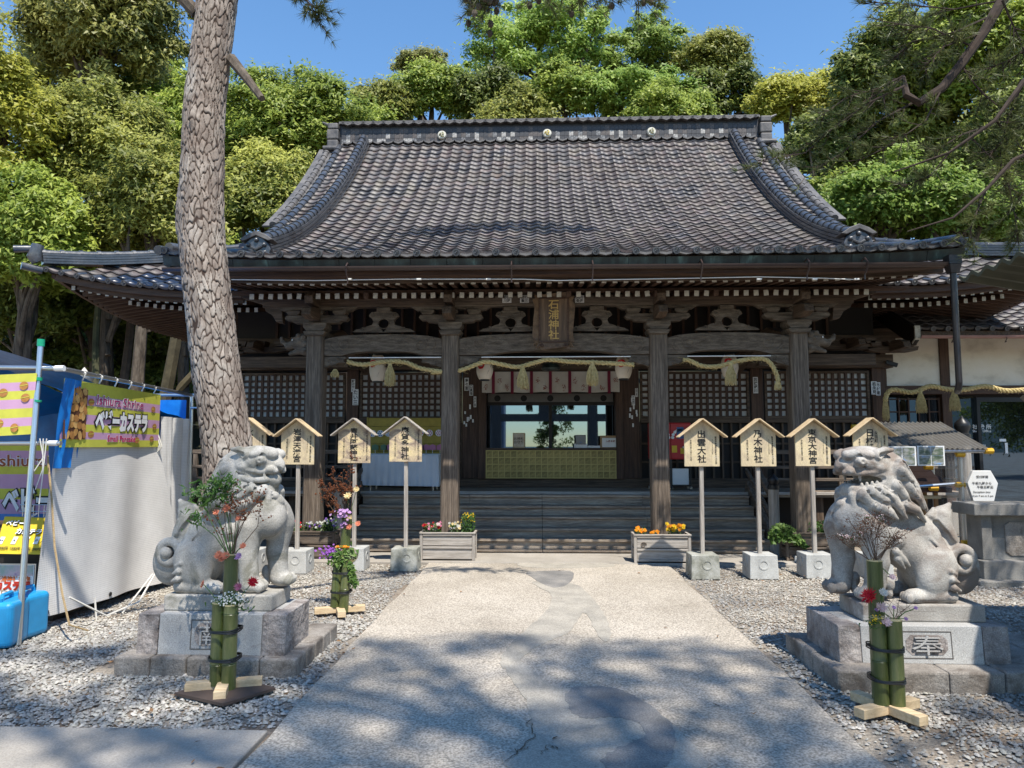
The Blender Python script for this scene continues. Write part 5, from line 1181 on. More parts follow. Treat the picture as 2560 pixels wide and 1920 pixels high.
# ---- entrance: jambs, dark glass, gilded front of the counter
for sg in (-1, 1): B('door_jamb', M['red_z'], hall, *sorted((CX + sg * 1.34, CX + sg * 1.2)), 13.15, 13.4, .99, 3.02, .006)
gl = bpy.data.materials.new('dark_glass'); gl.use_nodes = True; N = gl.node_tree.nodes; L = gl.node_tree.links; p = N['Principled BSDF']
p.inputs['Base Color'].default_value = (.006, .006, .007, 1); p.inputs['Roughness'].default_value = .02; p.inputs['IOR'].default_value = 1.5
g2 = N.new('ShaderNodeBsdfGlossy'); g2.inputs['Color'].default_value = (.42, .64, .9, 1); g2.inputs['Roughness'].default_value = .012
mx = N.new('ShaderNodeMixShader'); mx.inputs[0].default_value = .34; L.new(p.outputs[0], mx.inputs[1]); L.new(g2.outputs[0], mx.inputs[2]); L.new(mx.outputs[0], N['Material Output'].inputs[0]); M['glass'] = gl
B('glass_door', M['glass'], hall, CX - 1.18, CX + .01, 13.46, 13.47, 1.5, 2.42)
B('glass_door', M['glass'], hall, CX + .03, CX + 1.18, 13.48, 13.49, 1.5, 2.42)
B('door_stile', M['black_wood'], hall, CX - .03, CX + .03, 13.44, 13.458, 1.5, 2.42)
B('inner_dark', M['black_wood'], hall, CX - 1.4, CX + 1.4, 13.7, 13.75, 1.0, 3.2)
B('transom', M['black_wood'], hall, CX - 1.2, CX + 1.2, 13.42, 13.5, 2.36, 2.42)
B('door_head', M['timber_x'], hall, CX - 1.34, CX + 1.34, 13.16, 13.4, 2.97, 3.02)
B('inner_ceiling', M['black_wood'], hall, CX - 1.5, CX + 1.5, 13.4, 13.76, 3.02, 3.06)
ct = B('offering_counter', M['timber_x'], hall, CX - 1.2, CX + 1.2, 13.18, 13.42, 1.0, 1.52, .004)
B('counter_top', M['timber_x'], ct, CX - 1.2, CX + 1.2, 13.12, 13.45, 1.52, 1.555, .004)
gm = MB().box(-.053, .053, -.012, 0, -.056, .056).mesh('gold_panel', M['gold'])
for i in range(21):
    for j in range(4):
        o = link('gold_panel', gm, ct); o.location = Vector((CX - 1.135 + i * .1135, 13.178, 1.07 + j * .125)) - wpos(hall) - Vector(ct.location)
for j in range(5): B('gilt_rib', M['gold_rib'], ct, CX - 1.2, CX + 1.2, 13.15, 13.172, .999 + j * .125, 1.015 + j * .125)
for i in range(22): B('gilt_rib', M['gold_rib'], ct, CX - 1.2 + i * .1135, CX - 1.184 + i * .1135, 13.153, 13.17, 1.0, 1.51)
# small crested band behind the curtain
mb = MB().box(CX - 1.18, CX + 1.18, 13.40, 13.405, 2.42, 2.58); o = mb.build('inner_curtain', flat('grey_band', (.16, .15, .14), .9), hall)
for i in range(5):
    x = CX - 1.0 + i * .5; MB().lathe([(.06, 0), (.06, .004)], (x, 13.397, 2.49), 14, Matrix.Rotation(R_(90), 3, 'X')).build('crest', M['ink'], o)
# votive paper slips pasted on beams and posts
def slip(xv, yv, w, h, Y, body, dark=False, name='votive_slip'):
    p = at(xv, yv, Y); o = MB().box(p.x - w / 2, p.x + w / 2, Y - .004, Y, p.z - h / 2, p.z + h / 2).build(name, M['white_paint'] if not dark else M['ink'], hall)
    if body: lettering(vert(body) if '\n' not in body else body, M['ink'] if not dark else M['white_paint'], o, (p.x, Y - .006, p.z), XR, ZU, h=h * .9, w=w * .75, bold=.02)
for a in ((1095, 646, .13, .11, 10.09, '谷口\n川堀'), (1133, 646, .13, .11, 10.09, '旅行\n集三'), (1252, 646, .13, .11, 10.09, '大川\n免海'), (763, 833, .07, .24, 13.19, '鮮けやし'), (768, 858, .11, .3, 13.18, 'たい三'), (1008, 830, .08, .24, 13.19, '寿々富'), (1018, 843, .07, .2, 13.18, '口真福'), (1632, 832, .09, .3, 13.18, '若狭堀川'), (1368, 865, .06, .18, 13.18, '江戸'), (1026, 868, .05, .2, 13.18, '木村辰'), (1375, 848, .05, .16, 13.18, '日光'), (1888, 838, .1, .24, 13.18, '若永見'), (1897, 840, .08, .24, 13.17, '市村蔵')):
    slip(*a)
for k in range(16):
    xv = rnd.choice((1005, 1012, 1020, 1360, 1370)) + rnd.uniform(-6, 6); slip(xv, rnd.uniform(860, 930), .03, rnd.uniform(.05, .09), 13.185, None)
# bronze gong over the entrance
p = at(1190, 795, 12.6)
MB().lathe([(.02, .1), (.13, .07), (.17, .0), (.16, -.04), (.02, -.05)], p, 16).build('gong', M['copper'], hall, smooth=True)
# ================================================================ SHRINE OFFICE AND THE THINGS AT THE RIGHT
def cv(ox, oy, s, x, y): return ((ox + x * s) / 1.1573, (oy + y * s) / 1.1573)
def c3(x, y): return cv(560, 680, .2893, x, y)
def c4(x, y): return cv(1080, 680, .2893, x, y)
def c5(x, y): return cv(1640, 680, .2893, x, y)
def c6(x, y): return cv(1920, 560, .2893, x, y)
off_ = thing('shrine_office', 'white plastered shrine office with tiled eaves and glass doors right of the hall', 'building', (9, 13.6, 0))
OY = 13.6
B('plaster_wall', M['plaster'], off_, 6.55, 7.55, OY, OY + .15, 2.72, 3.62)
B('plaster_wall', M['plaster'], off_, 7.72, 9.2, OY, OY + .15, 2.72, 3.62)
B('plaster_wall', M['plaster'], off_, 9.4, 13, OY, OY + .15, 2.72, 3.62)
for x0, x1 in ((7.55, 7.72), (9.2, 9.4), (6.45, 6.55)): B('timber_post', M['red_z'], off_, x0, x1, OY - .04, OY + .15, .5, 3.62, .006)
B('timber_beam', M['red_x'], off_, 6.45, 13, OY - .05, OY + .15, 2.56, 2.72, .006)
B('wall_plate', M['timber_x'], off_, 6.3, 13, OY - .1, OY + .15, 3.62, 3.8)
B('back_wall', M['black_wood'], off_, 6.45, 13, OY + 1.5, OY + 1.6, .3, 4.4)
B('floor_plinth', M['apron'], off_, 6.4, 13, OY - .2, OY + 1.5, 0, .42)
B('low_panel', M['red_z'], off_, 6.55, 7.55, OY + .02, OY + .1, .42, 1.5)
gl2 = gl.copy(); [setattr(n_.inputs[0], 'default_value', .2) for n_ in gl2.node_tree.nodes if n_.type == 'MIX_SHADER']; M['glass2'] = gl2
w_ = B('glazed_window', M['glass'], off_, 6.6, 7.52, OY + .06, OY + .07, 1.5, 2.5)
for i in range(6): B('glazing_bar', M['red_z'], w_, 6.58 + i * .186, 6.605 + i * .186, OY + .02, OY + .05, 1.5, 2.5)
for j in range(5): B('glazing_bar', M['red_x'], w_, 6.58, 7.54, OY + .025, OY + .048, 1.5 + j * .24, 1.525 + j * .24)
dg_ = B('glass_door', M['glass2'], off_, 8.26, 9.14, OY + .05, OY + .06, .5, 2.42); B('glass_door', M['glass2'], off_, 7.74, 8.2, OY + .09, OY + .1, .5, 2.52)
B('door_frame', M['black_metal'], off_, 8.2, 8.26, OY, OY + .1, .45, 2.5); B('door_frame', M['black_metal'], off_, 9.14, 9.2, OY, OY + .1, .45, 2.5); B('door_frame', M['black_metal'], off_, 8.26, 9.14, OY, OY + .1, 2.42, 2.5); B('door_frame', M['steel'], off_, 8.2, 9.2, OY - .02, OY + .1, .42, .5)
wm = flat('white_vinyl', (.82, .83, .83), .6, var=.02)
p = at(2121, 922, OY + .04); lettering('社 務 所', wm, dg_, (p.x, p.y, p.z), XR, ZU, w=.34, bold=.012)
p = at(2121, 931, OY + .04); lettering('Shrine Office', wm, dg_, (p.x, p.y, p.z), XR, ZU, w=.34, bold=.012)
p = at(2118, 962, OY + .04); lettering('9:00-17:00', wm, dg_, (p.x, p.y, p.z), XR, ZU, w=.19, bold=.01)
p = at(2166, 951, OY + .04); B('arrow_sticker', wm, dg_, p.x - .06, p.x + .06, OY + .035, OY + .045, p.z - .025, p.z + .025)
p = at(2174, 968, OY + .04); B('sticker', wm, dg_, p.x - .025, p.x + .025, OY + .035, OY + .045, p.z - .1, p.z + .1)
# its roof
slots = []
def oz(y): return 3.62 + .46 * (y - 12.55) + .02 * (y - 12.55) ** 2
for j in range(17):
    y = 12.55 + j * .212
    for i in range(26):
        x = 6.75 + i * .252
        a = Vector((x, y, oz(y))); b = Vector((x, y + .2, oz(y + .2))); slots.append(tile_slot(a, b - a, (1, 0, 0)))
lay_tiles(off_, slots, 150)
for i in range(25):
    o = link('eave_tile_end', dm, off_); o.location = Vector((6.63 + i * .252, 12.53, 3.635)) - wpos(off_); o.rotation_euler = (R_(-90) + .3, 0, 0)
MB().prism_x([(12.6, 3.6), (16.1, oz(16.1) - .03), (16.1, oz(16.1) - .1), (12.6, 3.53)], 6.62, 13).build('roof_deck', M['timber_y'], off_)
MB().prism_x([(12.5, 3.66), (12.5, 3.42), (12.62, 3.36), (16, oz(16) - .26), (16, oz(16) - .02)], 6.55, 6.62).build('barge_board', M['black_wood'], off_)
MB().prism_x([(12.47, 3.68), (12.46, 3.46), (12.58, 3.38), (12.6, 3.4), (12.5, 3.47), (12.5, 3.68)], 6.54, 6.63).build('board_edge', M['rafter_end'], off_)
MB().prism_x([(12.6, 3.53), (13.6, 3.95), (13.6, 3.9), (12.6, 3.47)], 6.62, 13).build('soffit_board', M['red_y'], off_)
mb = MB(); mb.sweep(gp, [(6.62, 12.46, 3.50), (13, 12.46, 3.46)]); g_ = mb.build('gutter', flat('pinkish_gutter', (.30, .17, .15), .4), off_, smooth=True)
for x in (7.15, 8.05, 9.1): MB().tube([(x, 12.46, 3.5), (x, 12.40, 3.44), (x, 12.46, 3.38), (x + .05, 12.5, 3.40)], .008, 6).build('hanger', M['gutter'], g_)
# camera on the corner of the hall
p = at(*c6(1060, 1205), 13.0); sc_ = thing('security_camera', 'small black security camera beside the pale wall of the office', 'security camera', (6.5, 13.1, p.z))
MB().tube([(6.36, 13.2, p.z + .08), (p.x - .05, 13.05, p.z + .02)], .012, 8).build('bracket', M['black_metal'], sc_)
MB().bar((p.x - .08, 13.02, p.z + .03), (p.x + .1, 12.96, p.z - .04), .07, .075).build('body', M['black_metal'], sc_, bevel=.012)
# ---------------------------------------------------------------- straw ropes with tassels
def twisted(mb, P, r, strands=3, pitch=.19, n=7):
    P = [Vector(p) for p in P]; D = []
    for i in range(len(P) - 1):
        p0, p1, p2, p3 = P[max(0, i - 1)], P[i], P[i + 1], P[min(len(P) - 1, i + 2)]
        m = max(3, int((p2 - p1).length / .022))
        for j in range(m):
            t = j / m; D.append(.5 * (2 * p1 + (p2 - p0) * t + (2 * p0 - 5 * p1 + 4 * p2 - p3) * t * t + (3 * p1 - p0 - 3 * p2 + p3) * t ** 3))
    D.append(P[-1]); s = 0; S = [0]
    for a, b in zip(D, D[1:]): s += (b - a).length; S.append(s)
    for k in range(strands):
        q = []
        for i, d in enumerate(D):
            t = (D[min(i + 1, len(D) - 1)] - D[max(i - 1, 0)]).normalized(); u = t.cross(Vector((0, 1, 0))).normalized(); w = t.cross(u); a = 6.283 * S[i] / pitch + k * 6.283 / strands
            q.append(d + (u * math.cos(a) + w * math.sin(a)) * r * .6)
        mb.tube(q, r * .5, n)
    return D
def strands(p, length, n, spread, r0=.02, dirv=(0, 0, -1), w=.004):
    vs, fs = [], []
    for i in range(n):
        a = rnd.uniform(0, 6.283); q = rnd.random() ** .5; s0 = Vector((math.cos(a) * r0 * q, math.sin(a) * r0 * q, 0)); L = length * rnd.uniform(.8, 1.05)
        e = Vector((math.cos(a) * spread * q + rnd.gauss(0, .012), math.sin(a) * spread * q, -L)); m = (s0 + e) / 2 + Vector((math.cos(a) * spread * .25, 0, 0)); b = len(vs)
        for c, ww in ((s0, w), (m, w), (e, w * .6)): vs += [p + c + Vector((-ww, 0, 0)), p + c + Vector((ww * .3, -ww, 0)), p + c + Vector((ww, 0, 0))]
        for k in range(2):
            for j in range(3): fs.append((b + k * 3 + j, b + k * 3 + (j + 1) % 3, b + k * 3 + 3 + (j + 1) % 3, b + k * 3 + 3 + j))
    return vs, fs
def straw_rope(label, pts, Y, r, tassels, group=None, tail=None, hairy=True):
    P = [at(x, y, Y) for x, y in pts]
    t = thing('straw_rope', label, 'straw rope', P[len(P) // 2], group=group)
    mb = MB(); D = twisted(mb, P, r)
    mb.build('rope', M['rope'], t, smooth=True)
    if hairy:
        mb = MB()
        for i in range(160):
            d = rnd.choice(D); a = rnd.uniform(0, 6.28); s = d + Vector((rnd.uniform(-.02, .02), math.cos(a) * r, math.sin(a) * r)); e = s + Vector((rnd.gauss(0, .03), math.cos(a) * .02, math.sin(a) * .02 - .012)); mb.bar(s, e, .0022, .0022)
        mb.build('loose_straw', M['rope'], t)['kind'] = 'stuff'
    for (x, y), h in tassels:
        q = at(x, y, Y - .03); ln = h * 1.1573 * Y / FPX
        mb = MB(); mb.add(*strands(q, ln, 170, ln * .26)); mb.tube([q + Vector((0, 0, .02)), q - Vector((0, 0, .05))], .026, 8); o = mb.build('tassel', M['rope'], t)
    if tail:
        q = at(tail[0][0], tail[0][1], Y); mb = MB(); mb.add(*strands(q, tail[1] * 1.1573 * Y / FPX, 90, .05)); mb.build('frayed_end', M['rope'], t)
    return t
SG = 'straw ropes under the porch beams'
YR = 10.085
straw_rope('straw rope wavering under the left porch beam with one tassel beside a lantern', [c3(1065, 775), c3(1200, 800), c3(1400, 775), c3(1560, 780), c3(1700, 832), c3(1890, 862)], YR, .031, [(c3(1435, 800), 46)], SG)
straw_rope('straw rope across the middle bay before the curtain with two tassels', [c4(-5, 868), c4(240, 850), c4(450, 778), c4(600, 798), c4(740, 820), c4(900, 780), c4(1010, 758), c4(1200, 775), c4(1400, 782), c4(1600, 792), c4(1745, 802)], YR, .031, [(c4(785, 825), 46), (c4(1385, 788), 48)], SG)
straw_rope('straw rope under the right porch beam bending down to a frayed end', [c5(235, 760), c5(290, 765), c5(400, 812), c5(540, 815), c5(700, 770), c5(900, 748), c5(985, 785), c5(1040, 880), c5(1058, 945)], YR, .031, [(c5(645, 800), 44), (c5(1052, 935), 20)], SG)
p = at(*c3(960, 840), YR); mb = MB(); mb.add(*strands(p, .12, 40, .05)); o = mb.build('straw_tuft', M['rope'], None, origin=p); tag(o, 'small loose straw tuft hanging by the leftmost porch pillar', 'straw tuft')
straw_rope('straw rope with two tassels strung along the front of the shrine office', [c6(1012, 1530), c6(1030, 1465), c6(1090, 1432), c6(1250, 1455), c6(1400, 1402), c6(1550, 1428), c6(1700, 1432), c6(1880, 1402), c6(2050, 1440), c6(2240, 1430), c6(2500, 1400)], 12.8, .042, [(c6(1318, 1450), 44), (c6(1608, 1440), 42)], tail=(c6(1010, 1500), 48))
mb = MB()
for x0, x1 in ((PXS[0] + .5, PXS[1] - .13), (PXS[1] + .45, PXS[2] - .4), (PXS[2] + .4, PXS[3] - .4)): mb.tube([(x0, 10.06, 2.86), (x1, 10.06, 2.86)], .008, 6)
mb.build('rope_rod', M['white_paint'], hall)['kind'] = 'stuff'
# ---------------------------------------------------------------- paper lanterns
M['lantern'] = mat('lantern_paper', [(.62, .54, .44), (.72, .65, .55)], scale=3, rough=.8)
lan_red = flat('red_lacquer_print', (.5, .015, .02), .7)
def lantern(label, xv, y0, y1):
    Y = 10.75; c = at(xv, (y0 + y1) / 2, Y); h = (y1 - y0) * 1.1573 * Y / FPX * 1.0; t = thing('paper_lantern', label, 'paper lantern', (c.x, Y, c.z), group='white paper lanterns hung under the porch')
    n = 20; prof = []
    for i in range(n * 2 + 1):
        u = i / (n * 2); r = .13 * (math.sin(math.pi * min(1, max(0, .12 + u * .76))) ** .45) * (1.0 if i % 2 == 0 else .975); prof.append((r, -h / 2 + h * u))
    MB().lathe(prof, c, 24).build('paper_body', M['lantern'], t, smooth=True)
    for z in (-h / 2 - .02, h / 2 - .005): MB().lathe([(.07, 0), (.075, .0), (.075, .028), (.07, .028)], (c.x, c.y, c.z + z), 20).build('ring', M['black_metal'], t)
    MB().tube([(c.x, c.y, c.z + h / 2), (c.x, c.y, 3.2)], .006, 5).build('hanging_cord', M['black_metal'], t)
    def wrap(V, F, ox, oz, s, m, nm):
        me = bpy.data.meshes.new(nm); P = []
        for x, z in V:
            X = ox + x * s; a = X / .134; P.append((.1395 * math.sin(a), -.1395 * math.cos(a) - .001, oz + z * s))
        me.from_pydata(P, [], F); me.materials.append(m); return link(nm, me, t)
    V, F = text_np('御\n神\n燈', .02, .95); xs = [v[0] for v in V]; zs = [v[1] for v in V]; H = max(zs) - min(zs); W = max(xs) - min(xs); cxx = (max(xs) + min(xs)) / 2; czz = (max(zs) + min(zs)) / 2
    wrap([((v[0] - cxx), (v[1] - czz)) for v in V], F, .105, .0, h * .78 / H, M['ink'], 'lettering')
    vs, fs = [], []
    for k in range(3):                        # three comma emblem in red
        b = len(vs); m = 10
        for i in range(m):
            a = k * 2.094 + i * .28; w = .5 * (1 - i / m) ** .6; vs += [(math.cos(a) * (.52 - w * .45), math.sin(a) * (.52 - w * .45)), (math.cos(a) * (.52 + w * .45), math.sin(a) * (.52 + w * .45))]
        fs += [(b + 2 * i, b + 2 * i + 1, b + 2 * i + 3, b + 2 * i + 2) for i in range(m - 1)]
    wrap(vs, fs, -.05, h * .16, .085, lan_red, 'comma_emblem')
lantern('paper lantern hanging in the left bay behind the straw rope', 816, 768, 824)
lantern('paper lantern by the left end of the maple curtain', 1047, 775, 820)
lantern('paper lantern by the right end of the maple curtain', 1347, 770, 818)
lantern('paper lantern hanging in the right bay above the red vending machine', 1576, 768, 815)
# ---------------------------------------------------------------- entrance curtain and the name board
cu = thing('curtain', 'white entrance curtain with crimson bands and rust red maple sprigs', 'curtain', (CX, 13.1, 2.95))
x0, x1 = CX - 1.27, CX + 1.27; vs, fs = [], []; nx, nz = 84, 8
for j in range(nz + 1):
    for i in range(nx + 1):
        u = i / nx; vs.append((x0 + (x1 - x0) * u, 13.1 - .012 * math.sin(u * 60) * (j / nz) - .01 * math.sin(u * 23 + j * .5) * (j / nz), 2.965 - .385 * j / nz - .006 * math.sin(u * 25) * (j / nz)))
fs = [(j * (nx + 1) + i, j * (nx + 1) + i + 1, (j + 1) * (nx + 1) + i + 1, (j + 1) * (nx + 1) + i) for j in range(nz) for i in range(nx)]
MB().add(vs, fs).build('cloth', M['curtain'], cu, smooth=True)
for xc in (530, 693, 860, 1023, 1190, 1362, 1530):
    x = at(*c4(xc, 960), 13.08).x; MB().box(x - .028, x + .028, 13.07, 13.08, 2.555, 2.97).build('band', M['crimson'], cu)
mb = MB()
for xc, yc in ((583, 940), (643, 1000), (465, 995), (750, 925), (815, 1000), (912, 940), (977, 1000), (1078, 935), (1138, 1000), (1238, 940), (1310, 1000), (1410, 930), (1474, 995), (1590, 930)):
    c = at(*c4(xc, yc), 13.085)
    for k in range(16):
        a, q = rnd.uniform(0, 6.28), rnd.random() ** .6; x, z = c.x + .042 * q * math.cos(a), c.z + .062 * q * math.sin(a); b = rnd.uniform(0, 3.1); r = rnd.uniform(.011, .017)
        mb.add([(x + r * math.cos(b), 13.078, z + r * math.sin(b)), (x - .4 * r * math.sin(b), 13.078, z + .4 * r * math.cos(b)), (x - r * math.cos(b), 13.078, z - r * math.sin(b)), (x + .4 * r * math.sin(b), 13.078, z - .4 * r * math.cos(b))], [(0, 1, 2, 3)])
mb.build('maple_print', M['brick_red'], cu)['kind'] = 'stuff'
nb = thing('name_board', 'carved wooden name board with gilt characters over the entrance', 'sign board', (.215, 9.9, 3.35))
def tl(x, z): return (x, 9.93 - .11 * (z - 3.35), z)     # leans forward at the top
xc, w, h = .215, .285, .385
ol = []
for i in range(64):
    t = i / 64 * 6.283; s = abs(math.cos(t)) ** .28 * math.copysign(1, math.cos(t)); q = abs(math.sin(t)) ** .28 * math.copysign(1, math.sin(t)); b = .018 * math.sin(t * 14)
    ol.append((xc + (w + b) * s, 3.35 + (h + b) * q))
mb = MB(); n = len(ol)
inn = [(xc + .19 * max(-1, min(1, (p[0] - xc) / w * 1.35)), 3.365 + .295 * max(-1, min(1, (p[1] - 3.35) / h * 1.3))) for p in ol]
vs = [tl(*p) for p in ol] + [(a, b - .05, c) for a, b, c in [tl(*p) for p in ol]] + [(a, b - .02, c) for a, b, c in [tl(*p) for p in inn]]
fs = [tuple(range(n))] + [(i, (i + 1) % n, n + (i + 1) % n, n + i) for i in range(n)] + [(n + i, n + (i + 1) % n, 2 * n + (i + 1) % n, 2 * n + i) for i in range(n)]
mb.add(vs, fs).build('carved_frame', mat('name_board_frame', [(.05, .026, .012), (.13, .075, .038), (.2, .125, .07)], scale=9, rough=.5, bump=.006, bscale=30), nb, smooth=True)
MB().add([(a, b - .024, c) for a, b, c in (tl(xc - .2, 3.06), tl(xc + .2, 3.06), tl(xc + .2, 3.67), tl(xc - .2, 3.67))], [(0, 1, 2, 3)]).build('panel', mat('name_board_panel', [(.03, .017, .01), (.095, .052, .026), (.2, .125, .07)], scale=3, stretch=(6, 1, .5), rough=.45), nb)
mb = MB()
for a, b in (((xc - .2, 3.06), (xc + .2, 3.06)), ((xc + .2, 3.06), (xc + .2, 3.67)), ((xc + .2, 3.67), (xc - .2, 3.67)), ((xc - .2, 3.67), (xc - .2, 3.06))):
    A, B_ = Vector(tl(*a)) - Vector((0, .03, 0)), Vector(tl(*b)) - Vector((0, .03, 0)); mb.bar(A, B_, .022, .022)
mb.build('moulding', M['red_x'], nb)
A = Vector(tl(xc, 3.365)) - Vector((0, .034, 0)); lettering(vert('石浦神社'), M['gold_letter'], nb, A, XR, (0, -.11, 1), h=.55, w=.15, bold=.015, depth=.008)
for sg in (-1, 1): MB().tube(spiral(xc + sg * .17, 3.0, .03, 1.3, sg, 9.9, 0, 12), .011, 6).build('scroll', M['red_x'], nb, smooth=True)
# ---------------------------------------------------------------- things standing on the deck
tb = thing('folding_table', 'table under a pale blue white cloth on the left of the deck', 'table', (-2.4, 12.3, .85))
a0, a1 = at(783, 1046, 12.05).x, at(945, 1046, 12.05).x
vs, fs = [], []; n = 60
for j, (z, dy, dx) in enumerate(((1.46, .0, 0), (1.44, -.02, .01), (1.2, -.03, .02), (.93, -.05, .035))):
    for i in range(n + 1): u = i / n; vs.append((a0 - dx + (a1 - a0 + 2 * dx) * u, 12.1 + dy - .012 * math.sin(u * 70) * (j > 1), z - (.02 * (u) if j == 3 else 0)))
fs = [(j * (n + 1) + i, j * (n + 1) + i + 1, (j + 1) * (n + 1) + i + 1, (j + 1) * (n + 1) + i) for j in range(3) for i in range(n)]
mb = MB().add(vs, fs); mb.box(a0, a1, 12.1, 12.75, 1.44, 1.46); mb.add([(a1, 12.1, 1.46), (a1, 12.75, 1.46), (a1 + .035, 12.78, .93), (a1 + .035, 12.05, .93)], [(0, 1, 2, 3)])
mb.build('cloth', M['white_cloth'], tb, smooth=True)
for x, y in ((a0 + .1, 12.2), (a1 - .1, 12.2), (a0 + .1, 12.65), (a1 - .1, 12.65)): MB().tube([(x, y, .83), (x, y, 1.44)], .016, 6).build('leg', M['steel'], tb)
eb = thing('votive_stand', 'yellow panelled stand hung with round fans and small plaques behind the table', 'display stand', (-2.4, 13.0, .85))
b0, b1 = at(795, 950, 12.95).x, at(955, 950, 12.95).x
for k in range(8): B('board', flat('mustard_board_%d' % k, (.36, .27, .045), .6, var=.2), eb, b0, b1, 12.96, 12.99, .87 + k * .155, 1.02 + k * .155, .004)
for x0, x1 in ((b0 - .03, b0), (b1, b1 + .03)): B('side_post', flat('mustard_post', (.33, .24, .04), .6), eb, x0, x1, 12.95, 13.0, .85, 2.12)
fb, fp = flat('fan_blue', (.02, .16, .42), .7), flat('fan_pink', (.5, .06, .2), .7)
def k640(x, y): return cv(640, 1000, .2893, x, y)
for i, (x, y, m) in enumerate(((1010, 290, fb), (1075, 290, fb), (1143, 287, fb), (1180, 285, fp), (1420, 288, fp), (1500, 285, fp), (1580, 285, fp))):
    c = at(*k640(x, y), 12.93); f_ = MB().lathe([(.001, 0), (.062, 0), (.062, .006), (.001, .006)], c, 18, Matrix.Rotation(R_(90), 3, 'X')).build('fan', M['white_paint'], eb)
    mb = MB()
    for a, r in [(k * 1.047, .038) for k in range(6)] + [(0, 0)]: mb.lathe([(.001, 0), (.012, 0), (.012, .002), (.001, .002)], (c.x + r * math.cos(a), c.y - .007, c.z + r * math.sin(a)), 8, Matrix.Rotation(R_(90), 3, 'X'))
    mb.build('dot_print', m, f_)['kind'] = 'stuff'
for i, (x, m) in enumerate(((1030, 'leaf'), (1105, 'leaf'), (1150, 'pink'), (1425, 'pink'), (1470, 'pink'), (1525, 'pink'), (1590, 'pink'))):
    c = at(*k640(x, 410), 12.92); MB().prism([(c.x - .06, c.z - .045), (c.x + .06, c.z - .045), (c.x + .06, c.z + .035), (c.x, c.z + .06), (c.x - .06, c.z + .035)], 12.92, 12.93).build('plaque', flat('plaque_' + m, (.55, .2, .32) if m == 'pink' else (.12, .2, .12), .7), eb)
    MB().tube([(c.x, 12.925, c.z - .045), (c.x, 12.925, 1.45)], .005, 5).build('plaque_stick', M['white_paint'], eb)
def vend(label, x):
    t = thing('fortune_machine', label, 'vending machine', (x, 12.6, .85), group='red fortune vending machines on the deck'); y = 12.6
    MB().box(x - .19, x + .19, y - .12, y + .16, 1.36, 2.0).build('cabinet', M['red_paint'], t, bevel=.02)
    B('front_panel', flat('panel_navy', (.04, .10, .24), .4), t, x - .06, x + .06, y - .128, y - .118, 1.72, 1.92)
    for k in range(9): a = math.pi * (.0 + k / 8) ; MB().lathe([(.001, 0), (.028, 0), (.024, .008), (.001, .008)], (x + .13 * math.cos(a), y - .12, 1.8 + .13 * math.sin(a) - .06), 10, Matrix.Rotation(R_(90), 3, 'X')).build('capsule_button', M['white_paint'], t)
    B('notice', flat('yellow_notice', (.6, .4, .03), .6), t, x - .15, x - .06, y - .126, y - .119, 1.48, 1.6); B('notice', flat('yellow_notice_b', (.6, .4, .03), .6), t, x + .0, x + .11, y - .126, y - .119, 1.46, 1.56)
    MB().ball((x + .05, y - .125, 1.57), .025, 8, 6).build('knob', M['steel'], t, smooth=True)
    for sx in (-.17, .17):
        for sy in (-.1, .14):
            MB().tube([(x + sx, y + sy, .9), (x + sx, y + sy, 1.37)], .014, 6).build('leg', M['black_metal'], t); MB().lathe([(.001, -.02), (.03, -.02), (.03, .02), (.001, .02)], (x + sx, y + sy, .865), 10, Matrix.Rotation(R_(90), 3, 'Y')).build('caster', M['steel'], t)
    B('tray', M['black_metal'], t, x - .18, x + .18, y - .11, y + .15, .9, .92); B('white_bin', M['white_paint'], t, x - .16, x + .14, y - .08, y + .1, .925, 1.2)
vend('red fortune machine just right of the second porch pillar, almost hidden by it', at(1401, 945, 12.6).x + .2)
vend('red fortune machine in plain view left of the first right sign board', at(*c5(198, 1440), 12.6).x)
def bx(name, label, cat, x0, x1, y0, y1, m, Y=13.2, dep=.16):
    a, b = at(*c4(x0, y1), Y), at(*c4(x1, y0), Y); o = MB().box(a.x, b.x, Y, Y + dep, 1.557, 1.557 + (b.z - a.z)).build(name, m, None, bevel=.004, origin=(a.x, Y, 1.557)); return tag(o, label, cat), a, b
card = flat('cardboard', (.38, .24, .12), .85); gp_ = flat('grey_card', (.3, .29, .27), .8)
o, a, b = bx('framed_notice', 'small framed notice standing at the left of the gilded counter', 'framed notice', 698, 802, 1378, 1508, M['new_z'], dep=.03)
zc = 1.557 + (b.z - a.z) / 2; B('sheet', mat('notice_print', [(.5, .38, .26), (.68, .6, .5)], scale=9, rough=.7), o, a.x + .02, b.x - .02, 13.194, 13.198, 1.58, 1.557 + (b.z - a.z) - .02); lettering('お神札\nお守り', M['ink'], o, ((a.x + b.x) / 2, 13.192, zc), XR, ZU, h=.12, bold=.01)
o, a, b = bx('grey_box', 'grey cardboard box standing on flat white boxes on the counter', 'box', 1242, 1330, 1390, 1475, gp_, dep=.1); o.location.z += .06
lettering('小', flat('blue_print', (.03, .12, .4), .6), o, ((a.x + b.x) / 2, 13.194, 1.66), XR, ZU, h=.05)
bx('white_box', 'flat white box lying under the grey box on the counter', 'box', 1230, 1342, 1478, 1515, M['white_paint'])
bx('white_box', 'flat white box lying between the grey box and the cardboard box', 'box', 1346, 1452, 1495, 1515, M['white_paint'])
o, a, b = bx('cardboard_box', 'brown cardboard box with a white paper in red writing at the counter end', 'box', 1456, 1626, 1405, 1512, card)
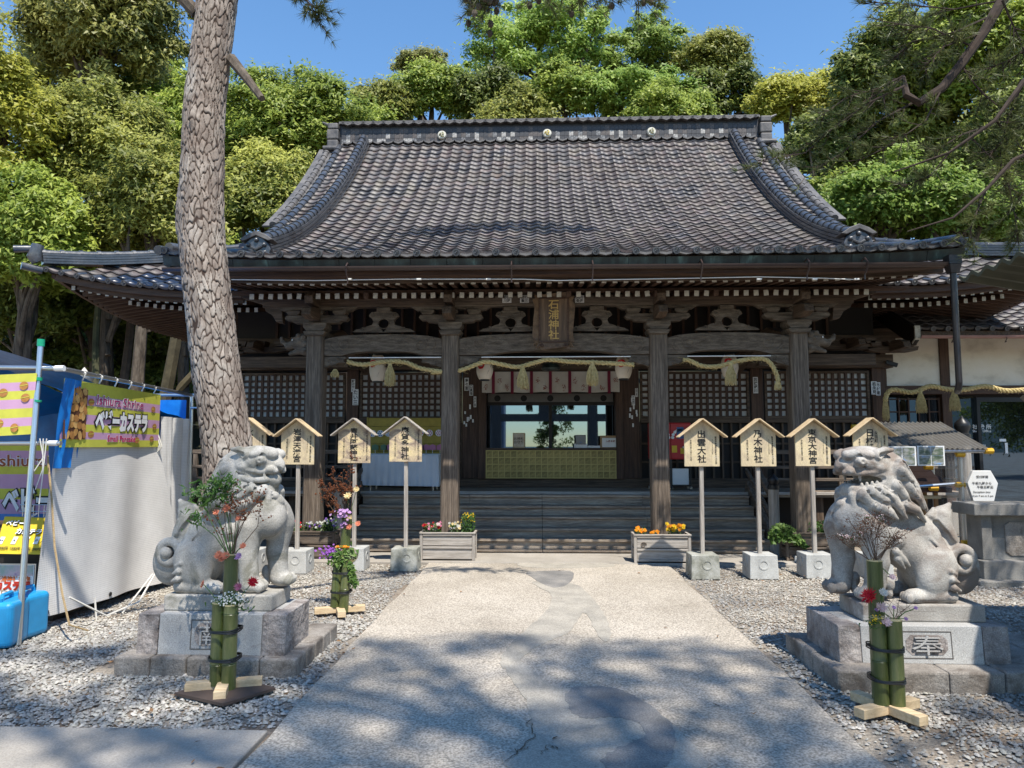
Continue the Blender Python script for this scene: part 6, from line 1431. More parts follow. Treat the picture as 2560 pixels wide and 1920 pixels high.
zc = 1.557 + (b.z - a.z) / 2; pp = B('paper', M['white_paint'], o, a.x + .03, b.x - .02, 13.188, 13.195, 1.57, zc + .07); lettering('入換金箱', M['brick_red'], pp, ((a.x + b.x) / 2, 13.185, zc + .01), XR, ZU, w=.17, bold=.02)
# ---------------------------------------------------------------- torii and pale block behind the viewer, seen in the glass
to = thing('torii_gate', 'dark stone torii gate mirrored in the glass doors of the hall', 'torii gate', (.3, -11.5, 0)); ts = flat('dark_stone', (.09, .085, .08), .9)
for sg in (-1, 1): MB().lathe([(.32, 0), (.27, 3.8)], (.3 + sg * 2.6, -11.5, 0), 16).build('pillar', ts, to, smooth=True)
B('tie_beam', ts, to, -3.4, 4.0, -11.65, -11.35, 2.9, 3.3); MB().prism([(-4.2, 4.35), (-4.1, 3.9), (4.7, 3.9), (4.8, 4.35), (2.5, 4.15), (-1.9, 4.15)], -11.8, -11.2).build('lintel', ts, to); B('name_plate', ts, to, .0, .6, -11.6, -11.4, 3.3, 3.9)
bl_ = thing('apartment_block', 'grey apartment block mirrored in the left glass door', 'building', (-6, -34, 0)); B('wall', flat('block_wall', (.12, .15, .2), .8), bl_, -11, -3, -38, -34, 0, 7.5)
for i in range(6):
    for j in range(4): B('window', flat('block_window%d%d' % (i, j), (.05, .09, .15), .2), bl_, -10.6 + i * 1.25, -9.7 + i * 1.25, -33.99, -33.95, .8 + j * 1.7, 1.9 + j * 1.7)
for i, (x, y, s) in enumerate(((1.2, -22, 1.0), (6.5, -20, 1.1), (9, -26, 1.4), (-9, -24, 1.1))):
    tree('pine_tree', ['layered dark pine mirrored at the middle of the glass doors', 'dark pine mirrored at the right of the glass doors', 'dark pine mirrored in the office door glass', 'dark pine beyond the apartment block in the reflection'][i], 'pine tree', (x, y, 3.6 * s), (1.7 * s, 1.5 * s, 2.4 * s), 'leaf_dark', 16, 160, .2, .4, kind='cone', front=False if False else None) if False else tree('pine_tree', ['layered dark pine mirrored at the middle of the glass doors', 'dark pine mirrored at the right of the glass doors', 'dark pine mirrored in the office door glass', 'dark pine beyond the apartment block in the reflection'][i], 'pine tree', (x, y, 3.6 * s), (1.7 * s, 1.5 * s, 2.4 * s), 'leaf_dark', 22, 150, .24, .4, kind='cone', tr=.16)
tree('evergreen_tree', 'dark evergreen reflected in the office door behind the white lettering', 'evergreen tree', (27, -11, 4.2), (3.4, 3.0, 3.8), 'leaf_dark', 45, 260, .22, .45, tr=.25)
# ---------------------------------------------------------------- corrugated canopy over the right edge
cn = thing('corrugated_canopy', 'ribbed canopy sheet jutting in at the upper right with a wavy green edge', 'canopy', (5.5, 3, 0))
vs, fs = [], []; nyc = 260; Y0c, Y1c = -2.5, 6.12
for i in range(nyc + 1):
    y = Y0c + (Y1c - Y0c) * i / nyc; dz = .022 * math.sin(y * 2 * math.pi / .19)
    for x, z in ((3.6, 3.03), (7.5, 2.35)): vs += [(x, y, z + dz)]
    for x, z in ((3.6, 2.998), (7.5, 2.318)): vs += [(x, y, z + dz)]
for i in range(nyc):
    a = i * 4; fs += [(a, a + 1, a + 5, a + 4), (a + 2, a + 6, a + 7, a + 3), (a, a + 4, a + 6, a + 2)]
fs += [(0, 2, 3, 1), (nyc * 4, nyc * 4 + 1, nyc * 4 + 3, nyc * 4 + 2)]
MB().add(vs, fs).build('sheet', flat('olive_metal_sheet', (.07, .068, .042), .6), cn)
for y in (-2, 2, 5.9): MB().bar((5.6, y, 2.62), (7.4, y, 2.3), .06, .08).build('rafter', M['timber_x'], cn); B('post', M['timber_z'], cn, 6.6, 6.7, y - .05, y + .05, 0, 2.4)
# ---------------------------------------------------------------- photo stand with ribbed clear roof, little wooden shrine beneath
ps = thing('photo_stand', 'pipe framed stand with ribbed clear roof, hung photographs and yellow clamps', 'display stand', (5.1, 9.8, 0))
cm = bpy.data.materials.new('clear_sheet'); cm.use_nodes = True; p = cm.node_tree.nodes['Principled BSDF']; p.inputs['Base Color'].default_value = (.16, .15, .135, 1); p.inputs['Roughness'].default_value = .35; p.inputs['Alpha'].default_value = .8
vs, fs = [], []; nn = 150
for i in range(nn + 1):
    x = 4.5 + 1.2 * i / nn; dz = .011 * math.sin(x * 2 * math.pi / .063)
    vs += [(x, 9.25, 1.56 + dz), (x, 10.3, 1.93 + dz)]
fs = [(2 * i, 2 * i + 2, 2 * i + 3, 2 * i + 1) for i in range(nn)]
MB().add(vs, fs).build('ribbed_roof', cm, ps, smooth=True)
for a, b in (((4.5, 9.3, 1.53), (5.72, 9.3, 1.53)), ((4.45, 10.2, 1.86), (5.7, 10.2, 1.86)), ((5.4, 9.35, 0), (5.4, 9.35, 1.55)), ((5.5, 10.2, 0), (5.5, 10.2, 1.88)), ((4.6, 10.2, 0), (4.6, 10.2, 1.88)), ((4.62, 9.35, .0), (4.62, 9.35, 1.54)), ((4.6, 9.45, 1.05), (5.42, 9.4, 1.12)), ((5.2, 9.9, .3), (5.2, 9.9, 1.2)), ((5.4, 9.3, 1.52), (5.5, 10.25, 1.86))): MB().tube([a, b], .022, 8).build('pipe', M['steel'], ps, smooth=True)
for q in ((5.38, 9.33, 1.49), (5.38, 9.36, 1.1), (5.12, 9.5, 1.05), (5.12, 9.6, 1.32), (4.46, 10.2, 1.86), (5.72, 9.3, 1.53), (5.38, 9.3, .38)):
    MB().tube([Vector(q) - Vector((.05, 0, 0)), Vector(q) + Vector((.05, 0, 0))], [.035, .04], 8).build('clamp', M['yellow'], ps, smooth=True)
pf_ = bpy.data.materials.new('plastic_film'); pf_.use_nodes = True; p = pf_.node_tree.nodes['Principled BSDF']; p.inputs['Base Color'].default_value = (.6, .62, .62, 1); p.inputs['Roughness'].default_value = .15; p.inputs['Alpha'].default_value = .1
vs = []; 
for i in range(25): y = 9.3 + i * .04; vs += [(5.44 + .02 * math.sin(i * 1.7), y, 1.55 + .33 * i / 25), (5.45 + .03 * math.sin(i * 1.3), y, .25)]
vs2 = []
for i in range(25): x = 5.18 + i * .011; vs2 += [(x, 9.32 + .012 * math.sin(i * 1.5), 1.5), (x, 9.32 + .02 * math.sin(i * 1.2), .3)]
MB().add(vs, [(2 * i, 2 * i + 2, 2 * i + 3, 2 * i + 1) for i in range(24)]).build('plastic_film', pf_, ps, smooth=True); MB().add(vs2, [(2 * i, 2 * i + 2, 2 * i + 3, 2 * i + 1) for i in range(24)]).build('plastic_film', pf_, ps, smooth=True)
def c7(x, y): return cv(1900, 1000, .3014, x, y)
ph = mat('photo_print', [(.02, .04, .02), (.10, .13, .09), (.3, .3, .28), (.14, .32, .62)], scale=9, stretch=(1, 1, 2), rough=.35, detail=8)
for a, b in (((1060, 385), (1298, 545)), ((1300, 380), (1535, 545))):
    P0, P1 = at(*c7(*a), 9.24), at(*c7(*b), 9.24); o = B('photo_sheet', M['white_paint'], ps, P0.x, P1.x, 9.235, 9.243, P1.z, P0.z)
    for i in range(2):
        for j in range(2):
            wx_, hz = (P1.x - P0.x) * .42, (P0.z - P1.z) * .42; x = P0.x + (P1.x - P0.x) * (.06 + .46 * i); z = P1.z + (P0.z - P1.z) * (.07 + .46 * j); B('photograph', ph, o, x, x + wx_, 9.228, 9.234, z, z + hz)
wsn = thing('miniature_shrine', 'small wooden shrine with brown boarded roof under the photo stand', 'small shrine', (5.0, 9.8, .45))
for k in range(4): MB().prism_x([(9.55 + k * .09, 1.02 + k * .07), (9.55 + k * .09, 1.045 + k * .07), (9.66 + k * .09, 1.125 + k * .07), (9.66 + k * .09, 1.1 + k * .07)], 4.72 + .02 * k, 5.38 - .045 * k).build('roof_board', flat('roof_brown%d' % k, (.075, .04, .03), .5), wsn)
B('eave_band', flat('roof_brown_e', (.075, .035, .028), .5), wsn, 4.72, 5.38, 9.545, 9.58, .99, 1.03)
for x, y in ((4.85, 9.7), (5.25, 9.7), (5.12, 9.72), (4.85, 10.0), (5.25, 10.0)): B('post', mat('orange_pine', [(.3, .15, .06), (.42, .24, .11)], scale=4, rough=.7), wsn, x - .02, x + .02, y - .02, y + .02, .45, 1.1)
B('plinth', M['concrete'], wsn, 4.75, 5.35, 9.6, 10.1, .0, .45); B('cross_rail', M['new_x'], wsn, 4.8, 5.3, 9.66, 9.69, .62, .66); B('cross_rail', M['new_x'], wsn, 4.8, 5.3, 9.66, 9.69, .9, .94)
# ---------------------------------------------------------------- six sided notice on a white post
hp = at(2118, 1055, 10.2); hx = thing('hexagonal_sign', 'white six sided reception time sign on a thin post', 'sign', (hp.x, 10.2, 0))
c = [at(*c7(*q), 10.2) for q in ((1752, 585), (1900, 585), (1960, 690), (1920, 875), (1770, 875), (1708, 690))]
MB().prism([(q.x, q.z) for q in c], 10.16, 10.22).build('panel', M['white_paint'], hx, bevel=.006)
MB().box(hp.x - .022, hp.x + .022, 10.17, 10.21, .0, c[3].z + .01).build('post', M['white_paint'], hx, bevel=.004); B('base_plate', M['steel'], hx, hp.x - .1, hp.x + .1, 10.1, 10.3, .03, .045)
for (x, y), s, w_ in (((1843, 637), '受付時間', .16), ((1840, 690), '午前九時から', .26), ((1868, 722), '午後五時迄', .22), ((1842, 765), 'Reception time', .23), ((1850, 797), 'from 9 am to 5 pm', .28)):
    q = at(*c7(x, y), 10.155); lettering(s, M['ink'], hx, (q.x, 10.155, q.z), XR, ZU, w=w_, bold=.012)
# ---------------------------------------------------------------- stone fence and lantern at the right edge
M['granite'] = mat('granite', [(.11, .105, .095), (.2, .19, .175), (.29, .28, .26)], scale=2.5, rough=.9, bump=.003, bscale=90, fine=.3, finescale=150)
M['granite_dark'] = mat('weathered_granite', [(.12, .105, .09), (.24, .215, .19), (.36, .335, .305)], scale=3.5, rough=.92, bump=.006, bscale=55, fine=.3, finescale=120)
sf = thing('stone_fence', 'low grey stone fence with recessed panel at the right edge', 'stone fence', (6.5, 8.8, 0))
B('base_course', M['granite'], sf, 5.16, 9, 8.6, 9.1, .05, .26, .01); B('kerb', M['granite'], sf, 5.02, 9, 8.45, 9.2, -.02, .055, .01)
B('panel', M['granite'], sf, 5.34, 9, 8.76, 8.95, .26, .78); B('end_post', M['granite'], sf, 5.22, 5.34, 8.70, 9.0, .26, .78, .008); B('cap_course', M['granite'], sf, 5.1, 9, 8.62, 9.08, .78, .92, .012)
pz = [(5.52, .34), (5.58, .3), (6.5, .3), (6.56, .34), (6.56, .66), (6.5, .7), (5.58, .7), (5.52, .66)]
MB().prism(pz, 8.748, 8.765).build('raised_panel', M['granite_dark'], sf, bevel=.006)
MB().box(5.95, 6.25, 8.68, 8.98, .92, 1.14).build('pier', M['granite'], sf, bevel=.03)
ln_ = thing('stone_lantern', 'grey stone lantern cap just showing at the right edge', 'stone lantern', (6.55, 8.7, 0))
MB().lathe([(.4, 0), (.4, .15), (.2, .25), (.16, .3), (.16, 1.5), (.3, 1.62), (.3, 1.7)], (6.55, 8.9, 0), 6).build('shaft', M['granite'], ln_); MB().lathe([(.2, 0), (.2, .4)], (6.55, 8.9, 1.7), 6).build('fire_box', M['granite'], ln_)
MB().lathe([(.2, .0), (.56, .02), (.62, .1), (.55, .1), (.4, .16), (.2, .3), (.08, .38), (.001, .42)], (6.55, 8.9, 2.12), 6).build('cap', M['granite'], ln_)
l2 = at(182, 805, 10.6); ln2 = thing('stone_lantern', 'pale stone lantern finial peeping over the stall beam', 'stone lantern', (l2.x, 10.6, 0))
zt = at(182, 793, 10.6).z
MB().lathe([(.45, 0), (.45, .2), (.2, .3), (.18, .4), (.18, zt - 1.3), (.32, zt - 1.2), (.32, zt - 1.1), (.2, zt - 1.1), (.2, zt - .7), (.5, zt - .66), (.5, zt - .6), (.25, zt - .45), (.07, zt - .33)], (l2.x, 10.6, 0), 12).build('shaft', M['granite'], ln2, smooth=True)
MB().lathe([(.07, -.33), (.08, -.28), (.06, -.27), (.13, -.2), (.145, -.14), (.12, -.1), (.05, -.07), (.025, -.03), (.001, 0)], (l2.x, 10.6, zt), 16).build('finial', flat('pale_stone', (.5, .47, .42), .9), ln2, smooth=True)
# ================================================================ GUARDIAN LIONS
KP = .000908
def lion_prims(openm):
    """carved seated lion, survey units: x towards the tail, y downwards, w towards the viewer; faces -x"""
    P = []
    def v(x, y, w): return ((x - 1150) * KP, -w * KP, (1620 - y) * KP)
    def e(x, y, w, rx, ry, rw, k=24, sub=False): P.append(('-e' if sub else 'e', (v(x, y, w), (rx * KP, rw * KP, ry * KP)), k * KP))
    def re(x, y, w, rx, ry, rw, ang, k=24, sub=False):
        c, s = math.cos(ang), math.sin(ang); Rm = [[c, 0, s], [0, 1, 0], [-s, 0, c]]    # columns: local axes
        P.append(('-e' if sub else 'e', (v(x, y, w), (rx * KP, rw * KP, ry * KP), np.array(Rm)), k * KP))
    def c(a, b, ra, rb, k=24, sub=False): P.append(('-c' if sub else 'c', (v(*a), v(*b), ra * KP, rb * KP), k * KP))
    def t(x, y, w, R, r, k=8, sub=False): P.append(('-t' if sub else 't', (v(x, y, w), R * KP, r * KP), k * KP))
    def path(pts, r0, r1, k=10, sub=False):
        n = len(pts) - 1
        for i in range(n): c(pts[i], pts[i + 1], r0 + (r1 - r0) * i / n, r0 + (r1 - r0) * (i + 1) / n, k, sub)
    def curl(x, y, w, R, k=7, sg=1, a0=0.0):
        e(x, y, w - 12, R * 1.05, R * 1.05, 46, 10)
        path([(x + sg * math.cos(a0 + 6.283 * 1.4 * i / 16) * R * (1 - .8 * i / 16), y - math.sin(a0 + 6.283 * 1.4 * i / 16) * R * (1 - .8 * i / 16), w + 34) for i in range(17)], R * .15, R * .13, 3, True)
    # trunk of the body
    c((790, 960, 0), (1300, 1300, 0), 185, 165, 60); e(735, 970, 0, 180, 205, 190, 50); e(1340, 1370, 0, 190, 220, 180, 60)
    c((1130, 900, 0), (1400, 1180, 0), 120, 140, 60); c((1330, 1110, 0), (1490, 1330, 0), 110, 95, 50)
    # chest split into two breasts
    e(690, 1000, 95, 140, 150, 100, 40); e(690, 1000, -95, 140, 150, 100, 40); c((560, 860, 0), (620, 1120, 0), 14, 10, 30, True)
    # front legs
    for sg, x0, x1, yb in ((1, 885, 850, 1560), (-1, 690, 665, 1540)):
        w = 105 * sg
        c((x0 - 30, 1060, w * .95), (x0, 1300, w), 125, 92, 40); c((x0, 1300, w), (x1, yb - 40, w), 92, 84, 30)
        e(x1 - 30, yb, w, 108, 66, 88, 26)
        for q in (-58, -20, 20, 58): e(x1 - 105, yb + 8, w + q, 42, 46, 23, 5); c((x1 - 145, yb - 2, w + q), (x1 - 105, yb - 40, w + q), 9, 9, 6)
        e(x0 + 95, 1480, w, 40, 60, 45, 18); e(x0 + 85, 1560, w, 30, 40, 40, 14)
    # haunches and hind feet
    for sg in (1, -1):
        w = 140 * sg
        re(1370, 1380, w, 155, 205, 95, .35, 40); e(1290, 1440, w + 10 * sg, 110, 140, 80, 30)
        c((1460, 1565, w), (1190, 1565, w + 15 * sg), 62, 58, 20); e(1150, 1570, w + 15 * sg, 78, 58, 78, 18)
        for q in (-52, -17, 17, 52): e(1095, 1580, w + 15 * sg + q, 36, 40, 21, 5)
        # flame curls behind the knee
        for x, y, r in ((1445, 1360, 42), (1465, 1425, 46), (1475, 1490, 44)):
            c((x - 25, y, w + 75 * sg), (x + 38, y + 26, w + 62 * sg), r * .7, 12, 6)
        curl(1435, 1565, w + 45 * sg, 42) if sg > 0 else None
    # shoulder band and flank tufts
    path([(1010, 1215, 175), (1090, 1290, 160), (1130, 1330, 150)], 34, 12, 8); path([(1020, 1270, 175), (1090, 1350, 150)], 30, 10, 8)
    if openm: curl(1040, 1125, 165, 62)
    else: curl(1010, 1090, 178, 66, sg=-1)
    # tail: a great flame with a rolled foot
    e(1630, 1380, 0, 165, 205, 105, 30); re(1520, 1130, 0, 95, 210, 110, -.25, 40); c((1450, 1060, 0), (1500, 940, 0), 105, 75, 40); c((1500, 940, 0), (1572, 850, 0), 74, 20, 30)
    path([(1420, 1000, 60), (1470, 1090, 100), (1510, 1160, 115), (1560, 1190, 110)], 30, 40, 14, True)
    c((1395, 940, 30), (1420, 880, 30), 40, 14, 20)
    t(1600, 1285, 95, 88, 40, 12); e(1618, 1290, 112, 52, 52, 48, 8); e(1600, 1285, 90, 70, 70, 30, 6, True); e(1618, 1290, 112, 50, 50, 52, 4)
    path([(1320, 1110, 130), (1400, 1190, 140), (1480, 1230, 130)], 12, 30, 10); path([(1310, 1130, 142), (1390, 1205, 152), (1470, 1245, 146)], 7, 12, 4, True)
    t(1640, 1390, 85, 150, 18, 10, True) if not openm else None
    # neck and mane
    e(1000, 760, 0, 240, 240, 205, 50); c((1060, 560, 0), (1210, 830, 0), 150, 105, 40); e(960, 640, 0, 200, 200, 200, 40)
    locks = [((730, 760, 150), (800, 830, 190), (900, 870, 195)), ((790, 735, 175), (900, 800, 205), (955, 850, 200)), ((860, 730, 190), (980, 800, 215), (1065, 850, 200)), ((950, 770, 200), (1040, 860, 205), (1105, 945, 185)),
             ((880, 850, 190), (960, 900, 200), (1030, 950, 185)), ((1000, 690, 205), (1080, 760, 205), (1145, 830, 180)), ((1060, 560, 190), (1150, 640, 180), (1215, 665, 150)), ((1090, 520, 150), (1210, 690, 150), (1330, 890, 90)),
             ((1100, 840, 190), (1200, 880, 175), (1290, 975, 130)), ((1140, 690, 170), (1220, 780, 165), (1285, 870, 130))]
    for L in locks: path(L, 54, 14, 3)
    for L in locks: path([(a + 10, b - 30, w_ + 32) for a, b, w_ in L], 15, 8, 3, True)
    for L in locks[:6]: path([(a, b, -w_) for a, b, w_ in L], 54, 14, 5)
    path([(1090, 520, -120), (1210, 690, -120), (1320, 880, -70)], 60, 20, 6); path([(1060, 470, 0), (1190, 640, 0), (1320, 860, 0)], 80, 30, 10)
    curl(1050, 580, 178, 74); curl(1190, 745, 158, 56); curl(815, 835, 185, 50)
    path([(665, 770, 95), (680, 860, 130), (740, 930, 150), (775, 920, 160)], 34, 22, 8); path([(665, 770, -95), (680, 860, -130), (740, 930, -150)], 34, 22, 8)
    e(610, 850, 40, 42, 46, 46, 8)
    # head
    e(860, 500, 0, 220, 130, 180, 40); e(840, 415, 0, 190, 48, 150, 30); c((800, 500, 0), (672, 525, 0), 104, 76, 34); e(632, 525, 0, 46, 50, 74, 12)
    e(606, 540, 0, 32, 42, 42, 8); e(598, 566, 40, 20, 16, 18, 5, True); e(598, 566, -40, 20, 16, 18, 5, True)
    for sg in (1, -1):
        path([(650, 440, 55 * sg), (720, 425, 110 * sg), (800, 440, 150 * sg)], 44, 34, 6); e(728, 490, 128 * sg, 52, 38, 44, 4); t(728, 490, 138 * sg, 55, 13, 3, True); e(722, 490, 170 * sg, 17, 15, 14, 3, True)
        path([(860, 440, 150 * sg), (930, 400, 165 * sg), (1020, 395, 150 * sg)], 50, 16, 8); path([(880, 440, 190 * sg), (940, 425, 200 * sg), (985, 420, 185 * sg)], 24, 14, 5, True)
        e(900, 545, 140 * sg, 70, 46, 60, 14); path([(620, 582, 60 * sg), (740, 586, 112 * sg), (880, 568, 160 * sg), (950, 555, 160 * sg)], 24, 24, 6)
        e(662, 570, 75 * sg, 50, 38, 46, 8)
        e(890, 520, 182 * sg, 16, 16, 14, 3)
    e(715, 455, 0, 40, 22, 110, 8, True)
    if openm:
        c((730, 715, 0), (960, 655, 0), 62, 105, 20); e(705, 712, 0, 56, 40, 86, 12)
        e(800, 646, 0, 134, 46, 240, 5, True); c((690, 645, 0), (905, 632, 0), 30, 30, 6, True); c((740, 648, 120), (890, 630, 190), 30, 24, 6, True)
        for sg in (1, -1):
            path([(700, 716, 76 * sg), (800, 706, 118 * sg), (930, 668, 155 * sg)], 22, 22, 6)
            c((735, 600, 96 * sg), (738, 648, 98 * sg), 17, 8, 3)
            for x in (745, 785, 825, 862): e(x, 684 - (x - 745) * .16, (104 + (x - 745) * .35) * sg, 15, 24, 14, 3)
        for w in (-60, -25, 10, 45): e(716, 690, w, 15, 22, 15, 3)
        path([(700, 752, 60), (800, 745, 120), (960, 690, 165)], 14, 14, 5)
    else:
        c((690, 660, 0), (960, 620, 0), 78, 110, 24); e(676, 655, 0, 56, 48, 88, 12)
        path([(612, 622, 70), (700, 630, 118), (850, 620, 172), (940, 598, 182)], 10, 10, 4, True); path([(612, 622, -70), (700, 630, -118), (850, 620, -172)], 10, 10, 4, True); path([(612, 622, -70), (606, 622, 0), (612, 622, 70)], 10, 10, 4, True)
        for sg in (1, -1): path([(690, 655, 95 * sg), (800, 662, 150 * sg), (900, 640, 175 * sg)], 26, 22, 6); c((700, 650, 105 * sg), (704, 604, 110 * sg), 18, 9, 3)
        curl(920, 660, 170, 44); curl(700, 745, 120, 48); curl(640, 800, 70, 40)
    e(760, 745, 0, 110, 60, 140, 20)
    return P
M['lion'] = mat('lion_granite', [(.24, .225, .2), (.38, .36, .325), (.48, .46, .42)], scale=3.0, rough=.92, bump=.003, bscale=75, fine=.2, finescale=130)
def moss(m, tint=(.16, .125, .105), lo=.52, hi=.68, sc=4.0):
    N, L = m.node_tree.nodes, m.node_tree.links; p = N['Principled BSDF']; src = p.inputs['Base Color'].links[0].from_socket
    n = N.new('ShaderNodeTexNoise'); n.inputs['Scale'].default_value = sc; n.inputs['Detail'].default_value = 7; n.inputs['Roughness'].default_value = .6; n.inputs['Distortion'].default_value = .8; tc = N.new('ShaderNodeTexCoord'); L.new(tc.outputs['Object'], n.inputs['Vector'])
    mr = N.new('ShaderNodeMapRange'); mr.inputs[1].default_value = lo; mr.inputs[2].default_value = hi; mr.inputs[4].default_value = .75; L.new(n.outputs['Fac'], mr.inputs[0])
    mx = N.new('ShaderNodeMix'); mx.data_type = 'RGBA'; L.new(mr.outputs[0], mx.inputs[0]); L.new(src, mx.inputs[6]); mx.inputs[7].default_value = (*tint, 1); L.new(mx.outputs[2], p.inputs['Base Color'])
    return m
M['lion_b'] = moss(mat('lion_granite_mossy', [(.24, .22, .2), (.37, .35, .32), (.47, .45, .42)], scale=3.0, rough=.92, bump=.003, bscale=75, fine=.2, finescale=130), (.16, .115, .09), .48, .6, 3.2)
moss(M['lion'], (.13, .125, .09), .5, .62, 3.2)
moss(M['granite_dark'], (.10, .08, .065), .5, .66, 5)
for openm, flip, loc, s, m, lab in ((True, 1, (2.645, 5.37, .495), .965, 'lion_b', 'stone guardian lion with open mouth on the right pedestal, facing the path'), (False, -1, (-2.40, 5.40, .515), .95, 'lion', 'stone guardian lion with closed mouth on the left pedestal before the pine trunk')):
    V, F = sdf_mesh(lion_prims(openm), (-.60, -.30, -.03), (.62, .30, 1.20), .0074)
    V[:, 2] = np.maximum(V[:, 2], 0.0); V = V * s * np.array([.955 if flip > 0 else .96, 1, 1.0])
    # the head turns a little towards the viewer
    th = np.clip((V[:, 2] / s - .62) / .2, 0, 1) * np.clip((.05 - V[:, 0] / s) / .2, 0, 1) * .22
    px_, py_ = V[:, 0] + .25 * s, V[:, 1]; V[:, 0] = px_ * np.cos(th) - py_ * np.sin(th) * -1 * -1 - .25 * s; V[:, 1] = py_ * np.cos(th) + px_ * np.sin(th)
    if flip < 0: V[:, 0] *= -1; F = F[:, ::-1]
    o = link('guardian_lion', np_mesh('guardian_lion', V, F, M[m], True)); o.location = loc
    tag(o, lab, 'lion statue', 'pair of stone guardian lions')
# ---------------------------------------------------------------- pedestals
M['face'] = moss(mat('dressed_granite', [(.27, .265, .255), (.37, .365, .355), (.45, .445, .43)], scale=2, rough=.85, bump=.0015, bscale=120, fine=.3, finescale=170), (.15, .115, .1), .58, .72, 3)
M['rough'] = moss(mat('rough_granite', [(.15, .13, .12), (.28, .25, .235), (.4, .37, .35)], scale=7, rough=.95, bump=.02, bscale=22, fine=.3, finescale=120), (.09, .065, .055), .5, .68, 5)
def pedestal(label, x0, x1, y0, y1, zb, zt, step, slab, char, sx0, sx1):
    t = thing('pedestal', label, 'pedestal', ((x0 + x1) / 2, (y0 + y1) / 2, 0), group='stone pedestals of the guardian lions')
    qa, qb = .15, .17; tb = .018
    fr = lambda a, b, m, nm, fy=y0: MB().add([(a, fy, zb), (b, fy, zb), (b, fy + .2, zb), (a, fy + .2, zb), (a, fy + tb, zt), (b, fy + tb, zt), (b, fy + .2, zt), (a, fy + .2, zt)], [(0, 3, 2, 1), (4, 5, 6, 7), (0, 1, 5, 4), (1, 2, 6, 5), (2, 3, 7, 6), (3, 0, 4, 7)]).build(nm, m, t, bevel=.006)
    fr(x0, x0 + qa, M['rough'], 'corner_stone'); fs = fr(x0 + qa + .004, x1 - qb - .004, M['face'], 'face_stone', y0 + .004); fr(x1 - qb, x1, M['rough'], 'corner_stone')
    B('side_stone', M['rough'], t, x0 + .004, x0 + .2, y0 + .204, y1, zb, zt - .002, .006); B('side_stone', M['rough'], t, x1 - .2, x1 - .004, y0 + .204, y1, zb, zt - .002, .006); B('core', M['face'], t, x0 + .1, x1 - .1, y0 + .1, y1, zb, zt - .001)
    # carved panel: frame groove's shade painted as flat dark strips, raised character
    xc, zc = (x0 + x1) / 2 + .02, (zb + zt) / 2; w, h = .17, (zt - zb) * .36; yf = lambda z: y0 + .004 + tb * (z - zb) / (zt - zb)
    mb = MB()
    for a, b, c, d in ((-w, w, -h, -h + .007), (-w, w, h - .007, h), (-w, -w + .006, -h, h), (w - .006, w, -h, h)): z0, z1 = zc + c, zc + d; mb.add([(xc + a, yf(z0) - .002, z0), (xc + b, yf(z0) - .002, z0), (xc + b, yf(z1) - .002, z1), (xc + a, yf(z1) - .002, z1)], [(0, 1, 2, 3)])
    mb.build('groove_shade_strip', flat('groove_shadow', (.10, .09, .08), .95), fs)
    q = .035; pl = [(-w + .03 + q, -h + .025), (w - .03 - q, -h + .025), (w - .03, -h + .025 + q), (w - .03, h - .025 - q), (w - .03 - q, h - .025), (-w + .03 + q, h - .025), (-w + .03, h - .025 - q), (-w + .03, -h + .025 + q)]
    mb = MB(); vs = [(xc + a, yf(zc + b) - .0025, zc + b) for a, b in pl]; mb.add(vs, [tuple(range(8))]); mb.build('sunk_panel', M['rough'], fs)
    lettering(char, M['face'], fs, (xc, yf(zc) - .004, zc), XR, (0, tb / (zt - zb), 1), h=h * 1.4, w=w * 1.2, bold=-.004, depth=.014)
    # slab below the lion
    MB().box(*slab).build('upper_slab', M['lion_b'] if x0 > 0 else M['lion'], t, bevel=.012)
    # kerb stones of the step
    ya, yb, zs = step; n = 5; W = (sx1 - sx0) / n
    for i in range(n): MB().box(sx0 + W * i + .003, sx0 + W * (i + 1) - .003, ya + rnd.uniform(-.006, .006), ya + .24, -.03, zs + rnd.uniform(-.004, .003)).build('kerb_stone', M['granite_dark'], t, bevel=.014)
    for sd in (0, 1):
        m = 4; D = (yb - ya - .244) / m
        for i in range(m):
            a, b = (sx0, sx0 + .22) if sd == 0 else (sx1 - .22, sx1)
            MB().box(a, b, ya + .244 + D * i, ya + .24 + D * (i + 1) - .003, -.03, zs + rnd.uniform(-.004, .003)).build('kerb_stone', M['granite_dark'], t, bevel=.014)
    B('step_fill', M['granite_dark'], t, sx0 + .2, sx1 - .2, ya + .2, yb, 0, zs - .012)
    return t
pedestal('granite pedestal with a carved character panel half hidden by bamboo at the left', -2.875, -1.80, 5.10, 5.64, .115, .40, (5.02, 6.05, .12), (-2.74, -1.94, 5.20, 5.60, .40, .515), '献', -2.99, -1.69)
pedestal('granite pedestal with its whole carved character panel showing at the right', 2.04, 2.96, 5.05, 5.66, .125, .375, (4.87, 5.86, .13), (2.26, 3.14, 5.17, 5.57, .375, .495), '奉', 1.945, 3.55) if False else pedestal('granite pedestal with its whole carved character panel showing at the right', 2.04, 3.18, 5.05, 5.66, .125, .375, (4.87, 5.86, .13), (2.26, 3.10, 5.17, 5.57, .375, .495), '奉', 1.945, 3.75)
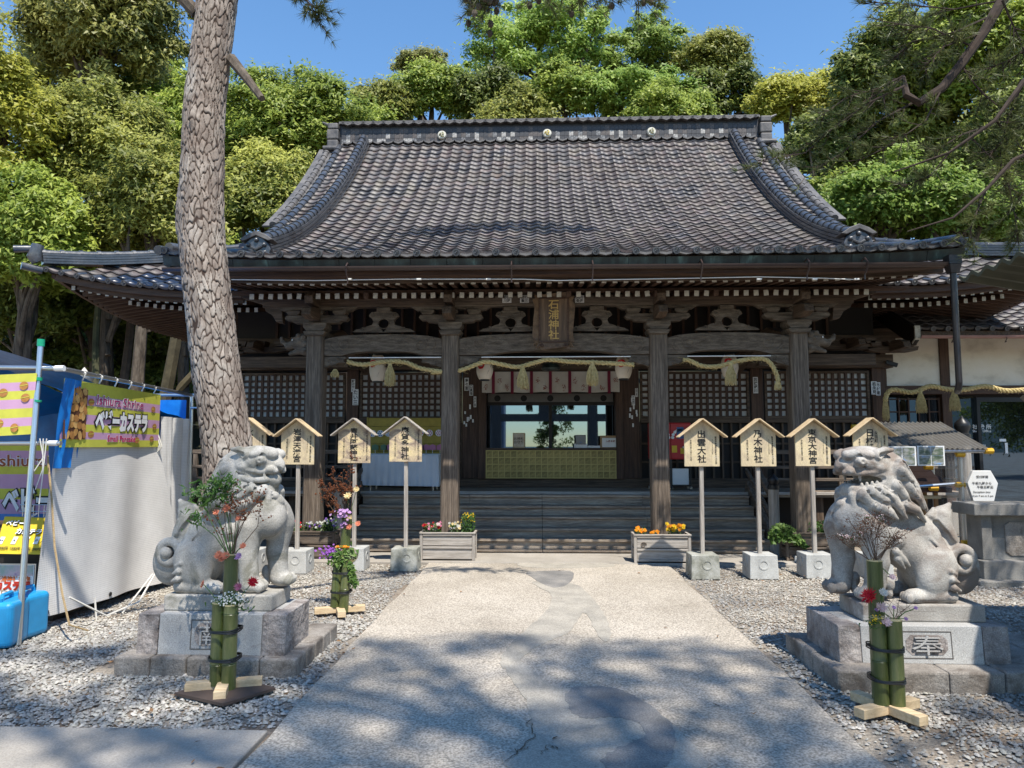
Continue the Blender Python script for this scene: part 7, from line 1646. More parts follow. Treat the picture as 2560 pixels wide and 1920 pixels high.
# ================================================================ SIGN BOARDS
M['board'] = mat('sign_board_pine', [(.34, .27, .19), (.52, .42, .28), (.66, .54, .33), (.56, .48, .37)], scale=3.2, stretch=(2.2, 1, 1.2), rough=.7, warp=.7, objr=.16, bump=.001, bscale=60, fine=.1, finescale=40)
M['board_b'] = mat('sign_board_stained', [(.14, .10, .075), (.4, .31, .22), (.62, .49, .28), (.7, .55, .26)], scale=4.5, stretch=(1.2, 1, 1.8), rough=.75, bump=.001, bscale=60, fine=.15, finescale=40, warp=.6)
SGN = 'gable roofed donation sign boards in front of the hall'
def sign(xv_top, xv_base, Yb, zap, name, right2, date, label, bm_='board', extra=None, blk='concrete', lean=0.0):
    Y = Yb + .17; xb = at(xv_base, 1200, Y).x; xt = at(xv_top, 905, Y).x + rnd.uniform(-.012, .012)
    t = thing('sign_board', label, 'sign board', (xb, Y, 0), group=SGN)
    # block with its recessed ring
    h, w = .285, .172
    MB().add([(xb - w, Y - w, 0), (xb + w, Y - w, 0), (xb + w, Y + w, 0), (xb - w, Y + w, 0), (xb - w + .008, Y - w + .008, h), (xb + w - .008, Y - w + .008, h), (xb + w - .008, Y + w - .008, h), (xb - w + .008, Y + w - .008, h)], [(0, 3, 2, 1), (4, 5, 6, 7), (0, 1, 5, 4), (1, 2, 6, 5), (2, 3, 7, 6), (3, 0, 4, 7)]).build('concrete_block', M[blk], t, bevel=.008)
    xo = rnd.uniform(-.02, .05)
    for rot, c in ((Matrix.Rotation(R_(90), 3, 'X'), (xb + xo, Y - w + .003, .17)), (Matrix.Rotation(R_(90) * (1 if xb < 0 else -1), 3, 'Y'), (xb + (w - .003) * (1 if xb < 0 else -1), Y + .0, .17))):
        MB().lathe([(.048, -.006), (.056, -.006), (.06, .004), (.044, .004), (.04, -.003), (.001, -.003)], c, 20, rot).build('ring_mark', M[blk], t, smooth=True)
    zb, ze = zap - .575, zap - .16
    X = lambda z: xb + (xt - xb) * (z / zap)
    MB().bar((X(.28), Y, .28), (X(zap - .1), Y, zap - .1), .048, .048, (0, 1, 0)).build('post', M['silver_z'], t, bevel=.004)
    xc = X(zap - .3); wb = .214
    tilt = (xt - xb) / zap
    sh_ = lambda p: (xc + p[0] + (p[1] - (zap - .3)) * tilt, p[1])
    MB().prism([sh_(p) for p in ((-wb, zb), (wb, zb), (wb, ze - .005), (0, zap - .012), (-wb, ze - .005))], Y - .052, Y - .026).build('board', M[bm_], t, bevel=.003)
    for sg in (-1, 1):
        a, b = sh_((sg * -.004, zap + .004)), sh_((sg * .292, zap - .222)); n = Vector((b[0] - a[0], b[1] - a[1])); n.normalize(); u = (-n.y * sg * -1 * -1, n.x * sg) if False else ((n.y, -n.x) if sg < 0 else (-n.y, n.x)); u = (u[0], abs(u[1])) if u[1] < 0 else u
        th = .016
        pl = [a, b, (b[0] + u[0] * th, b[1] + u[1] * th), (a[0] + u[0] * th, a[1] + u[1] * th)]
        MB().prism(pl, Y - .135, Y + .04).build('roof_board', M['silver_x'] if bm_ == 'board_b' else M['new_x'], t, bevel=.003)
    yl = Y - .0545; hh = zap - .1 - zb
    L = lambda s, dx, z, h_, w_, bo: lettering(vert(s), M['ink'], t, (*[(q[0], yl, q[1]) for q in [sh_((dx, z))]][0],), XR, ZU, h=h_, w=w_, bold=bo)
    n = len(name); hN = .43 if n >= 5 else .40
    L(name, -.005, zb + .245, hN, .108, .02)
    L(right2[0], .17, zb + .2, .34, .024, .02); L(right2[1], .118, zb + .19, .29, .028, .02); L(date, -.135, zb + .2, .26, .024, .015)
    if extra: L(extra, .07, zb + .35, .14, .04, .02)
    return t
R1, R2 = '能登半島復興祈願', '幣帛料御下賜'; R1b = '能登半島復興祈願キリコ大祭'
zA = lambda xv, yv, Y: at(xv, yv, Y + .17).z
sign(541, 541, 8.97, zA(541, 905, 8.97), '氷川神社', (R1, R2), '令和七年五月二日', 'sign board mostly hidden behind the pine trunk, only its right edge showing')
sign(646.5, 642, 8.94, zA(646.5, 907, 8.94), '岩津天満宮', (R1, R2), '令和七年五月二日', 'sign board reading 岩津天満宮 just right of the left guardian lion')
sign(768, 765, 9.17, zA(768, 906, 9.17), '青井阿蘇神社', (R1b, R2), '令和八年十月二日', 'sign board reading 青井阿蘇神社 behind the small rear bamboo vase', 'board_b')
sign(879, 877, 9.16, zA(879, 903, 9.16), '麻賀多神社', (R1b, R2), '令和六年八月十七日', 'water stained sign board reading 麻賀多神社 before the left planter', 'board_b', blk='mossy')
sign(1513.5, 1517, 8.76, zA(1513.5, 907, 8.76), '出雲大社', (R1b, R2), '令和六年八月十七日', 'sign board reading 出雲大社 right of the marigold planter', blk='mossy')
sign(1635.5, 1641, 8.79, zA(1635.5, 907, 8.79), '乃木神社', (R1b, R2), '令和六年十月八日', 'sign board reading 乃木神社 between two other boards at the right', 'board')
sign(1748.5, 1760, 8.87, zA(1748.5, 907, 8.87), '東京大神宮', (R1, R2), '令和七年五月二日', 'sign board reading 東京大神宮 just left of the right guardian lion')
sign(1873.5, 1885, 8.9, zA(1873.5, 905, 8.9), '日枝神社', (R1, R2), '令和七年五月二日', 'sign board whose lower half hides behind the right guardian lion head', extra='永田町')
# ================================================================ FLOWERS, PLANTERS, BAMBOO
col = {k: leafmat('petal_' + k, tuple(x * .75 for x in c), c, trans=.25, scale=3) for k, c in dict(white=(.75, .75, .7), pink=(.7, .25, .38), violet=(.25, .13, .5), purple=(.30, .09, .45), yellow=(.8, .55, .03), orange=(.85, .33, .02), cream=(.8, .66, .36), coral=(.8, .3, .18), crimson=(.42, .01, .02), lilac=(.55, .33, .6), pale=(.8, .62, .62), brown=(.2, .07, .03), red=(.6, .015, .03)).items()}
def petals(c, r, n=14, up=(0, -.5, .6), cup=.4, layers=2):
    """a bloom: rings of petals round its axis"""
    c = Vector(c); u = Vector(up).normalized(); a = u.orthogonal().normalized(); b = u.cross(a); vs, fs = [], []
    for l in range(layers):
        rr = r * (1 - .35 * l); cu = cup + .45 * l
        for k in range(n):
            t = 6.283 * (k + .5 * l) / n + rnd.uniform(-.15, .15); d = a * math.cos(t) + b * math.sin(t); s = u.cross(d); w = rr * 2.4 / n * rnd.uniform(.8, 1.3); q = len(vs); z = rnd.uniform(-.12, .12)
            vs += [c + u * r * .08 * l, c + d * rr * .6 + s * w + u * rr * (cu * .5), c + d * rr * rnd.uniform(.9, 1.1) + u * rr * (cu + z), c + d * rr * .6 - s * w + u * rr * (cu * .5)]
            fs.append((q, q + 1, q + 2, q + 3))
    return vs, fs
def leaves_np(name, P, N, l, w, m, parent, droop=.1):
    V = leaf_quads(np.array(P, float), np.array(N, float), l, w, droop) - np.array(wpos(parent)); o = link(name, np_mesh(name, V, np.arange(len(V)).reshape(-1, 3), M[m] if isinstance(m, str) else m), parent); o['kind'] = 'stuff'; return o
M['leaf_bed'] = leafmat('bedding_leaf', (.03, .075, .015), (.08, .16, .03), scale=4)
M['leaf_ivy'] = leafmat('ivy_leaf', (.06, .13, .02), (.2, .3, .08), scale=5)
def planter(label, xv0, xv1, Y, plants, wood='silver', dep=.3, ht=.36, side_x=None):
    x0, x1 = at(xv0, 1210, Y).x, at(xv1, 1210, Y).x; t = thing('planter', label, 'planter', ((x0 + x1) / 2, Y + dep / 2, .03), group='wooden planters at the foot of the steps'); z0 = .03
    P = lambda nm, a, b, c, d, e, f, ax='x': B(nm, M[wood + '_' + ax], t, a, b, c, d, e, f, .004)
    for x in (x0, x1 - .04):
        for y in (Y, Y + dep - .04): P('corner_post', x, x + .04, y, y + .04, z0, z0 + ht, 'z')
    for k in range(2):
        za, zb = z0 + .03 + k * (ht / 2 - .01), z0 + ht / 2 - .005 + k * (ht / 2 - .03)
        P('side_board', x0 + .042, x1 - .042, Y + .012, Y + .028, za, zb); P('side_board', x0 + .042, x1 - .042, Y + dep - .03, Y + dep - .014, za, zb); P('side_board', x0 + .01, x0 + .026, Y + .042, Y + dep - .042, za, zb, 'y'); P('side_board', x1 - .026, x1 - .01, Y + .042, Y + dep - .042, za, zb, 'y')
    for z in (z0 + .02, z0 + ht / 2 - .02, z0 + ht - .03): P('rail', x0 + .042, x1 - .042, Y - .004, Y + .011, z, z + .03)
    P('rim', x0 - .005, x1 + .005, Y - .012, Y + .02, z0 + ht, z0 + ht + .022); P('rim', x0 - .005, x0 + .03, Y + .02, Y + dep, z0 + ht, z0 + ht + .022, 'y'); P('rim', x1 - .03, x1 + .005, Y + .02, Y + dep, z0 + ht, z0 + ht + .022, 'y')
    B('soil', M['crack'], t, x0 + .03, x1 - .03, Y + .03, Y + dep - .03, z0 + ht - .08, z0 + ht - .03)
    W = x1 - x0
    for f0, f1, hh, cols, nb, br, lf in plants:
        p = thing('flower_plant', {'key': ''}.get('x'), None) if False else None
        Pp, Nn = [], []
        for k in range(lf):
            q = Vector((x0 + W * rnd.uniform(f0, f1), Y + dep * rnd.uniform(.1, .8), z0 + ht + rnd.uniform(-.04, hh))); Pp.append(q); Nn.append((rnd.gauss(0, .6), rnd.gauss(-.5, .5), rnd.gauss(.7, .4)))
        o = leaves_np('foliage', Pp, Nn, .045, .5, 'leaf_bed', t)
        for cname in cols:
            mb = MB()
            for k in range(max(1, nb // len(cols))): mb.add(*petals((x0 + W * rnd.uniform(f0, f1), Y + dep * rnd.uniform(.0, .7), z0 + ht + hh * rnd.uniform(.5, 1.15)), br * rnd.uniform(.8, 1.2), 9, (rnd.gauss(0, .3), -.8, .6)))
            mb.build('blossoms', col[cname], t)['kind'] = 'stuff'
    return t
planter('planter of white violet and red pansies behind the first sign post', 617, 722, 9.93, [(.02, .3, .13, ['red', 'white'], 12, .024, 110), (.3, .72, .13, ['white', 'violet', 'white'], 34, .02, 240), (.74, .98, .16, ['white', 'violet'], 22, .02, 120)], 'grey')
planter('planter with pink roses and a tall yellow flowered plant at the left', 906, 1026, 9.86, [(.02, .36, .12, ['pink', 'pale', 'crimson'], 24, .026, 170), (.5, .74, .13, ['cream', 'white'], 20, .024, 120), (.74, .98, .26, ['yellow'], 26, .012, 320)])
pl = planter('planter with orange marigolds and a carved round emblem at the right of the path', 1370, 1494, 9.75, [(.04, .24, .09, ['orange'], 12, .026, 60), (.3, .45, .05, ['orange', 'orange'], 10, .022, 40), (.62, .88, .12, ['orange', 'yellow'], 26, .028, 110)])
c_ = at(*cv(1280, 1000, .2893, 1138, 1255), 9.74); mb = MB(); mb.tube(spiral(c_.x, c_.z, .04, 1.6, 1, 9.755, 0, 24), .006, 5); mb.build('carved_emblem', M['grey_x'], pl)
p4 = planter('planter overgrown with trailing green ivy beside the right lion', 1700, 1800, 10.0, [(.5, 1.0, .17, ['white'], 1, .008, 420)], 'grey')
Pp, Nn = [], []
for k in range(520): u = rnd.random(); x = at(1668 + 75 * u, 1190, 9.95).x; Pp.append((x, 9.95 + rnd.uniform(-.06, .14), .18 + .32 * math.sin(math.pi * min(1, .25 + u * .7)) * rnd.uniform(.35, 1.1))); Nn.append((rnd.gauss(-.2, .5), rnd.gauss(-.8, .4), rnd.gauss(.5, .4)))
leaves_np('trailing_ivy', Pp, Nn, .06, .7, 'leaf_ivy', p4)
# ---- bamboo vases
M['bamboo'] = mat('green_bamboo', [(.028, .042, .012), (.058, .078, .02), (.1, .115, .04), (.15, .15, .07)], scale=2.2, stretch=(6, 6, .7), rough=.34, spec=.5, fine=.12, finescale=60)
M['bamboo_pale'] = mat('bamboo_cut', [(.4, .33, .16), (.58, .5, .28)], scale=6, rough=.6)
def culm(t, x, y, z0, z1, r, lean=(0, 0), nodes=(.35,)):
    prof = [(r, 0)]; H = z1 - z0
    for nd in sorted(nodes): z = nd * H; prof += [(r, z - .014), (r * 1.05, z - .004), (r * .985, z), (r * 1.05, z + .005), (r, z + .012)]
    prof += [(r, H), (r * .82, H + .001), (r * .8, H - .06), (.002, H - .062)]
    m = MB().lathe(prof, (0, 0, 0), 20); m.v = [(x + a + lean[0] * c, y + b + lean[1] * c, z0 + c) for a, b, c in m.v]
    o = m.build('bamboo_tube', M['bamboo'], t, smooth=True)
    rim = MB().lathe([(r * .82, 0), (r * 1.002, 0), (r * 1.002, .004), (r * .82, .004)], (x + lean[0] * H, y + lean[1] * H, z1 - .001), 20).build('cut_rim', M['bamboo_pale'], o)
    return o
def vase(label, x, y, r, hs, ht, lean=(0, 0), mat_=False, side=1, nd=((.3,), (.2,), (.45,)), ang=.55):
    t = thing('bamboo_vase', label, 'bamboo vase', (x, y, 0), group='bamboo flower vases on crossed timbers'); g = .02
    zt = .055
    # crossed timbers, four arms
    ca, sa = math.cos(ang), math.sin(ang)
    for k, (dx, dy) in enumerate(((ca, sa), (-ca, -sa), (-sa, ca), (sa, -ca))):
        a = Vector((x + dx * .035, y + dy * .035, g + zt / 2)); b = Vector((x + dx * .235, y + dy * .235, g + zt / 2)); MB().bar(a, b, .075, zt).build('foot_timber', M['new_x'], t, bevel=.004)
    culm(t, x - r * .98, y - .02, g + (zt if not mat_ else .03), g + .05 + hs, r, lean, nd[0]); culm(t, x + r * .98, y - .035, g + .01, g + .05 + hs - .01, r * 1.04, lean, nd[1]); culm(t, x - .01 * side, y + r * 1.5, g + zt, g + .05 + ht, r * 1.05, lean, nd[2])
    for z in (.19 + g, .37 + g):
        mb = MB()
        for q in range(3):
            P = []
            for k in range(29):
                a = 6.283 * k / 28; rx, ry = r * 2.16, r * 2.2; cc = abs(math.cos(a)) ** .6 * math.copysign(1, math.cos(a)); sn_ = abs(math.sin(a)) ** .7 * math.copysign(1, math.sin(a)); P.append((x + rx * cc + lean[0] * z, y + r * .25 - .012 + ry * .95 * sn_ + lean[1] * z, z + q * .008 + .004 * math.sin(a * 2 + q)))
            mb.tube(P, .0045, 5)
        mb.build('black_tie', M['black_metal'], t, smooth=True)
    return t
def twigs(t, base, lines, r=.003, name='twig', m='twig', buds=None, bud_r=.008, nb=4):
    mb, bb = MB(), MB()
    for e in lines:
        b = Vector(base) + Vector((rnd.uniform(-.02, .02), rnd.uniform(-.02, .02), 0)); e = Vector(e); mid = b.lerp(e, .5) + Vector((rnd.gauss(0, .02), rnd.gauss(0, .02), .02)); mb.tube([b, b.lerp(mid, .5), mid, mid.lerp(e, .6), e], [r, r, r * .8, r * .6, r * .35], 5)
        for k in range(nb):
            q = mid.lerp(e, rnd.uniform(.1, 1)); s = q + Vector((rnd.gauss(0, .06), rnd.gauss(0, .04), abs(rnd.gauss(.03, .04)))); mb.tube([q, s], [r * .5, r * .25], 4)
            if buds:
                for i in range(5): c = q.lerp(s, rnd.uniform(.2, 1)) + Vector((rnd.gauss(0, .008), rnd.gauss(0, .008), rnd.gauss(0, .008))); bb.ball(c, bud_r * rnd.uniform(.6, 1.2), 5, 4)
    o = mb.build(name, M[m] if isinstance(m, str) else m, t)
    if buds: bb.build('buds', col[buds], t)['kind'] = 'stuff'
    return o
def bloom(t, c, r, cname, base=None, n=16, layers=3, up=(0, -.7, .5), name='bloom', cup=.4):
    o = MB().add(*petals(c, r, n, up, cup, layers)).build(name, col[cname], t)
    if base is not None: b, e = Vector(base), Vector(c); MB().tube([b, b.lerp(e, .5) + Vector((0, 0, .015)), e], .0028, 5).build('stem', M['stem'], t)
    return o
def fluff(t, c, r, n, cname, br=.006):
    mb = MB(); sm_ = MB()
    for k in range(n):
        q = Vector(c) + Vector((rnd.gauss(0, r), rnd.gauss(0, r * .6), rnd.gauss(0, r * .6))); mb.add(*petals(q, br * rnd.uniform(.7, 1.3), 5, (rnd.gauss(0, .4), -.7, .6), .3, 1)); sm_.tube([Vector(c) - Vector((0, 0, r * 1.2)), q], .0012, 3)
    mb.build('small_blossoms', col[cname], t)['kind'] = 'stuff'; sm_.build('stem', M['stem'], t)['kind'] = 'stuff'
# front left vase, on a dark board
VLx, VLy = -2.06, 4.72
bd = MB().prism_z([(-2.33, 4.60), (-1.93, 4.42), (-1.72, 4.72), (-2.1, 4.93)], .012, .03).build('dark_board', flat('wet_brown_board', (.07, .05, .042), .7), None, origin=(-2.0, 4.67, .012)); tag(bd, 'dark weathered board lying on the gravel under the front left bamboo vase', 'board')
vl = vase('bamboo vase on a dark board before the left lion with coral flowers and twigs', VLx, VLy, .044, .50, .80, (-.0, 0), True, 1, ((.25,), (.3, .9), (.5,)), ang=.3)
def cg(x, y): return cv(0, 1200, .4219, x, y)
tb_ = (VLx - .01, VLy + .07, .84)
for x, y, c, r in ((1345, 172, 'coral', .034), (1282, 193, 'coral', .024), (1415, 230, 'coral', .026), (1442, 393, 'coral', .026), (1298, 448, 'coral', .034), (1340, 452, 'coral', .034), (1318, 468, 'coral', .03)): bloom(vl, at(*cg(x, y), VLy + .03), r, c, tb_ if y < 430 else None, cup=.5)
bloom(vl, at(*cg(1412, 455), VLy + .05), .03, 'lilac')
twigs(vl, tb_, [at(*cg(x, y), VLy + d) for x, y, d in ((1390, 20, .1), (1480, 60, .05), (1560, 70, .1), (1440, 130, 0), (1500, 150, .1), (1330, 60, .1), (1270, 240, 0), (1545, 130, .05), (1400, 80, 0))], buds='brown', bud_r=.006, nb=6)
Pp, Nn = [], []
for x, y, k, s in ((1180, 80, 90, 45), (1290, 40, 110, 45), (1340, 10, 60, 40), (1230, 130, 60, 40), (1150, 235, 60, 40), (1330, 110, 40, 30), (1240, 60, 50, 50)):
    for i in range(k): q = at(*cg(x + rnd.gauss(0, s), y + rnd.gauss(0, s * .6)), VLy + rnd.uniform(-.02, .12)); Pp.append(tuple(q)); Nn.append((rnd.gauss(0, .6), rnd.gauss(-.5, .5), rnd.gauss(.7, .4)))
leaves_np('leaf_spray', Pp, Nn, .055, .26, 'leaf_bed', vl, .5)
twigs(vl, tb_, [at(*cg(x, y), VLy + .05) for x, y in ((1180, 80), (1290, 40), (1340, 10), (1230, 130), (1150, 235))], r=.0035, m='stem', nb=3)
b1 = (VLx - .03, VLy - .02, .53); b2 = (VLx + .05, VLy - .02, .53)
bloom(vl, at(*cg(1208, 620), VLy - .03), .036, 'coral', b1, 20, 2, (-1, -.3, .3)); bloom(vl, at(*cg(1418, 635), VLy - .03), .03, 'pink', b2, 26, 4, (0, -1, .4), cup=.9); bloom(vl, at(*cg(1497, 607), VLy - .03), .04, 'red', b2, 26, 3, (.4, -.7, .5))
fluff(vl, at(*cg(1340, 715), VLy - .05), .035, 90, 'white', .006); fluff(vl, at(*cg(1410, 705), VLy - .05), .03, 70, 'white', .006)
Pp = [tuple(at(*cg(1355 + rnd.gauss(0, 55), 735 + rnd.gauss(0, 22)), VLy - .03 + rnd.uniform(-.03, .06))) for k in range(170)]; leaves_np('filler_leaf', Pp, [(rnd.gauss(0, .5), -.6, rnd.gauss(.5, .4)) for k in Pp], .035, .3, 'leaf_bed', vl)
# front right vase
VRx, VRy = 2.07, 4.46
vr = vase('bamboo vase before the right lion with a red dahlia and thin dry branches', VRx, VRy, .0435, .505, .825, (0, 0), False, 1, ((.5,), (.34,), (.0001,)), ang=.45)
def c8(x, y): return cv(1900, 1400, .3014, x, y)
tb_ = (VRx - .01, VRy + .07, .87)
twigs(vr, tb_, [at(*c7(x, y), VRy + .08 + rnd.uniform(-.05, .1)) for x, y in ((620, 1120), (740, 1000), (860, 940), (960, 960), (1000, 980), (1060, 1000), (1150, 1080), (1230, 1090), (1180, 1180), (700, 1140), (1090, 1150), (900, 1010), (820, 1060), (1010, 1060))], r=.0028, buds='brown', bud_r=.003, nb=12)
for x, y in ((680, 1120), (760, 1140), (830, 1110), (890, 960), (980, 975), (720, 1135), (1010, 990)): fluff(vr, at(*c7(x, y), VRy + .1), .014, 16, 'pale', .004)
b1 = (VRx - .04, VRy - .02, .55); b2 = (VRx + .045, VRy - .03, .55)
bloom(vr, at(*c8(905, 300), VRy - .04), .055, 'crimson', b1, 30, 3, (-.6, -.5, .5), cup=.25); bloom(vr, at(*c8(1095, 143), VRy + .02), .024, 'pale', tb_); bloom(vr, at(*c8(1020, 272), VRy - .04), .03, 'white', b1); bloom(vr, at(*c8(1005, 402), VRy - .05), .036, 'pale', b1, 20, 4, cup=.6); bloom(vr, at(*c8(1045, 520), VRy - .06), .034, 'pale', None, 20, 4, cup=.6)
for x, y in ((965, 415), (1110, 395), (1290, 400), (1210, 490)): bloom(vr, at(*c8(x, y), VRy - .04), .014, 'lilac', b2, 8, 2)
fluff(vr, at(*c8(965, 495), VRy - .05), .02, 60, 'yellow', .005)
twigs(vr, b2, [at(*c8(x, y), VRy - .02) for x, y in ((1160, 310), (1230, 390), (1090, 350), (880, 350), (1270, 420), (1190, 440), (890, 430))], r=.002, m='twig', nb=5)
Pp = [tuple(at(*c8(960 + rnd.gauss(0, 45), 510 + rnd.gauss(0, 25)), VRy - .04 + rnd.uniform(-.03, .05))) for k in range(110)]; leaves_np('filler_leaf', Pp, [(rnd.gauss(0, .5), -.6, rnd.gauss(.5, .4)) for k in Pp], .03, .3, 'leaf_bed', vr)
# rear left vase
VBx, VBy = -1.90, 6.86
vb = vase('small rear bamboo vase with orange purple flowers and trailing ivy by the path', VBx, VBy, .044, .49, .82, (.055, 0), False, 1, ((.3,), (.42,), (.5,)), ang=.35)
def cb(x, y): return cv(780, 1140, .2532, x, y)
tb_ = (VBx + .045, VBy + .07, .84)
twigs(vb, tb_, [at(*cb(x, y), VBy + .07) for x, y in ((385, 0), (300, 180), (40, 260), (60, 190), (190, 150), (160, 330), (130, 420), (270, 330), (400, 320), (240, 480), (200, 560), (330, 330), (200, 180))], r=.004, buds='brown', bud_r=.0085, nb=9)
for x, y, c, r in ((440, 335, 'cream', .034), (355, 398, 'cream', .042), (370, 610, 'cream', .032), (455, 672, 'coral', .032), (365, 705, 'coral', .034)): bloom(vb, at(*cb(x, y), VBy + .02), r, c, tb_, 18, 4, cup=.5)
fluff(vb, at(*cb(310, 575), VBy + .02), .04, 60, 'lilac', .014); fluff(vb, at(*cb(315, 675), VBy + .02), .022, 22, 'lilac', .014)
for x in (255, 285, 315, 345): bloom(vb, at(*cb(x, 905), VBy - .04), .03, 'orange', None, 16, 2, (0, -.3, 1))
fluff(vb, at(*cb(190, 950), VBy - .03), .04, 130, 'purple', .012)
Pp, Nn = [], []
for k in range(330):
    if k < 150: x, y = 260 + rnd.gauss(0, 45), 1010 + rnd.gauss(0, 40)
    elif k < 210: x, y = 350 + rnd.gauss(0, 40), 960 + rnd.gauss(0, 40)
    else: u = rnd.random(); x, y = 380 + 40 * u + rnd.gauss(0, 18), 1050 + 260 * u
    Pp.append(tuple(at(*cb(x, y), VBy - .07 + rnd.uniform(-.02, .03)))); Nn.append((rnd.gauss(0, .5), -.8, rnd.gauss(.4, .4)))
leaves_np('ivy', Pp, Nn, .042, .75, 'leaf_ivy', vb)
mb = MB(); q = at(*cb(360, 980), VBy - .05)
for k in range(170):
    a = rnd.uniform(0, 6.28); r1 = rnd.uniform(.03, .075); P = [q + Vector((math.cos(a + s) * r1 * 1.2, math.sin(s * 2 + a) * .03, math.sin(a + s) * r1)) for s in (0, .5, 1.0, 1.5)]; mb.tube(P, .0012, 3)
mb.build('dried_moss', flat('dried_grass', (.42, .36, .18), .9), vb)['kind'] = 'stuff'
# ================================================================ FESTIVAL STALL
st = thing('festival_stall', 'food stall framed in steel pipes under a blue tarpaulin at the left edge', 'market stall', (-5.0, 7.2, 0))
def pole(a, b, r=.02, name='pole'): return MB().tube([a, b], r, 10).build(name, M['steel'], st, smooth=True)
A, Bk = Vector((-4.17, 6.0, 2.27)), Vector((-4.63, 9.3, 2.27))
fb_ = at(38, 1398, 5.72); ft = at(88, 748, 6.0)
pl_ = pole((fb_.x, 5.72, 0), ft, .024); MB().tube([ft, at(89, 733, 6.0)], .03, 10).build('pole_cap', M['green_plastic'], pl_, smooth=True)
MB().tube([at(83, 822, 5.96), at(84, 815, 5.96)], .03, 10).build('green_band', M['green_plastic'], pl_); MB().tube([at(82, 868, 5.94), at(83, 864, 5.94)], .028, 10).build('green_band', M['green_plastic'], pl_)
pole(A, Bk, .022); pole((-7, 6.0, 2.32), A, .022); pole((-7, 5.95, 1.62), (-4.1, 5.97, 1.62), .02); pole(Bk, (-4.6, 9.3, 0), .025); pole((-4.2, 9.25, 2.1), (-4.62, 9.25, 2.1), .014); pole((-7, 9.3, 2.3), Bk, .02)
for q, s in ((A, .05), (Vector((-4.17, 5.97, 1.62)), .045), (Bk, .045)): MB().tube([q - Vector((.04, 0, 0)), q + Vector((.04, 0, 0))], s * .52, 8).build('joint', M['white_paint'], st, smooth=True)
def cords(P, r=.0045, name='cord', m='white_cord'): return MB().tube([Vector(p) for p in P], r, 5).build(name, M[m], st, smooth=True)
for k in ():
    z = 2.2 - k * .15; x = -4.19 - .0 * k; cords([(x - .03, 5.94, z), (x + .05, 5.93, z - .03), (x + .08, 5.95, z - .12), (x + .02, 5.94, z - .18), (x - .03, 5.94, z - .1)])
for k in range(3): cords([(-4.24 + .03 * k, 5.9, 1.66), (-4.2, 5.9, 1.5 - .1 * k), (-4.28 + .04 * k, 5.88, 1.35 - .12 * k)])
for k in range(6):
    y = 6.4 + k * .33; x = -4.17 - .142 * (y - 6); cords([(x, y, 2.29), (x + .03, y, 2.27), (x, y, 2.2)], .008)
cords([at(215 * .3646, 200 * .3646 + 1037, 6.05), at(60, 1120, 5.9), at(55, 1100, 5.9), at(64, 1132, 5.88), at(50, 1150, 5.88)], .008)
cords([at(103, 985, 6.05), at(112, 1080, 6.0), at(118, 1180, 5.95), at(135, 1285, 5.85), at(150, 1350, 5.8), at(190, 1362, 5.95)], .0085, 'rope', 'brown_rope')
cords([at(150, 1290, 6.3), at(230, 1330, 6.6), at(300, 1300, 7.0), at(335, 1240, 7.3)], .009); cords([at(205, 1290, 6.6), at(208, 1340, 6.6), at(215, 1360, 6.6)], .008); cords([at(330, 1240, 7.4), at(260, 1330, 6.8), at(190, 1360, 6.4)], .008)
for k in range(4): cords([at(330 + 3 * k, 930, 8.2), at(338 + 4 * k, 965, 8.2), at(333 - 2 * k, 990, 8.2)], .007)
# tarpaulin roof and blue hangings
def sheet(name, mat_, corners, nu=24, nv=16, wav=.03, fr=(9, 5), parent=st, thick=None, bias=None):
    a, b, c, d = [Vector(p) for p in corners]; vs = []; n = ((b - a).cross(d - a)).normalized()
    for j in range(nv + 1):
        for i in range(nu + 1):
            u, v = i / nu, j / nv; p = a.lerp(b, u).lerp(d.lerp(c, u), v); f = math.sin(u * fr[0] * 2 + v * 2.1) * .6 + math.sin(u * fr[0] * 3.7 + v * fr[1]) * .4
            vs.append(p + n * wav * f * (bias(u, v) if bias else 1))
    fs = [(j * (nu + 1) + i, j * (nu + 1) + i + 1, (j + 1) * (nu + 1) + i + 1, (j + 1) * (nu + 1) + i) for j in range(nv) for i in range(nu)]
    return MB().add(vs, fs).build(name, mat_, parent, smooth=True)
sheet('tarpaulin', M['blue_tarp'], [(-4.22, 6.12, 2.27), (-4.70, 9.6, 1.88), (-5.9, 9.6, 2.05), (-5.9, 6.12, 2.74)], wav=.02)
sheet('tarpaulin', M['blue_tarp'], [(-5.9, 6.12, 2.74), (-5.9, 9.6, 2.05), (-7.4, 9.6, 1.8), (-7.4, 6.12, 2.3)], wav=.03)
sheet('tarpaulin', M['blue_tarp'], [at(333, 893, 9.0), at(404, 932, 9.6), at(394, 945, 9.5), at(330, 918, 8.9)], wav=.02)
sheet('tarpaulin', M['blue_tarp'], [(-4.18, 6.12, 2.2), (-4.32, 6.6, 2.2), (-4.34, 6.6, 1.4), (-4.25, 6.1, 1.4)], wav=.03)
sheet('tarpaulin', M['blue_tarp'], [at(368, 960, 9.2), at(392, 960, 9.35), at(387, 1120, 9.35), at(366, 1120, 9.2)], wav=.03)
sheet('tarpaulin', M['blue_tarp'], [(-7.2, 9.2, 2.2), (-4.65, 9.2, 2.2), (-4.65, 9.2, .2), (-7.2, 9.2, .2)], wav=.04)
weave = mat('woven_mesh_sheet', [(.66, .64, .61), (.8, .78, .75)], scale=2, rough=.7, bump=.004, bscale=5)
N, L = weave.node_tree.nodes, weave.node_tree.links; p = N['Principled BSDF']; src = p.inputs['Base Color'].links[0].from_socket
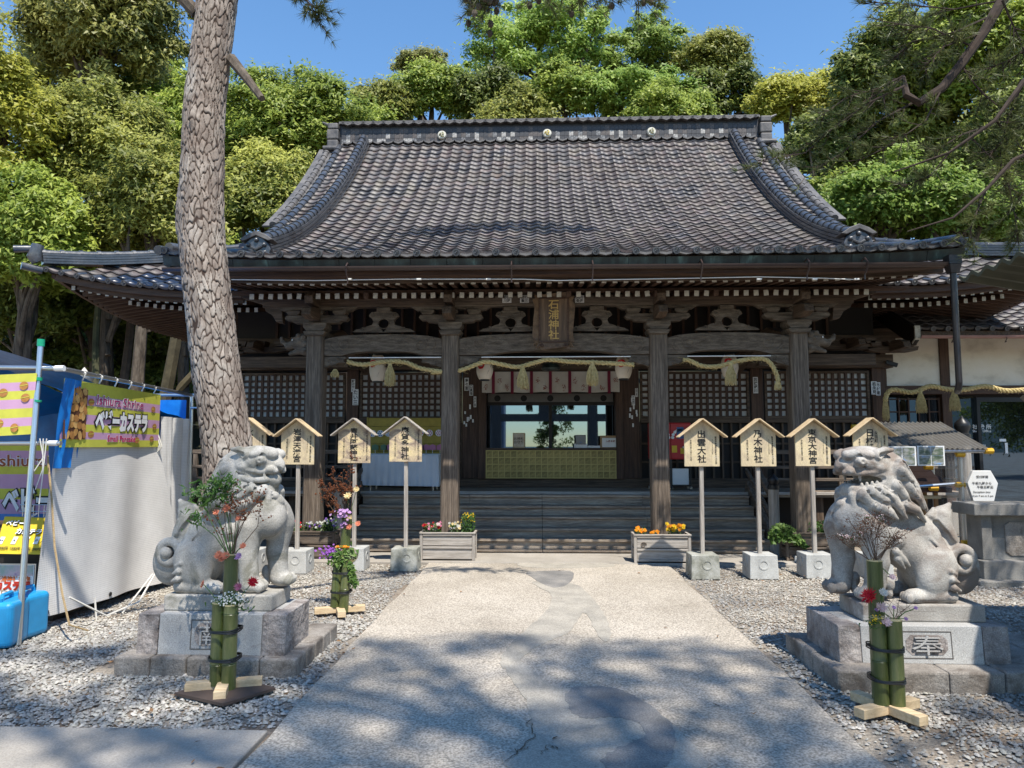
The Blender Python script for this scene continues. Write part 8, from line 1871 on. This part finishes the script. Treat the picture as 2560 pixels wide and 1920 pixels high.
tc = N.new('ShaderNodeTexCoord'); br = N.new('ShaderNodeTexBrick'); br.offset = 0; br.inputs['Scale'].default_value = 1; br.inputs['Brick Width'].default_value = .019; br.inputs['Row Height'].default_value = .019; br.inputs['Mortar Size'].default_value = .0028; br.inputs['Mortar Smooth'].default_value = .4
sx_ = N.new('ShaderNodeSeparateXYZ'); cx_ = N.new('ShaderNodeCombineXYZ'); L.new(tc.outputs['Object'], sx_.inputs[0]); L.new(sx_.outputs['Y'], cx_.inputs['X']); L.new(sx_.outputs['Z'], cx_.inputs['Y']); L.new(cx_.outputs[0], br.inputs['Vector'])
br.inputs['Color1'].default_value = (.8, .8, .8, 1); br.inputs['Color2'].default_value = (.74, .74, .75, 1); br.inputs['Mortar'].default_value = (1, 1, 1, 1)
ml = N.new('ShaderNodeMix'); ml.data_type = 'RGBA'; ml.blend_type = 'MULTIPLY'; ml.inputs[0].default_value = 1; L.new(src, ml.inputs[6]); L.new(br.outputs['Color'], ml.inputs[7]); L.new(ml.outputs[2], p.inputs['Base Color'])
tarp = sheet('mesh_sheet', weave, [(-4.26, 6.13, 1.62), (-4.50, 8.28, 1.60), (-4.22, 8.45, .06), (-4.29, 6.06, .12)], 60, 40, .036, (5, 3), bias=lambda u, v: .3 + v * .9)
for u in (.02, .4, .8): MB().lathe([(.022, 0), (.022, .006), (.008, .006), (.008, 0)], Vector((-4.28, 6.1, .16)).lerp(Vector((-4.21, 8.4, .1)), u) + Vector((.012, 0, 0)), 12, Matrix.Rotation(R_(90), 3, 'Y')).build('eyelet', M['black_metal'], tarp)
sheet('mesh_sheet', weave, [(-4.52, 8.35, 1.95), (-4.62, 9.25, 1.95), (-4.6, 9.25, .3), (-4.45, 8.4, .3)], 20, 16, .03)
MB().box(-5.0, -4.46, 6.7, 9.2, 0, .34).build('log_base', mat('muddy_timber', [(.09, .065, .045), (.2, .15, .1), (.3, .23, .165)], scale=4, stretch=(3, .7, 3), rough=.95, bump=.02, bscale=10), st, bevel=.05)
# ---- banners
yb_, pk = flat('banner_yellow', (.54, .53, .07), .75, var=.1), flat('banner_pink', (.54, .31, .47), .75, var=.05)
def banner(name, label, corners, stripes, wav=.002):
    t = thing(name, label, 'banner', corners[0]); a, b, c, d = [Vector(p) for p in corners]; n = (b - a).cross(d - a).normalized()
    W = lambda u, v: a.lerp(b, u).lerp(d.lerp(c, u), v) + n * wav * (math.sin(u * 17 + v) * .6 + math.sin(u * 7 + 2 * v)) * (.3 + v)
    k = len(stripes); v0 = 0
    for s, (m, h) in enumerate(stripes):
        vs = []; v1 = v0 + h
        for j in range(4):
            for i in range(41): vs.append(W(i / 40, v0 + (v1 - v0) * j / 3))
        fs = [(j * 41 + i, j * 41 + i + 1, (j + 1) * 41 + i + 1, (j + 1) * 41 + i) for j in range(3) for i in range(40)]
        MB().add(vs, fs).build('stripe', m, t, smooth=True); v0 = v1
    if n.dot(Vector((0, 0, EYE)) - a) < 0: n = -n
    return t, W, n
def on_banner(t, W, n, V, F, u0, v0, su, sv, m, lift_, name='print'):
    """flat printing that follows the cloth"""
    off = wpos(t); P = [tuple(W(u0 + x * su, v0 - y * sv) + n * lift_ * .8 - off) for x, y in V]; me = bpy.data.meshes.new(name); me.from_pydata(P, [], F); me.materials.append(m); return link(name, me, t)
def txt_fit(body, bold=0.0, w=1.0, h=1.0, line=1.0):
    V, F = text_np(body, bold, line); xs = [v[0] for v in V]; ys = [v[1] for v in V]; W_, H_ = max(xs) - min(xs), max(ys) - min(ys); cx, cy = (max(xs) + min(xs)) / 2, (max(ys) + min(ys)) / 2
    return [((v[0] - cx) / W_ * w, (v[1] - cy) / H_ * h) for v in V], F
def disc(n=18): return [(.5 * math.cos(6.283 * i / n), .5 * math.sin(6.283 * i / n)) for i in range(n)], [tuple(range(n))]
sidec = [(-4.235, 6.16, 2.20), (-4.47, 8.22, 2.20), (-4.46, 8.2, 1.585), (-4.23, 6.14, 1.585)]
bn, W, n = banner('stall_banner', 'yellow and pink striped banner advertising baby castella on the side of the stall', sidec, [(yb_, .2), (pk, .16), (yb_, .14), (pk, .15), (yb_, .12), (pk, .11), (yb_, .12)])
maroon, whitep, inkp = flat('maroon_print', (.38, .03, .14), .75), flat('white_print', (.8, .8, .8), .75), M['ink']
cake = [flat('cake_brown%d' % i, c, .7, var=.3, scale=20) for i, c in enumerate(((.52, .26, .07), (.62, .36, .12), (.42, .19, .05)))]
dk = flat('cake_shadow', (.14, .05, .02), .8)  # dark ground printed between the cakes
on_banner(bn, W, n, [(-.5, -.5), (.5, -.5), (.5, .5), (-.5, .5)], [(0, 1, 2, 3)], .105, .5, .19, .76, dk, .006, 'picture_ground')
g9 = random.Random(3); cells = [(.04 + .034 * (i % 5) + g9.uniform(-.01, .01), .17 + .125 * (i // 5) + g9.uniform(-.03, .03)) for i in range(30)]
for k, m in enumerate(cake):
    mbV, mbF = [], []
    for i, (u, v) in enumerate(cells):
        if i % 3 != k: continue
        a = g9.uniform(0, 3.1); q = len(mbV)
        for x, y in disc(14)[0]: mbV.append((u + (x * math.cos(a) * .045 - y * math.sin(a) * .032), -(v + (x * math.sin(a) * .15 + y * math.cos(a) * .11))))
        mbF.append(tuple(range(q, q + 14)))
    on_banner(bn, W, n, mbV, mbF, 0, 0, 1, 1, m, .009 + .002 * k, 'cake_print')['kind'] = 'stuff'
for body, u, v, w, h, bo in (('Ishiura Shrine', .53, .25, .5, .17, .03),):
    V, F = txt_fit(body, .07, w, h); on_banner(bn, W, n, V, F, u, v, 1, 1, whitep, .008, 'lettering'); V, F = txt_fit(body, .018, w * .985, h * .93); on_banner(bn, W, n, V, F, u, v, 1, 1, maroon, .011, 'lettering')
V, F = txt_fit('ベビーカステラ', .16, .58, .40); on_banner(bn, W, n, V, F, .555, .57, 1, 1, inkp, .009, 'lettering'); V, F = txt_fit('ベビーカステラ', .07, .555, .355); on_banner(bn, W, n, V, F, .555, .57, 1, 1, whitep, .013, 'lettering')
V, F = txt_fit('Small Pancake', .05, .3, .12); on_banner(bn, W, n, V, F, .55, .86, 1, 1, whitep, .008, 'lettering'); V, F = txt_fit('Small Pancake', .03, .295, .11); on_banner(bn, W, n, V, F, .55, .86, 1, 1, flat('rose_print', (.5, .02, .12), .75), .011, 'lettering')
for u, v in ((.235, .3), (.905, .3), (.93, .62), (.25, .8), (.72, .88), (.9, .85)): V, F = disc(); on_banner(bn, W, n, V, F, u, v, .055, .11, cake[2], .007, 'biscuit_print'); on_banner(bn, W, n, [(-.45, -.05), (.45, .08), (.45, .16), (-.45, .03)], [(0, 1, 2, 3)], u, v, .055, .11, yb_, .010, 'biscuit_filling')
f0 = [at(-60, 812, 5.93), at(80, 806, 5.93), at(66, 938, 5.93), at(-60, 945, 5.93)]
bn2, W2, n2 = banner('stall_banner', 'striped yellow and pink banner printed with biscuits on the front of the stall', f0, [(yb_, .14), (pk, .14), (yb_, .14), (pk, .15), (yb_, .15), (pk, .14), (yb_, .14)])
for u, v in ((.82, .2), (.86, .4), (.72, .88), (.5, .3), (.46, .8)): V, F = disc(); on_banner(bn2, W2, n2, V, F, u, v, .14, .14, cake[2], .007, 'biscuit_print'); on_banner(bn2, W2, n2, [(-.45, -.05), (.45, .08), (.45, .16), (-.45, .03)], [(0, 1, 2, 3)], u, v, .14, .14, yb_, .010, 'biscuit_filling')
b3 = [at(-80, 955, 7.4), at(105, 955, 7.4), at(105, 1110, 7.4), at(-80, 1110, 7.4)]
bn3, W3, n3 = banner('inner_banner', 'shaded striped banner hanging inside the stall behind the price board', b3, [(yb_, .12), (pk, .2), (yb_, .13), (pk, .2), (yb_, .15), (pk, .2)])
V, F = txt_fit('Ishiura', .05, .6, .17); on_banner(bn3, W3, n3, V, F, .68, .26, 1, 1, whitep, .008, 'lettering'); V, F = txt_fit('Ishiura', .015, .59, .165); on_banner(bn3, W3, n3, V, F, .68, .26, 1, 1, flat('brown_print', (.3, .08, .03), .75), .012, 'lettering')
V, F = txt_fit('ベビー', .12, .6, .4); on_banner(bn3, W3, n3, V, F, .75, .8, 1, 1, inkp, .009, 'lettering'); V, F = txt_fit('ベビー', .05, .57, .36); on_banner(bn3, W3, n3, V, F, .75, .8, 1, 1, whitep, .013, 'lettering')
# ---- counter, price board, posters, water cans
orange = flat('orange_board', (.52, .10, .02), .6)
B('counter_base', orange, st, -6.6, -4.36, 6.35, 6.9, .12, .26, .006); B('counter_body', M['black_wood'], st, -6.6, -4.42, 6.42, 6.9, .26, .82); B('counter_top', M['timber_x'], st, -6.6, -4.4, 6.3, 6.95, .82, .86)
MB().box(-4.75, -4.45, 6.4, 6.6, .86, .88).build('tray', M['steel'], st)
for k in range(6): MB().tube([(-4.72 + .05 * k, 6.4, .88), (-4.72 + .05 * k, 6.4, 1.06)], .004, 5).build('basket_wire', M['steel'], st)
for k in range(3): MB().tube([(-4.75, 6.4, .94 + .06 * k), (-4.44, 6.4, .94 + .06 * k)], .004, 5).build('basket_wire', M['steel'], st)
pb0 = [at(x, y, Y) for x, y, Y in ((10, 1116, 6.35), (94, 1119, 6.35), (95, 1198, 6.15), (-12, 1196, 6.15))]
pbd = thing('price_board', 'yellow price board leaning on the stall counter', 'price board', pb0[3]); MB().add(pb0 + [q + Vector((0, .03, 0)) for q in pb0], [(0, 1, 2, 3), (7, 6, 5, 4), (0, 4, 5, 1), (1, 5, 6, 2), (2, 6, 7, 3), (3, 7, 4, 0)]).build('board', flat('price_yellow', (.58, .42, .02), .6, var=.05), pbd)
r_ = (pb0[1] - pb0[0]).normalized(); u_ = (pb0[0] - pb0[3]); u_ = (u_ - r_ * u_.dot(r_)).normalized(); nn_ = r_.cross(u_)
def onpb(body, x, y, h, m, bo=.03, w=None): q = at(x, y, 6.25 + (1155 - y) * .0025) + nn_ * (.016 if m is whitep else .01); return lettering(body, m, pbd, q, r_, u_, h=h, w=w, bold=bo)
onpb('ベビー', 36, 1131, .06, M['ink'], .09); onpb('ベビー', 36, 1131, .054, whitep, .03); onpb('カステラ', 64, 1150, .06, M['ink'], .09); onpb('カステラ', 64, 1150, .054, whitep, .03)
onpb('2000円  1500円  800円  500円', 42, 1186, .028, M['ink'], .03)
for x, s in ((4, '特大'), (32, '大'), (58, '中'), (80, '小')): q = at(x, 1168, 6.22) + nn_ * .006; mb = MB(); mb.add([q - r_ * .02 - u_ * .035, q + r_ * .02 - u_ * .035, q + r_ * .02 + u_ * .035, q - r_ * .02 + u_ * .035], [(0, 1, 2, 3)]); mb.build('tag', whitep, pbd); onpb(s, x, 1168, .025 if len(s) == 1 else .02, M['ink'])
pgr = mat('poster_picture', [(.16, .06, .24), (.6, .45, .5), (.3, .4, .35), (.62, .55, .4)], scale=6, rough=.6, detail=6)
for i, (xa, xb) in enumerate(((-22, 78), (85, 122))):
    q0, q1 = at(xa, 1312, 6.28), at(xb, 1218, 6.28)
    t = thing('poster', ['framed castella poster standing left of the steel pole on the ground', 'framed castella poster half hidden behind the mesh sheet'][i], 'poster', (q0.x, 6.28, q0.z)); B('frame', M['steel'], t, q0.x, q1.x, 6.28, 6.30, q0.z, q1.z); B('sheet', whitep, t, q0.x + .012, q1.x - .012, 6.274, 6.279, q0.z + .012, q1.z - .012)
    w_ = q1.x - q0.x; h_ = q1.z - q0.z; B('picture', pgr, t, q0.x + .02, q1.x - .02, 6.270, 6.273, q1.z - h_ * .27, q1.z - .015); B('picture', pgr, t, q0.x + .02, q1.x - .02, 6.270, 6.273, q0.z + .015, q0.z + h_ * .25)
    xm = (q0.x + q1.x) / 2
    lettering('石浦神社名物', flat('orange_print', (.55, .12, .02), .7), t, (xm, 6.268, q0.z + h_ * .66), XR, ZU, w=w_ * .8, bold=.03); lettering('カステラ', flat('red_print', (.5, .03, .01), .7), t, (xm, 6.268, q0.z + h_ * .5), XR, ZU, w=w_ * .85, bold=.07); lettering('Castella', flat('tan_print', (.4, .26, .1), .7), t, (xm, 6.268, q0.z + h_ * .36), XR, ZU, w=w_ * .5, bold=.02)
def can(label, x, y, rz):
    t = thing('water_can', label, 'water can', (x, y, .0), rz, group='blue plastic water cans by the stall pole')
    o = bpy.data.objects.new('body', MB().box(-.125, .125, -.15, .15, .0, .36).mesh('body', M['blue_plastic'])); COL.objects.link(o); o.parent = t; b = o.modifiers.new('bevel', 'BEVEL'); b.width = .045; b.segments = 4
    for nm, mb in (('handle', MB().tube([(0, -.06, .345), (0, -.05, .40), (0, .08, .40), (0, .1, .345)], .018, 8)), ('cap', MB().lathe([(.03, .34), (.03, .385), (.001, .385)], (0, -.1, 0), 12)), ('rib', MB().tube([(-.128, -.1, .1), (-.128, .1, .1)], .01, 6)), ('rib', MB().tube([(-.128, -.1, .22), (-.128, .1, .22)], .01, 6))): link(nm, mb.mesh(nm, M['blue_plastic'], smooth=True), t)
can('blue plastic water can at the left picture edge in front of the pole', at(12, 1390, 5.75).x, 5.72, .2)
can('blue plastic water can tied behind the foot of the steel pole', at(48, 1380, 5.98).x, 5.98, -.1)
B('stall_box', M['black_metal'], st, -4.65, -4.45, 6.5, 6.7, 0, .12)
